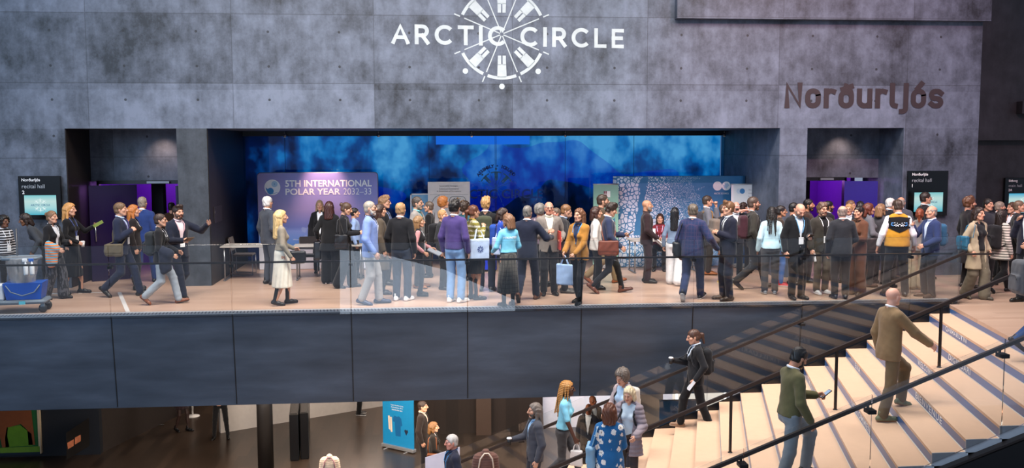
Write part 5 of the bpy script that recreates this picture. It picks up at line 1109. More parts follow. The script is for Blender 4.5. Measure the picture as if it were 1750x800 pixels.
# painting of an animal
pa, pb = at(0, 690, 1, 7.66), at(70, 773, 1, 7.66); pc = empty('painting', (-4.9, 7.66, pb[2]), 0, 'large painting of brown animal legs on green grass in cream frame', 'painting'); xr = pb[0]+4.9
PN = lambda h: plain(h, .6, key='oil', var=.16)
MB().box(-1.8, -.03, 0, xr, .03, 2.6).build('canvas', PN('#1f6a35'), pc); MB().box(xr-.03, -.05, -.02, xr+.025, .035, 2.6).build('frame', plain('#d8c4a4', .5, key='cream_frame'), pc)
kk = (pb[0]-pa[0])/70.; Q_ = lambda x, y: (pb[0]+4.9-(70-x)*kk, (773-y)*kk)
for nm, pts, h in (('grass_picture', [(-90, 762), (70, 760), (70, 771), (-90, 771)], '#6d9a2c'), ('meadow_picture', [(8, 742), (12, 722), (36, 718), (56, 735), (58, 758), (8, 760)], '#5f9420'), ('shade_picture', [(-60, 771), (70, 771), (70, 776), (-60, 776)], '#10263a'),
                   ('animal_picture', [(-60, 690), (58, 690), (60, 725), (62, 757), (50, 757), (49, 728), (38, 716), (14, 722), (12, 738), (15, 760), (2, 760), (-2, 735), (-8, 715), (-60, 715)], '#8a4c24')):
    MB()._add([(Q_(*p)[0], -.034-.002*len(nm), Q_(*p)[1]) for p in pts], [tuple(range(len(pts)))]).build(nm, PN(h), pc, recalc=False)
# dark notice panel with small pictures on the lower side wall
def wl(x, y, off=.03):      # pixel to the lower left wall plane
    p, q = np.array((-2.86, 7.9)), np.array((-1.2, 12.9)); d = (q-p)/np.linalg.norm(q-p); n = np.array((d[1], -d[0])); r_ = FW+RT*(x-875)/CF-UP*(y-400)/CF
    t = ((p+n*off-CAMPOS[:2])@n)/(r_[:2]@n); return CAMPOS+r_*t
np_ = empty('noticeboard', tuple(wl(115, 785)), 0, 'black notice panel with two small pictures on the dark side wall', 'panel'); o_ = np.array(np_.location)
def wq(pts, name, m, off):
    A = [wl(x, y, off) for x, y in pts]; B = [wl(x, y, .005) for x, y in pts]; MB().hexa([tuple(v-o_) for v in B], [tuple(v-o_) for v in A]).build(name, m, np_)
wq([(114, 786), (153, 762), (152, 714), (113, 740)], 'board', plain('#0b0a0b', .3, key='board_black'), .03)
for pts in (((116, 768), (126, 762), (126, 751), (115, 757)), ((128, 760), (138, 754), (138, 743), (128, 748))): wq(list(pts), 'picture', plain('#b06a4a', .5, key='small_photo', var=.5), .034)
p = at(297, 711, 2, ZL)+np.array((.55, -.1, 0)); e = empty('barrier_post', tuple(p), 0, 'white barrier post with round base near the dark wall', 'post'); MB().lathe([(.19, 0), (.19, .02), (.03, .04)], n=24).build('base', WHITE, e); MB().lathe([(.025, .03), (.025, 1.0)]).build('pole', WHITE, e)
p = at(266, 727, 2, ZL); e = empty('sign_stand', tuple(p), 0, 'slim black stand on crossed feet near the dark wall', 'stand'); MB().tube([(0, 0, .02), (0, 0, 1.4)], .014).build('pole', BLK, e); [MB().tube([(-.22*c, -.22*d, .012), (.22*c, .22*d, .012)], .012, 6).build('foot', BLK, e) for c, d in ((1, 0), (0, 1))]
# bright display boxes and a banner beyond the foot of the stair
p0, p1 = at(1157, 684, 1, 3.0), at(1238, 684, 1, 3.0); q_ = at(1126, 695, 1, 1.7)
e = empty('light_box', ((p0[0]+p1[0])/2, 3.0, ZL), 0, 'white lit display box with bright edge lamps beyond the stair', 'display'); hw = (p1[0]-p0[0])/2
MB().rbox(-hw, 0, 0, hw, .4, 3.1, .01).build('body', glow('#fff3e6', .85), e); MB().box(-hw-.03, -.03, .05, -hw+.01, .0, 3.0).build('edge_lamp', glow('#fff4e8', 4), e); MB().box(hw-.01, -.03, .05, hw+.03, .0, 3.0).build('edge_lamp', glow('#fff4e8', 4), e)
MB().box(at(1085, 690, 1, 3.4)[0], 3.4, ZL, at(1133, 690, 1, 3.4)[0], 3.5, -1.62).build('wall_lower_beige', plain('#8f7d70', .6, key='beige')); bpy.data.objects['wall_lower_beige']['kind'] = 'structure'
c0, c1 = at(1127, 690, 1, 1.5), at(1190, 690, 1, 1.5); cz = at(1150, 684, 1, 1.5)[2]
s = NT('pale_blue_print'); s.set(s.b.inputs['Base Color'], s.mix(s.noise(1.8, 4), lin('#3f7fa8'), lin('#8fb6cc'))); ce = rollup('pale blue roll-up banner with a round emblem seen behind the stair', (c0[0]+c1[0])/2, 1.5, c1[0]-c0[0], cz-ZL, s.m, 0, ZL)
ch = cz-ZL; eb = MB(); emblem(eb, (.06, -.006, ch-.24), .15, (1, 0, 0), (0, 0, 1), (0, -1, 0), skip=(2, 6)); eb.build('emblem', WT, ce, recalc=False); flat_text(ce, 'ARCTIC CIRCLE', .06, ch-.26, .36, .045, NAVT, .01, y=-.008, align='CENTER'); flat_text(ce, 'CLO', -.14, ch-.66, .3, .13, WT, .01, y=-.006)
area('lower_fill', (3.5, 5.5, -1.75), (3.5, 8, ZL), 9, 5, 850, (1, .82, .66)); area('lower_far_fill', (2.5, 11, -1.7), (2.5, 11.4, ZL), 5, 1.0, 240, (1, .85, .75)); area('tile_fill', (10.5, 7.2, -1.7), (10.5, 8.8, -3.2), 4, .8, 260, (.95, .93, 1))  # unseen area lights added to brighten the dark lower hall

# unseen glowing pane for the hall's glazed front, shaped to give the balustrade's pale reflection
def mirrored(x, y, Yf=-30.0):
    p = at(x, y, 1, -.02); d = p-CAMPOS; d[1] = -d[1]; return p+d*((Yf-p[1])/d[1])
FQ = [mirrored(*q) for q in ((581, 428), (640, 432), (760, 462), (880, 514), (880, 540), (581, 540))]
MB()._add([tuple(p) for p in FQ]+[tuple(p-np.array((0, .2, 0))) for p in FQ], [tuple(range(6)), tuple(range(6, 12))]+[(i, (i+1) % 6, 6+(i+1) % 6, 6+i) for i in range(6)]).build('facade_glow_pane', glow('#cfe0f6', 4.2)); bpy.data.objects['facade_glow_pane']['kind'] = 'structure'
# ------------------------------------------------------------------ people and what they carry
def stepz(X, Y):
    t = (-.341-Y)/5.69; k = (14.577-t*1.347-X)/(.38+.03*t); return -.15*max(0, math.ceil(k-.02))
HLOG = []
def pp(label, px, py, fy=None, Y=None, z=0.0, stair=False, H=None, fx=None, **kw):
    """px,py: crown of the head in the photograph; the depth comes from the feet (fy) or Y."""
    if Y is None: Y = at(fx or px, fy, 2, z)[1]
    q = at(px, py, 1, Y); X, zt = q[0], q[2]
    if fx is not None: X = .5*(X+at(fx, fy, 2, z)[0]) if fy is not None else X
    if stair: z = stepz(X+(.0), Y)
    st = kw.get('stance', 's'); st = STANCE[st] if isinstance(st, str) else st; hipz = .93
    for (ax, ay, az, ap), sx in zip(st, (-1, 1)): hipz = min(hipz, .085+az+math.sqrt(.838**2-(ax-sx*.09)**2-ay**2))
    ln = math.radians(kw.get('lean', 0)); hd = .78; frac = (hipz+hd*math.cos(ln)+.04-.0012*max(0, kw.get('hp', 0)))/1.75
    if H is None and kw.get('sitz') is None: H = (zt-z)/frac
    if H is None: H = 1.68
    f_ = math.radians(kw.get('face', 0)); off = hd*math.sin(ln)*H/1.75; X -= math.sin(f_)*off*.85; Y2 = Y+math.cos(f_)*off*.85
    HLOG.append((label[:40], round(float(X), 2), round(float(Y), 2), round(float(z), 2), round(float(H), 2)))
    H = min(1.98, max(1.5, H))
    return person(label, float(X), float(Y2), z, H=H, **kw)
def place(o, P): o.location = (P.x, P.y, P.z); o.rotation_euler = (0, 0, P.th); return o
def fmesh(f, s=1.0): V, Q = f.mesh(); return np_mesh('m', V*s, Q)
def backpack(P, label, col, col2='#17181a', sc=1.0, zc=1.2, strap=True):
    y0 = -.14; R, o = P.fr
    ys = np.linspace(-.36, 0, 60); vv = P.top.val(np.array([P.T((0, q, zc)) for q in ys])); y0 = ys[int(np.argmax(vv < 0))] if (vv < 0).any() else -.13
    c = np.array((0, y0-.075*sc, zc)); lo_ = P.T(c)-.42; f = Field(lo_, P.T(c)+.42, .013)
    f.rb(c, (.145*sc, .085*sc, .225*sc), .065, 0, P.fr); f.rb(c+(0, -.075*sc, -.07*sc), (.115*sc, .05*sc, .11*sc), .04, .012, P.fr); f.cap(c+(-.04, .05, .22*sc), c+(.04, .05, .22*sc), .014, .014, .004, P.fr)
    X, Y, Z = f.grid(P.fr); f.F += (.004*wob((X, Y, Z), 40, 2)).astype(np.float32)
    b = add_obj('backpack', fmesh(f, P.s), fabric(col)); place(b, P); tag(b, label, 'backpack')
    z_ = MB(); z_.tube([tuple(P.T(c+(x, -.128*sc, dz))*P.s) for x, dz in ((-.1*sc, -.02), (-.06*sc, .035), (.06*sc, .035), (.1*sc, -.02))], .006, 5); z_.build('zip', plain(col2, .4, key='zip'), b)
    if strap:
        for sx in (-1, 1):
            m = MB(); pts = [P.T(c+(sx*.09, .07, .2*sc)), P.T((sx*.095, -.02, 1.49)), P.surf(sx*.105, 1.41, off=.014), P.surf(sx*.115, 1.3, off=.014), P.surf(sx*.135, 1.17, off=.012), P.T((sx*.175, .0, 1.08)), P.T(c+(sx*.13*sc, .05, -.17*sc))]
            m.tube([tuple(p*P.s) for p in pts], .019*P.s, 6, sq=.45); m.build('strap', fabric(col2), b)
    return b
def shoulder_bag(P, label, col, sx=1, cross=True, size=(.055, .17, .12), z=.90, y=-.03, dx=.255, kind='leather'):
    c = np.array((sx*dx, y, z)); f = Field(P.T(c)-.36, P.T(c)+.36, .012); f.rb(c, size, .048, 0, P.fr); f.rb(c+np.array((sx*size[0]*.7, 0, size[2]*.25)), (size[0]*.5, size[1]*.98, size[2]*.75), .025, .004, P.fr)
    X, Y, Z = f.grid(P.fr); f.F += (.008*wob((X, Y, Z), 30, 4)).astype(np.float32); m_ = plain(col, .45, key='bag_leather', var=.15) if kind == 'leather' else fabric(col)
    b = add_obj('shoulder_bag', fmesh(f, P.s), m_); place(b, P); tag(b, label, 'bag'); m = MB()
    so = -sx if cross else sx
    if cross: pts = [P.T(c+(0, size[1]*.9, size[2]*.8)), P.surf(sx*.13, 1.08, off=.014), P.surf(sx*.04, 1.22, off=.014), P.surf(so*.05, 1.38, off=.014), P.T((so*.085, -.02, 1.5)), P.surf(so*.05, 1.38, True, off=.012), P.surf(sx*.06, 1.2, True, off=.012), P.surf(sx*.13, 1.06, True, off=.012), P.T(c+(0, -size[1]*.9, size[2]*.8))]
    else: pts = [P.T(c+(0, size[1]*.7, size[2]*.8)), P.T((sx*.225, .09, 1.2)), P.T((sx*.16, .07, 1.42)), P.T((sx*.13, -.02, 1.475)), P.T((sx*.17, -.11, 1.4)), P.T((sx*.225, -.12, 1.2)), P.T(c+(0, -size[1]*.7, size[2]*.8))]
    m.tube([tuple(p*P.s) for p in pts], .014*P.s, 6, sq=.5); m.build('strap', m_, b); return b
def carried(P, name, label, cat): e = bpy.data.objects.new(name, None); COL.objects.link(e); e.empty_display_size = .05; return tag(place(e, P), label, cat)
def tote(P, label, col, sx=1, w_=.17, h_=.19, drop=.30, mark='#2a3f70', shoulder=False, yaw=0, kind='plain'):
    W, Rm, G = P.hand[sx] if not shoulder else (P.T((sx*.2, 0, 1.3)), None, P.T((sx*.2, .0, 1.38)))
    e = carried(P, 'tote_bag', label, 'bag'); c = G-np.array((0, 0, drop+h_)); cy, sy = math.cos(math.radians(yaw)), math.sin(math.radians(yaw)); fx = np.array((sy, cy, 0)); 
    if shoulder: c = c+np.array((sx*.055, .0, 0))
    Rl = np.stack([np.array((cy, -sy, 0)), fx, np.array((0, 0, 1.))], 1); f = Field(c-.33, c+.33, .011); f.rb((0, 0, 0), (.032, w_, h_), .022, 0, (Rl, c)); X, Y, Z = f.grid(); f.F += (.006*wob((X, Y, Z*.6), 30, 6)).astype(np.float32)
    b = add_obj('bag_body', fmesh(f, P.s), fabric(col, kind), e)
    for d in (-.018, .018):
        m = MB(); m.tube([tuple(q*P.s) for q in (c+fx*(-w_*.5)+Rl[:, 0]*d+(0, 0, h_*.9), G+fx*-.035+Rl[:, 0]*d*.5-(0, 0, .06), G+fx*0+Rl[:, 0]*d*.2, G+fx*.035+Rl[:, 0]*d*.5-(0, 0, .06), c+fx*(w_*.5)+Rl[:, 0]*d+(0, 0, h_*.9))], .010, 5, sq=.5); m.build('handle', fabric(col), e)
    if mark:
        m = MB()
        for i in range(8):
            a = i*math.pi/4; d0 = fx*math.cos(a)+np.array((0, 0, 1.))*math.sin(a); d1 = fx*-math.sin(a)+np.array((0, 0, 1.))*math.cos(a); pc = c+Rl[:, 0]*sx*.041
            m.quad(*[tuple(q*P.s) for q in (pc+d0*.02-d1*.006, pc+d0*.06-d1*.012, pc+d0*.06+d1*.012, pc+d0*.02+d1*.006)])
        m.build('emblem', plain(mark, .6, key='bag_print'), e, recalc=False)
    return e
def handbag(P, label, col, sx=1, size=(.05, .17, .12), drop=.16):
    W, Rm, G = P.hand[sx]; e = carried(P, 'handbag', label, 'bag'); c = G-np.array((0, 0, drop+size[2]*.6)); f = Field(c-.3, c+.3, .011); f.rb(c, size, .04, 0); X, Y, Z = f.grid(); f.F += (.005*wob((X, Y, Z), 34, 8)).astype(np.float32)
    m_ = plain(col, .4, key='bag_leather', var=.15); add_obj('bag_body', fmesh(f, P.s), m_, e); m = MB(); m.tube([tuple(q*P.s) for q in (c+(0, -size[1]*.6, size[2]*.8), G+(0, -.04, -.04), G, G+(0, .04, -.04), c+(0, size[1]*.6, size[2]*.8))], .009, 6); m.build('handle', m_, e); return e
def held_box(P, name, label, cat, sx, dims, cols, off=(0, .02, -.02), R=None, part='sheet'):
    W, Rm, G = P.hand[sx]; Rm = Rm if R is None else np.array(R); c = G+Rm@np.array(off); d = np.array(dims)/2; e = carried(P, name, label, cat)
    m = MB(); q = lambda x, y, z: tuple((c+Rm@np.array((x, y, z)))*P.s); m.hexa([q(-d[0], -d[1], -d[2]), q(d[0], -d[1], -d[2]), q(d[0], d[1], -d[2]), q(-d[0], d[1], -d[2])], [q(-d[0], -d[1], d[2]), q(d[0], -d[1], d[2]), q(d[0], d[1], d[2]), q(-d[0], d[1], d[2])]); m.build(part, plain(cols[0], .4, key='held'), e)
    if len(cols) > 1:
        m = MB(); z = d[2]+.0012; m.quad(q(-d[0]*.88, -d[1]*.9, z), q(d[0]*.88, -d[1]*.9, z), q(d[0]*.88, d[1]*.9, z), q(-d[0]*.88, d[1]*.9, z)); m.build('screen', cols[2] if len(cols) > 2 else plain(cols[1], .3, key='heldface'), e, recalc=False)
    return e
def phone(P, label, sx, lit=False): 
    return held_box(P, 'phone', label, 'phone', sx, (.072, .15, .009), ('#0c0d10', '#20242c', glow('#a9c4e8', .9)) if lit else ('#0c0d10', '#1c2028'), (-.01, .05, .01), np.stack([(1, 0, 0), (0, .82, .57), (0, -.57, .82)], 1), 'case')
def cup(P, label, sx, col='#1c1c1e'):
    W, Rm, G = P.hand[sx]; e = carried(P, 'paper_cup', label, 'cup'); s_ = P.s; g = (G+np.array((0, .0, -.05)))*s_
    MB().lathe([(.028, 0), (.039, .098)], tuple(g)).build('cup', plain(col, .5, key='cup'), e); MB().lathe([(.041, .095), (.041, .105), (.034, .115)], tuple(g)).build('lid', plain('#e8e8ea', .4, key='lid'), e); return e
def coat_over_arm(P, label, sx, col, kind='plain', hex2=None):
    S, E, W = P.arms[sx]; f = Field(np.minimum(E, W)-(.2, .2, .55), np.maximum(E, W)+.2, .014)
    a, b = E+(W-E)*.25, E+(W-E)*.85; f.cap(a, b, .075, .08, 0)
    for t in np.linspace(0, 1, 5): p = a+(b-a)*t; f.cap(p, p-np.array((0, .02, .32+.06*math.sin(5*t))), .062, .05, .04)
    X, Y, Z = f.grid(); f.F += (.012*wob((X, Y, Z*.5), 38, 5)).astype(np.float32); o = add_obj('folded_jacket', fmesh(f, P.s), fabric(col, kind, hex2)); return tag(place(o, P), label, 'jacket')
D = '#15161a'
# --- at the gallery's far end, by the cart
pp('woman with dark curly hair and striped black top beyond the cleaning cart', 6, 370, Y=2.4, face=60, fem=True, top=('sweater', '#141417', 'stripe', '#b9b9bd'), bot=('slim', D), hair=('curly', '#191310'), skn='#6e4834', lanyard='#dfe4ea')
pp('dark-haired person stooping behind the cleaning cart', 40, 392, Y=2.9, H=1.66, face=-70, lean=38, top=('sweater', '#3c4046'), bot=('slim', D), hair=('bob', '#2a1c16'), fem=True, skn='#8a6248', L='b', R='b')
P = pp('woman in black cardigan with pinned-up hair carrying a bright jacket', 86, 361, 511, fx=97, face=72, fem=True, top=('cardigan', '#111115'), shirt='#cfd0d4', bot=('wide', '#26272b', 'zebra', '#4a4a50'), hair=('bun', '#7d5c40'), R='b', L='p', lanyard='#d8dce4', stance='h')
coat_over_arm(P, 'bright orange and turquoise jacket folded over the woman\'s arm', 1, '#d9783c', 'stripe', '#5fa8c0')
P = pp('blonde woman in black dress and boots gesturing with open hand', 118, 348, 502, fx=126, face=80, fem=True, top=('tucked', '#0f1014'), bot=('skirt', '#0f1014', 'plain', None, .34), shoes=('boot', '#0e0e10'), hair=('mid', '#c28c50'), R='b', L=(.2, .36, 1.30), hl='open', hr='grip', lanyard='#4a5a9a', stance='h')
cup(P, 'small white paper cup in the gesturing blonde woman\'s hand', 1, '#d8d8d4')
held_box(P, 'leaflet', 'thin green and white leaflet in the blonde woman\'s far hand', 'leaflet', -1, (.06, .26, .004), ('#a8b85a',), (.0, .1, -.03))
P = pp('man in navy suit striding with an olive bag on a brown strap', 205, 347, 507, face=88, top=('suit', '#1a2136'), shirt='#b4c8e4', bot=('trousers', '#1a2136'), hair=('short', '#6b5138'), R=(.1, .2, 1.25), hr='grip', stance='w', lanyard='#5c4a9a', L='d2', hy=-8)
shoulder_bag(P, 'olive canvas messenger bag behind the striding navy-suited man', '#5c5240', 1, True, (.055, .16, .115), .92, -.06, .23, 'fabric')
pp('ginger-haired woman in dark clothes half hidden behind the striding man', 228, 351, Y=3.05, face=100, fem=True, top=('cardigan', '#1a1618'), bot=('slim', D), hair=('mid', '#b26c34'))
pp('man in bright blue suit walking away through the purple doorway', 243, 337, 485, face=172, top=('suit', '#22386e'), bot=('trousers', '#22386e'), hair=('short', '#8d8074'), stance='w2', shoes=('shoe', '#16161a'))
P = pp('short-haired woman in black cardigan and pale grey trousers carrying a coat', 270, 366, 520, fx=282, face=92, fem=True, top=('cardigan', '#121216'), shirt='#24242a', bot=('trousers', '#98a2ab'), shoes=('shoe', '#7a4426'), hair=('short', '#3a2a20'), glasses='#181818', lanyard='#e4e8ee', R=(.16, .22, 1.0), L='b', stance='w')
coat_over_arm(P, 'dark navy coat over the arm of the woman in grey trousers', 1, '#1b2030'); backpack(P, 'dark rucksack on the back of the woman in grey trousers', '#23282c')
P = pp('bearded man in dark navy suit stretching an arm out', 300, 352, 510, fx=312, face=42, top=('suit', '#141a2b'), shirt='#d3c3c8', bot=('trousers', '#141a2b'), beard='#3a2518', hair=('quiff', '#2a1a12'), L=(.40, .32, 1.40), hl='open', R='p', hr='grip', stance='w2', lanyard='#c9a0a8', hy=-6)
held_box(P, 'notebook', 'open tan notebook in the bearded man\'s hand', 'notebook', 1, (.13, .19, .014), ('#3a2a1c', '#c9a878'), (.0, .06, .01), np.stack([(1, 0, 0), (0, .9, .43), (0, -.43, .9)], 1), 'cover')
pp('person in brown coat with dark hair inside the purple doorway', 293, 346, Y=5.3, face=178, top=('coat', '#3a2418'), hair=('short', '#120d0a'), bot=('trousers', D))
# --- in front of the polar year wall
pp('white-haired man in charcoal suit by the polar year wall', 454, 336, 486, fx=464, face=128, top=('suit', '#3d424b'), bot=('trousers', '#3d424b'), hair=('short', '#cfccc8'), glasses='#202020', R=(.22, .16, 1.0), stance='s', hy=-20)
P = pp('woman with long blonde hair and cream pleated skirt', 479, 360, 521, fx=484, face=108, fem=True, top=('tucked', '#857c6d'), bot=('skirt', '#dcd5c6', 'plain', None, .33), shoes=('boot', '#17181c'), hair=('long', '#cfae78'), R=(.24, .12, .92), L='b', stance='h', roll=0)
handbag(P, 'black handbag held in front by the woman in the cream skirt', '#15151a', -1, (.06, .15, .12), .05)
pp('fair-haired woman in black facing out before the polar year wall', 546, 343, Y=5.3, face=5, fem=True, top=('cardigan', '#131318'), bot=('trousers', D), hair=('mid', '#a98c6c'))
P = pp('woman with auburn hair in long black coat seen from behind', 562, 345, 485, fx=566, face=172, fem=True, top=('coat', '#101114'), hpL=.72, bot=('wide', '#121317'), shoes=('sneaker', '#141414', '#dddddd'), hair=('mid', '#3b1c16'), L=(.30, .12, .98), R='d')
handbag(P, 'slouchy black bag hanging from the auburn-haired woman\'s hand', '#0f0f12', -1, (.08, .19, .2), .08)
P = pp('young woman with tied-back hair in black jumper looking down', 594, 348, 492, fx=585, face=84, fem=True, top=('sweater', '#101116'), bot=('wide', '#14151a'), shoes=('shoe', '#15161a'), hair=('bun', '#4c3626'), R='p', L='p', hp=18, stance='h')
shoulder_bag(P, 'black shoulder bag of the woman in black jumper', '#121216', 1, False, (.045, .14, .15), .98, -.02)
pp('dark-haired person in pale blue shirt behind the woman in black jumper', 606, 356, Y=4.4, face=90, top=('shirt', '#8fa9d6'), bot=('trousers', D), hair=('short', '#1b1614'))
P = pp('grey-bearded man in pale blue blazer with glasses', 632, 344, 520, fx=634, face=84, top=('suit', '#7a91c8'), shirt='#222840', bot=('trousers', '#9c9a9a'), shoes=('shoe', '#27324e'), beard='#b7b0a6', hair=('crop', '#a1978a'), glasses='#2a2a2a', lanyard='#d8dce8', R=(.24, .1, .92), stance='h', badge=False)
pp('woman with long brown hair in olive brown coat behind the pale blazer', 649, 350, 503, face=100, fem=True, top=('coat', '#4d4337'), bot=('slim', '#2a2c34'), hair=('long', '#38231a'), shoes=('shoe', '#2a2a30'))
pp('tall young man with glasses and tousled fair hair', 657, 336, Y=3.3, face=78, top=('shirt', '#14161b'), bot=('trousers', D), hair=('tuft', '#86664a'), glasses='#202020', lanyard='#8aa0d8')
P = pp('man in black jumper over white collar seen from behind', 683, 347, 514, fx=688, face=160, top=('sweater', '#111217'), collar='#e8e8ec', bot=('trousers', '#222b3a', 'denim'), shoes=('sneaker', '#e8e8ea', '#ffffff'), hair=('short', '#a8825a'), R='d', L='d')
P = pp('bearded man in light grey blazer and teal shirt with glasses', 713, 337, 492, face=72, top=('suit', '#8d8782'), shirt='#6cb0b8', tie='#3a5a60', bot=('trousers', '#26282e'), shoes=('shoe', '#8a5a34'), beard='#85776a', hair=('short', '#453c35'), glasses='#222222')
pp('greying man in black jumper facing the grey blazer', 733, 345, Y=4.3, face=-100, top=('sweater', '#0f1014'), bot=('trousers', D), hair=('short', '#5a4c42'))
P = pp('young woman with long hair, black top and pink sleeves', 716, 370, Y=1.7, face=86, fem=True, top=('vest', '#15161b'), shirt='#c48c90', bot=('slim', '#20222a'), hair=('long', '#8a6a48'), lanyard='#cfd6de', R=(.2, .12, .98), L='b')
held_box(P, 'folder', 'grey folder held by the woman with pink sleeves', 'folder', -1, (.02, .3, .22), ('#8a909a',), (0, .02, -.05))
pp('woman with wavy red hair in white jumper beside the white poster', 758, 338, Y=4.5, face=96, fem=True, top=('sweater', '#dcdfe5'), bot=('slim', D), hair=('curly', '#9c602e'))
P = pp('sandy-haired person with black backpack behind the purple jumper', 756, 359, Y=2.5, face=70, top=('sweater', '#26282c'), bot=('trousers', D), hair=('short', '#ad8356')); backpack(P, 'big black backpack beside the purple jumper', '#121317', sc=1.1)
P = pp('young man in purple jumper and pale jeans with white trainers', 777, 343, 517, fx=778, face=148, top=('sweater', '#44366c'), collar='#e4e4ea', bot=('trousers', '#6b8cb4', 'denim'), shoes=('sneaker', '#e6e8e4', '#ffffff'), hair=('tuft', '#17110f'), R='d', L='d', stance='s', twist=0)
pp('person with dark curls in teal top near the white poster', 795, 346, Y=3.7, face=130, top=('sweater', '#2f5a66'), bot=('trousers', D), hair=('curly', '#33241a'))
P = pp('woman with brown ponytail in patterned mustard jumper', 811, 351, 512, fx=808, face=112, fem=True, top=('sweater', '#7b7433', 'nordic', '#dcd8cc'), bot=('skirt', '#141418', 'plain', None, .5), shoes=('boot', '#15151a'), hair=('pony', '#5a3320'), R=(.1, .16, 1.34), hr='grip', lanyard='#c9a83c', glasses='#222222')
tote(P, 'pale blue cloth tote on the shoulder of the mustard jumper', '#b6c9e6', 1, .19, .19, .22, '#2a3f80', True)
P = pp('fair-haired man in black t-shirt with green rucksack', 830, 338, 498, face=166, top=('tee', '#121317'), bot=('trousers', '#1c2436'), shoes=('shoe', '#2a2c30'), hair=('tuft', '#b08656'), lanyard='#e8e8ec'); backpack(P, 'olive green rucksack on the man in black t-shirt', '#3c4030')
P = pp('woman with dark bob in royal blue jumper', 858, 357, Y=1.9, face=72, fem=True, top=('sweater', '#1d3f9c'), bot=('trousers', '#1a2340'), hair=('bob', '#33221a'), lanyard='#a9c0e4', hp=8); backpack(P, 'blue rucksack with pink straps on the royal blue jumper', '#24489c', '#d08a94'); tote(P, 'pale cloth tote beside the volunteer', '#a9bbdc', 1, .15, .18, .2, None, True)
P = pp('volunteer in turquoise shirt and long grey checked skirt', 869, 366, 524, fx=868, face=-158, fem=True, top=('tucked', '#76c2de'), bot=('skirt', '#5a5752', 'plaid', '#2b2a2a', .27), shoes=('boot', '#16171a'), hair=('bob', '#78573f'), writing='VOLUNTEER', R='b', L='b', hy=-14)
# --- the group in the middle
P = pp('grey-haired man in navy suit seen from behind reaching forward', 905, 352, 515, fx=898, face=158, top=('suit', '#161d31'), bot=('trousers', '#161d31'), shoes=('shoe', '#5a3520'), hair=('short', '#6d6862'), R=(.36, .30, 1.18), L='d', stance='w2', collar=True)
tote(P, 'pale blue tote hanging from the navy-suited man\'s hand', '#a9c4ea', -1, .15, .18, .2, None)
P = pp('older man in grey blazer and cream shirt facing out', 936, 345, 504, fx=940, face=2, top=('suit', '#7c746d'), shirt='#ebe5d2', bot=('trousers', '#17181d'), hair=('fringe', '#a09588'), glasses='#3a3a3a', L=(.22, .14, 1.08), R='c', lanyard=None, skn='#c98e76')
held_box(P, 'folder', 'red folder under the arm of the man in grey blazer', 'folder', -1, (.03, .26, .34), ('#b03a34',), (.0, -.05, .0), np.eye(3))
pp('person with grey curls behind the man in grey blazer', 923, 350, Y=2.6, face=140, top=('sweater', '#6a5a66', 'floral', '#c4b8bc'), bot=('trousers', D), hair=('curly', '#77736e'))
pp('ruddy-faced man partly hidden behind the man in grey blazer', 950, 356, Y=2.9, face=-60, top=('suit', '#2a2c34'), bot=('trousers', D), hair=('short', '#6a5a4c'), skn='#cc8a78')
P = pp('man in dark grey jacket touching his glasses', 965, 351, 500, fx=963, face=78, top=('suit', '#2c2b2e'), shirt='#9fb4d4', bot=('trousers', '#1b1b20'), shoes=('shoe', '#4a4540'), hair=('short', '#7a5636'), glasses='#222222', L='ph', R='p', hp=14)
shoulder_bag(P, 'dark brown bag at the hip of the man touching his glasses', '#3a2018', 1, True, (.05, .16, .12), .92, .0)
P = pp('woman in mustard blazer smiling, with long brown hair', 992, 357, 519, fx=987, face=-42, fem=True, top=('suit', '#a06e2c'), shirt='#1d2b48', bot=('slim', '#14161d'), shoes=('flat', '#101012'), hair=('long', '#6b4730'), lanyard='#3b7fb4', badge=False, R=(.16, .24, .98), L=(.08, .25, .96), stance='h', hy=0)
tote(P, 'pale blue tote with dark emblem carried by the woman in mustard', '#9db9e2', 1, .17, .19, .16, '#24447e', yaw=90)
pp('man with black glasses in brown jacket before the green banner', 1030, 333, Y=2.95, face=84, top=('cardigan', '#4a3a2c'), shirt='#3a3c40', bot=('trousers', '#8a7658'), shoes=('shoe', '#8a4a28'), hair=('short', '#3a2a20'), glasses='#101010', beard='#5a4434', stance='w')
pp('dark-haired woman in cream jacket behind the navy jumper', 1019, 354, Y=2.2, face=86, fem=True, top=('cardigan', '#e4ded6'), bot=('trousers', D), hair=('bob', '#3a2018'))
P = pp('man in navy jumper looking down at his phone', 1037, 349, 501, fx=1042, face=84, top=('sweater', '#27304b'), collar='#e8e8ec', bot=('slim', '#15171d'), shoes=('shoe', '#5a3020'), hair=('tuft', '#2a1c14'), L='p', R=(.25, .2, .96), hp=22, stance='w', hl='grip', lanyard='#dfe4ea')
phone(P, 'phone in the hand of the man in navy jumper', -1); shoulder_bag(P, 'tan leather satchel at the hip of the navy jumper', '#6e3520', 1, True, (.06, .19, .14), .93, -.02)
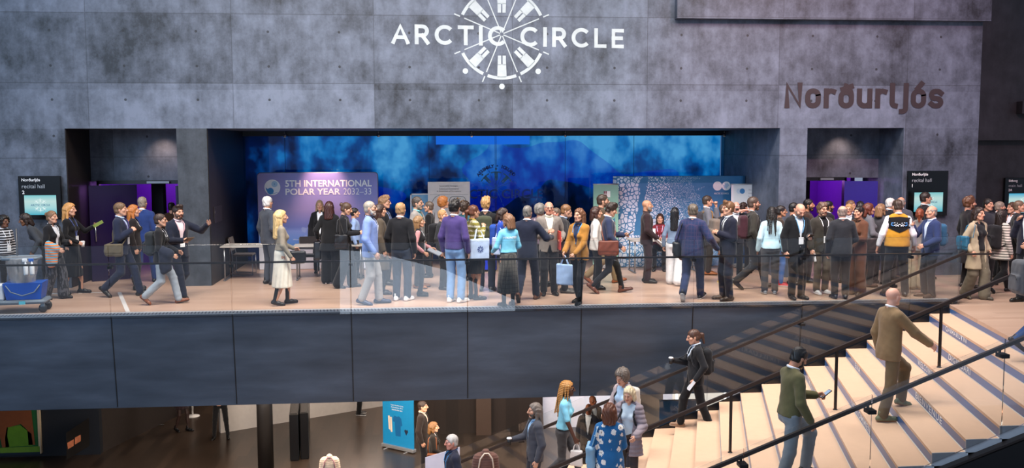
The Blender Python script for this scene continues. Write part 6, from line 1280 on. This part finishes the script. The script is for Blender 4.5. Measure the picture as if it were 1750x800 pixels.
# --- before the sea ice wall
P = pp('bald man in maroon suit holding white papers', 1102, 342, 483, fx=1108, face=80, top=('suit', '#2b1c20'), shirt='#2b1c20', bot=('trousers', '#2b1c20'), hair=None, beard='#8a8078', skn='#b98a6c', R=(.22, .2, .97), hr='grip', stance='s')
held_box(P, 'papers', 'white papers in the bald man\'s hand', 'paper', 1, (.02, .24, .2), ('#e9ecf0',), (.02, .03, -.03))
pp('seated woman in dark red top at the table by the sea ice wall', 1128, 371, Y=5.15, face=-15, fem=True, H=1.6, top=('sweater', '#7c2532', 'plaid', '#3a141c'), bot=('slim', D), hair=('long', '#3a241c'), sitz=.46, stance='sit', L='p', R='p', lanyard='#c8b8d8')
chair('grey chair under the seated woman in dark red', at(1128, 371, 1, 5.15)[0], 5.2, 0, '#3a3c40')
P = pp('woman with straight black hair in slate top and white trousers', 1153, 355, 487, fx=1152, face=158, fem=True, top=('shirt', '#6d8098'), bot=('wide', '#dcdcde'), shoes=('sneaker', '#8a8c90', '#e8e8e8'), hair=('long', '#101014'), L='d', R='d', stance='h')
P = pp('man in navy checked suit with a hand on the rail', 1187, 349, 514, fx=1180, face=150, top=('suit', '#1f2b4e', 'plaid', '#3d3452'), bot=('trousers', '#202c4e'), shoes=('sneaker', '#16181e', '#e8e8e8'), hair=('short', '#5f5448'), glasses='#2a2a2a', R=(.40, .12, .98), L='d', stance='w2', girth=1.08, hy=-25)
shoulder_bag(P, 'black shoulder bag on the man in navy checked suit', '#101115', -1, False, (.06, .16, .14), .95, .0)
P = pp('man in grey jumper eating with a yellow strap', 1209, 335, Y=4.1, face=84, top=('sweater', '#6a6d76'), collar='#e4e4e8', bot=('trousers', '#2c2c30'), shoes=('shoe', '#9a5c34'), hair=('short', '#3a2c22'), L='mouth', hl='grip', R='b'); backpack(P, 'dark rucksack with yellow straps on the man eating', '#3a3a40', '#c08a2c', .9)
P = pp('person in black hidden behind the young man in dark suit', 1238, 349, Y=2.6, face=96, top=('sweater', '#121216'), bot=('trousers', '#141418'), shoes=('sneaker', '#c9a860', '#e0d8b0'), hair=('short', '#4a3a30')); backpack(P, 'big taupe rucksack behind the young man in dark suit', '#6d6259', '#4a423a', 1.15, 1.18)
P = pp('young man in dark suit and thin tie facing the checked suit', 1241, 345, 513, fx=1246, face=-80, top=('suit', '#15182a'), shirt='#e8eaf0', tie='#20222a', bot=('trousers', '#15182a'), shoes=('shoe', '#3b2f28'), hair=('quiff', '#6b4a30'), L='c', R='c', stance='s')
P = pp('white-haired man talking on a phone', 1258, 345, Y=3.4, face=-20, top=('suit', '#1c1e26'), bot=('trousers', D), hair=('fringe', '#dcd4cc'), L='ph', hl='grip', skn='#d09a88')
phone(P, 'phone at the ear of the white-haired man', -1)
pp('woman with dark hair tied up beside the navy roll-up banner', 1271, 346, Y=4.2, face=120, fem=True, top=('cardigan', '#2a2c34'), bot=('slim', D), hair=('bun', '#2a1c16'))
P = pp('bearded man in dark olive shirt with glasses and maroon rucksack', 1285, 337, 494, fx=1287, face=84, top=('shirt', '#302e29'), bot=('trousers', '#29292c'), hair=('short', '#4a3a30'), glasses='#222222', beard='#4a3628', lanyard='#dfe4ea', R=(.25, .08, .92), stance='w'); backpack(P, 'maroon rucksack on the man in dark olive shirt', '#3a1c26', sc=.95)
# --- the crowd by the doorway to the recital hall
pp('woman with long black and grey braids in pale blue top', 1316, 354, 503, fx=1318, face=168, fem=True, top=('sweater', '#bcdfec'), bot=('trousers', '#33353a', 'denim'), shoes=('sneaker', '#7f858a', '#c8ccd0'), hair=('braids', '#17120f'), skn='#7c5640')
pp('woman with glasses in dark brown top, blue jeans and red trainers', 1335, 352, 489, face=74, fem=True, top=('sweater', '#3b3028'), bot=('slim', '#3a5a90', 'denim'), shoes=('sneaker', '#b03030', '#e8e0e0'), hair=('bun', '#1d1512'), glasses='#222222', skn='#b88a6c')
P = pp('bald man in black suit reading his phone, with pale blue lanyard', 1366, 349, 511, fx=1358, face=8, top=('suit', '#0f1014'), shirt='#dfe8f2', bot=('trousers', '#0f1014'), hair=None, lanyard='#6fa8d0', hp=32, L='p', hl='grip', R='d', skn='#cf9c84', beard='#6a5a50'); phone(P, 'phone in the hand of the bald man in black suit', -1)
pp('dark-haired person behind the bald man in black suit', 1357, 347, Y=2.4, face=80, top=('sweater', '#24262c'), bot=('trousers', D), hair=('short', '#171210'))
pp('bearded dark-haired man in brown shirt near the doorway', 1382, 341, Y=2.7, face=60, top=('shirt', '#3b2820'), bot=('trousers', D), hair=('short', '#17110f'), beard='#241a14', skn='#b07f62')
P = pp('young man in dark olive blazer with glasses and white trainers', 1403, 348, 502, fx=1404, face=12, top=('suit', '#33312c'), shirt='#141417', bot=('trousers', '#5a5248'), shoes=('sneaker', '#e4e4e2', '#ffffff'), hair=('tuft', '#5c4434'), glasses='#2a2420', lanyard='#e4e8ec', L='d', R='d', beard='#6a5242')
held_box(P, 'papers', 'rolled white paper in the young man\'s lowered hand', 'paper', 1, (.03, .22, .03), ('#e4e8ee',), (0, .05, -.03))
pp('dark-haired man in profile against the purple doorway', 1416, 344, Y=3.0, face=90, top=('suit', '#15151a'), bot=('trousers', D), hair=('short', '#15100e'), skn='#a97c60', beard='#2a201a')
pp('bald man in dark suit seen from behind in the doorway crowd', 1440, 352, 511, face=170, top=('suit', '#24262c'), bot=('trousers', '#22242a'), hair=('fringe', '#8a7a70'), L='d', R='b', girth=1.06, stance='s', skn='#cf9e88')
pp('dark-haired woman in brown trouser suit smiling', 1467, 353, 504, fx=1464, face=-62, fem=True, top=('suit', '#5a3a2a'), shirt='#6a4a38', bot=('wide', '#5a3a2a'), shoes=('shoe', '#3a2a22'), hair=('bun', '#1c1412'), L='p', R='d')
pp('sandy-haired man with glasses in the doorway crowd', 1451, 349, Y=2.6, face=-30, top=('suit', '#20242e'), bot=('trousers', D), hair=('short', '#b08a5c'), glasses='#2a2a2a')
pp('brown-haired man far back in front of the purple doorway', 1454, 343, Y=3.2, face=40, top=('suit', '#2a2a30'), bot=('trousers', D), hair=('short', '#6a4a34'))
pp('dark-haired person far back beside the blue door leaf', 1470, 345, Y=2.75, face=170, top=('suit', '#1c1c22'), bot=('trousers', D), hair=('bob', '#17110f'))
P = pp('woman with auburn hair in grey blazer smiling to the side', 1485, 348, 490, face=84, fem=True, top=('suit', '#63656c'), shirt='#b9bcc4', bot=('trousers', '#1a1a1f'), hair=('bob', '#5c2c1c'), R='b', L='d', shoes=('boot', '#4a2a1c'))
shoulder_bag(P, 'dark patterned bag at the hip of the grey blazer woman', '#2c211c', 1, True, (.05, .15, .16), .9, .02)
pp('light brown haired person in grey top beside the white-haired man', 1506, 349, Y=2.3, face=120, fem=True, top=('sweater', '#4a4c52'), bot=('trousers', D), hair=('bob', '#8a6a4c'))
pp('white-haired man in dark suit behind the embroidered vest', 1522, 339, Y=2.9, face=100, top=('suit', '#1a1c22'), bot=('trousers', D), hair=('short', '#d8d4ce'))
pp('grey-haired man taller than the embroidered vest before him', 1540, 337, Y=3.1, face=150, top=('suit', '#4a4c56'), bot=('trousers', D), hair=('fringe', '#9a8f86'))
P = pp('broad man in black and yellow embroidered vest with white sleeves', 1538, 343, 507, fx=1528, face=166, top=('vest', '#bb8626'), shirt='#e9eaee', bot=('trousers', '#171a22'), shoes=('shoe', '#14161c'), hair=('short', '#3f3026'), L=(.32, .05, .9), R=(.32, .12, .92), girth=1.22, stance='wide', hp=14, hy=-12, collar='#eeeef2')
P = P  # the vest's black yoke with its blue and white embroidery
yk = MB(); nx_, nz_ = 15, 7; vs = []
for j in range(nz_):
    for i in range(nx_):
        u = -1+2*i/(nx_-1); zb_ = 1.17+.085*abs(u); zt_ = 1.455-.02*abs(u); q = P.surf(u*.20, zb_+(zt_-zb_)*j/(nz_-1), True, .010); vs.append(tuple(q*P.s))
yk._add(vs, [(j*nx_+i, j*nx_+i+1, (j+1)*nx_+i+1, (j+1)*nx_+i) for j in range(nz_-1) for i in range(nx_-1)], True); yo = yk.build('yoke', fabric('#0c0c10'), P.root, recalc=False)
em = MB()
for sx in (-1, 1):
    em.mat(0); em.tube([tuple(P.surf(sx*x, z, True, .018)*P.s) for x, z in ((.0, 1.325), (.03, 1.30), (.06, 1.315), (.09, 1.30))], .007, 5)
    for x, z in ((.035, 1.335), (.055, 1.285), (.075, 1.34), (.02, 1.285)): em.tube([tuple(P.surf(sx*x, z, True, .018)*P.s), tuple(P.surf(sx*(x+.012), z+.012, True, .018)*P.s)], .008, 5)
    em.mat(1); em.tube([tuple(P.surf(sx*x, z, True, .018)*P.s) for x, z in ((.10, 1.29), (.135, 1.31), (.125, 1.345), (.10, 1.34))], .012, 6)
em.build('embroidery', [fabric('#dfe6f2'), fabric('#4f8fd0')], yo, recalc=False)
pp('tall dark-haired man with glasses in front of the teal screen', 1582, 329, Y=3.0, face=84, top=('suit', '#1c1a1c'), bot=('trousers', D), hair=('short', '#2a1e18'), glasses='#8a8a8a')
pp('red-haired woman in grey blazer and beige trousers', 1571, 357, 495, fx=1568, face=150, fem=True, top=('cardigan', '#7a7674'), bot=('wide', '#a89880'), shoes=('shoe', '#3a322c'), hair=('pony', '#7a3c22'))
P = pp('grey-haired man in blue blazer pointing, facing the vest', 1591, 352, 508, fx=1588, face=-84, top=('suit', '#26345c'), shirt='#c8d6ec', bot=('trousers', '#2a2b33'), shoes=('shoe', '#5a4030'), hair=('fringe', '#8f8880'), R=(.1, .32, 1.36), hr='point', L='b', girth=1.12); backpack(P, 'teal cloth rucksack behind the man in blue blazer', '#2c5a7c', sc=.95, strap=False)
pp('curly-haired bearded man in black coat beside the trench coat', 1660, 337, 492, fx=1648, face=84, top=('coat', '#17161a'), bot=('trousers', '#1a1a1e'), hair=('tuft', '#5c3a24'), beard='#5a3a26')
P = pp('woman in long beige trench coat with a dark fringe', 1673, 355, 511, fx=1667, face=18, fem=True, top=('opencoat', '#a89a80'), shirt='#17181d', bot=('wide', '#6b6353'), shoes=('shoe', '#4a4236'), hair=('bob', '#2e1f17'), lanyard='#dfe8f4', L='k', R='k', hpL=.6, stance='h')
shoulder_bag(P, 'teal bag on the shoulder of the trench coat woman', '#2d6480', 1, False, (.05, .13, .14), 1.08, -.1)
pp('young dark-haired man facing out behind the trench coat', 1689, 340, Y=2.0, face=20, top=('shirt', '#2c2e36'), bot=('trousers', D), hair=('short', '#1f1612'))
pp('greying man in blue suit behind the black rucksack', 1709, 345, Y=2.85, face=80, top=('suit', '#1d2a52'), bot=('trousers', D), hair=('short', '#8d7d6e'))
P = pp('dark-haired woman in striped pale coat walking', 1716, 359, 500, fx=1705, face=100, fem=True, top=('coat', '#cfc6bc', 'stripe', '#6a6660'), hpL=.74, bot=('slim', '#101014'), shoes=('flat', '#101012'), hair=('long', '#241914'), stance='w'); backpack(P, 'black rucksack on the woman in striped coat', '#17181c', sc=1.1)
pp('brown-haired woman in profile at the back of the landing', 1730, 346, Y=2.25, face=-80, fem=True, top=('cardigan', '#2c2a2c'), bot=('slim', D), hair=('bun', '#4a3020'))
pp('crop-haired man in black jacket with white lanyard at the stair head', 1742, 343, Y=1.4, face=60, top=('cardigan', '#15161a'), bot=('trousers', D), hair=('crop', '#6a5442'), lanyard='#e4e8ee')
P = pp('man in dark navy suit at the edge of the stair head', 1762, 340, Y=-.2, face=-70, top=('suit', '#15182a'), bot=('trousers', '#15171e'), hair=('short', '#2a1e18'), R='st', L='b', girth=1.1)
P = pp('person in black and blue jeans stepping off the stair', 1772, 404, Y=-4.0, face=88, top=('sweater', '#141418'), bot=('trousers', '#27406a', 'denim'), shoes=('shoe', '#2a2220'), hair=('short', '#2a1e18'), stance='w', res=.012); backpack(P, 'grey rucksack with red light on the person leaving the stair', '#55565a', '#2a2a2c', 1.15, 1.14)
# --- on the stair
F_ = dict(res=.0105)
P = pp('bald man in tan brown suit climbing the stair', 1527, 492, Y=-4.15, stair=True, face=98, top=('suit', '#7c6446'), shirt='#f0f0f2', bot=('trousers', '#67563e'), shoes=('shoe', '#6c7054', '#9a6a44'), hair=None, skn='#d8a690', R=(.27, .46, 1.02), L='d', stance=((-.085, .26, .15, 14), (.085, -.12, 0, 0)), hy=-16, lean=3, **F_)
P = pp('dark-haired bearded man in olive jumper reading a phone on the stair', 1359, 597, Y=-5.45, stair=True, face=96, top=('sweater', '#5d5839'), bot=('trousers', '#6c7277', 'denim'), hair=('short', '#14100e'), beard='#241a14', collar='#e8e8ec', L=(.05, .34, 1.16), hl='grip', R=(.24, .14, .92), hp=26, hy=-10, lean=4, stance=((-.085, .26, .15, 8), (.085, -.16, 0, 8)), skn='#c0886a', **F_); phone(P, 'lit phone in the hand of the man in olive jumper', -1, True)
P = pp('young woman in black blazer coming down the stair with a cup', 1189, 565, Y=-.85, stair=True, face=-90, fem=True, top=('suit', '#121318'), shirt='#c4d0e0', bot=('trousers', '#0d0e12'), shoes=('shoe', '#8a6a52', '#c8b8a4'), hair=('pony', '#4a3024'), lanyard='#e8ecf2', R=(.12, .34, 1.2), hr='grip', L=(.22, .05, .94), hp=14, stance=((-.085, -.24, .0, 10), (.085, .22, -.0, -6)), **F_); backpack(P, 'black rucksack with yellow tag on the woman with the cup', '#131418', '#1c1d22', 1.0); cup(P, 'dark coffee cup with white lid held by the woman in black blazer', 1)
held_box(P, 'cap', 'white folded cap in the lowered hand of the woman in black blazer', 'cap', -1, (.05, .18, .16), ('#dfe2e6',), (0, .04, -.02))
P = pp('woman with grey curls in floral jacket on the stair', 1067, 633, Y=-1.75, stair=True, face=-52, fem=True, top=('opencoat', '#b4a4a4', 'floral', '#565864'), shirt='#a9c4dc', bot=('slim', '#2c2e38'), hair=('curly', '#5c524a'), lanyard='#d8dce4', hp=22, L='b', R='b', **F_); backpack(P, 'white and black rucksack on the woman in floral jacket', '#cfc8bc', '#15151a', 1.0)
P = pp('smiling blonde woman in long mauve grey padded coat', 1076, 662, Y=-3.0, stair=True, face=-32, fem=True, top=('puffer', '#857a80'), hpL=.66, shirt='#b4c2cc', bot=('slim', '#3c3638'), hair=('bob', '#d2c09c'), lanyard='#dfe4ea', hp=14, R='p', L='b', **F_); backpack(P, 'black rucksack on the woman in padded coat', '#14151a', '#14151a', .95)
P = pp('brown-haired woman in blue dress coat with white flowers', 1042, 690, Y=-4.1, stair=True, face=166, fem=True, top=('opencoat', '#1f5f92', 'floral', '#e8e0d6'), shirt='#1f5f92', hpL=.45, bot=('slim', '#22262e'), hair=('bob', '#5c3018'), R='p', L='d', girth=1.1, **F_); shoulder_bag(P, 'pale blue handbag on the shoulder of the flowered coat', '#7fa6c0', -1, False, (.06, .17, .17), .98, .02)
P = pp('woman with golden braids in turquoise shirt and dark jeans', 970, 652, Y=-1.35, stair=True, face=72, fem=True, top=('shirt_short', '#84cde6'), bot=('slim', '#37383c', 'denim'), shoes=('sneaker', '#e8e4e0', '#ffffff'), hair=('braids', '#b07a3c'), skn='#4e2f22', R=(.2, .22, .92), hr='grip', stance='w', lean=6, **F_); tote(P, 'white paper carrier bag held by the woman with golden braids', '#d9d6d4', 1, .1, .13, .12, None)
P = pp('man with long grey hair in charcoal suit holding a cup', 914, 690, Y=-1.9, stair=True, face=-80, top=('suit', '#3b3d46'), shirt='#9cc0e0', bot=('trousers', '#33353d'), hair=('mid', '#6a6058'), beard='#4a4038big', R=(.14, .34, 1.14), hr='grip', L='d', **F_); cup(P, 'dark paper cup in the hand of the long-haired man', 1)
P = pp('grey-haired man in navy suit with bright blue lanyard low on the stair', 773, 744, Y=-1.5, stair=True, face=-76, top=('suit', '#1d2032'), shirt='#2a3048', bot=('trousers', '#1d2032'), hair=('short', '#b9b4ae'), lanyard='#2f8fd0', skn='#cf9280', hp=4, **F_)
# --- in the lower hall
pp('man in brown suit beside the bright blue banner', 722, 686, Y=5.3, z=ZL, face=78, top=('suit', '#241a17'), shirt='#cbb9ac', bot=('trousers', '#141318'), hair=('short', '#2a1a14'))
P = pp('woman with golden brown bob in dark coat in the lower hall', 741, 722, Y=4.2, z=ZL, face=84, fem=True, top=('coat', '#1a1512'), bot=('slim', '#141214'), hair=('bob', '#6e4a24'), R='b'); shoulder_bag(P, 'tan leather bag of the woman in the lower hall', '#7a421e', 1, False, (.06, .14, .16), .92, .0)
def low(label, px, py, H, **kw): q = at(px, py, 2, ZL); return person(label, float(q[0]), float(q[1]), ZL, H=H, **kw)
low('woman in black tights and short skirt under the gallery by the dark wall', 312, 737, 1.68, face=60, fem=True, top=('sweater', '#1c1820'), bot=('skirt', '#2a1c20', 'plain', None, .66), skn='#3a2a26', shoes=('shoe', '#0f0f11'), hair=('bob', '#2a1c16'), stance='h')
low('person in black standing under the gallery near the white wall', 378, 749, 1.76, face=6, top=('sweater', '#121217'), bot=('slim', '#0e0e12'), shoes=('shoe', '#0f0f11'), hair=('short', '#2a1c16'), L='f', R='f', stance='wide')
low('person in black trousers and white-soled trainers by the far white wall', 613, 709, 1.76, face=86, top=('sweater', '#17181c'), bot=('trousers', '#111216'), shoes=('sneaker', '#141416', '#e8e8e8'), hair=('short', '#2a1c16'))
for lb_, hx_, hy_, fc in (('bald man in dark jacket seen between the stair rails', 1013, 676, 20), ('bald man with white collar below the stair rails', 1006, 690, -20)):
    q = at(hx_, hy_, 2, ZL+1.76); person(lb_, float(q[0]), float(q[1]), ZL, H=1.76, face=fc, top=('suit', '#1c1a1c'), bot=('trousers', D), hair=None, skn='#8f5434')
# padded jackets on stands at the foot of the picture
def jacket_stand(label, px, py, col, z, zt, trimcol, rz, sc):
    q = at(px, py, 2, zt); e = empty('coat_stand', (q[0], q[1], z), rz, label, 'coat'); e.scale = (sc,)*3; h_ = (zt-z)/sc
    f = Field((-.4, -.3, h_-1.0), (.4, .3, h_+.12), .014); f.cap((0, 0, h_-.8), (0, 0, h_-.3), .27, .25, .0, None, .62); f.cap((-.17, 0, h_-.16), (.17, 0, h_-.16), .10, .10, .06, None, .9); f.cap((0, -.02, h_-.1), (0, -.03, h_-.04), .10, .085, .05)
    for sx in (-1, 1): f.cap((sx*.22, 0, h_-.2), (sx*.3, .02, h_-.75), .085, .07, .04)
    X, Y, Z = f.grid(); f.F -= (.014*np.abs(np.sin(Z*math.pi/.065))**.6).astype(np.float32); V, Q = f.mesh(); add_obj('padded_jacket', np_mesh('padded_jacket', V, Q), fabric(col), e)
    MB().tube([(-.2, -.12, h_-.5), (-.14, -.16, h_-.16), (-.04, -.15, h_-.03), (.06, -.15, h_-.03), (.15, -.16, h_-.16), (.2, -.12, h_-.5)], .018, 8).build('trim', plain(trimcol, .6, key='trim'), e); MB().lathe([(.2, 0), (.2, .02), (.02, .04), (.02, h_-.1)]).build('stand', plain('#5a5a5e', .4, .5, key='stand'), e)
jacket_stand('beige padded jacket with pink collar in the lower hall', 563, 778, '#e0cdb8', ZL, ZL+.95, '#c08a98', 0, .68)
q = at(830, 770, 1, -2.4); zz_ = stepz(q[0], -2.4); jacket_stand('brown padded jacket with cream piping at the foot of the stair', 830, 770, '#6a4a40', zz_, q[2], '#d9c8b4', 0, .62)
q0, q1, q2 = at(727, 782, 1, -1.0), at(786, 764, 1, -1.0), at(727, 815, 1, -1.0); e = empty('notice_sheet', tuple(q2), 0, 'white printed sheet on a stand beside the man with blue lanyard', 'notice'); w_ = q1[0]-q0[0]
MB().hexa([(0, -.005, 0), (w_, -.005, .2), (w_, .005, .2), (0, .005, 0)], [(0, -.005, q0[2]-q2[2]), (w_, -.005, q1[2]-q2[2]), (w_, .005, q1[2]-q2[2]), (0, .005, q0[2]-q2[2])]).build('sheet', plain('#dcd8e4', .5, key='sheet'), e); MB().tube([(w_*.5, .02, q1[2]-q2[2]-.1), (w_*.5, .02, stepz(q2[0]+w_*.5, -1.0)-q2[2])], .012).build('stand', BLK, e)

# small fittings
for i, px_ in enumerate((487, 647, 806, 966, 1237)):
    q = at(px_, 231, 1, 7.15); e = empty('ceiling_spotlight', (q[0], 7.12, SOF-.01), 0, 'small spotlight under the recess head above ' + ('the polar year wall', 'the tall man with tousled hair', 'the woman in patterned mustard jumper', 'the man touching his glasses', 'the white and navy banner')[i], 'spotlight', 'spotlights under the recess head')
    MB().lathe([(.012, 0), (.012, -.06)]).lathe([(.03, -.06), (.035, -.13)]).build('lamp_body', plain('#8a8c90', .3, .6, key='lamp'), e); MB().lathe([(.026, -.131), (.026, -.133)]).build('lens', glow('#ffe8d0', 3.0 if i == 2 else .6), e)
q0, q1 = at(365, 354, 0, .913), at(379, 377, 0, .913)
e = empty('wall_cabinet', (.912, q0[1], q1[2]), 0, 'small dark cabinet door let into the dark recess end wall', 'cabinet'); MB().rbox(0, 0, 0, .012, q1[1]-q0[1], q0[2]-q1[2], .003).build('door', plain('#2a2422', .4, key='cab'), e); MB().box(.012, .05, .2, .02, .07, .26).build('handle', plain('#777777', .3, .6, key='cabh'), e)
GROUPS = {'backpack': 'rucksacks worn in the crowd', 'shoulder_bag': 'bags worn on the shoulder', 'tote_bag': 'cloth bags carried in the crowd', 'chair': 'chrome chairs in the recess', 'table': 'tables in the recess', 'hall_sign': 'black hall signs on the walls',
          'roll_up_banner': 'roll-up banners', 'gate_cabinet': 'pair of black cabinets', 'phone': 'phones in hands', 'paper_cup': 'paper cups in hands', 'exhibition_wall': 'large display walls', 'poster_board': 'boards on easels', 'folded_jacket': 'jackets over arms'}
for o in list(COL.objects):
    if o.parent is None and o.get('label') and not o.get('group'):
        k_ = o.name.split('.')[0]
        if k_ == 'person': o['group'] = 'visitors on the gallery' if o.location.z > -.01 else ('visitors on the stair' if o.location.z > -4.5 else 'visitors in the lower hall')
        elif k_ in GROUPS: o['group'] = GROUPS[k_]
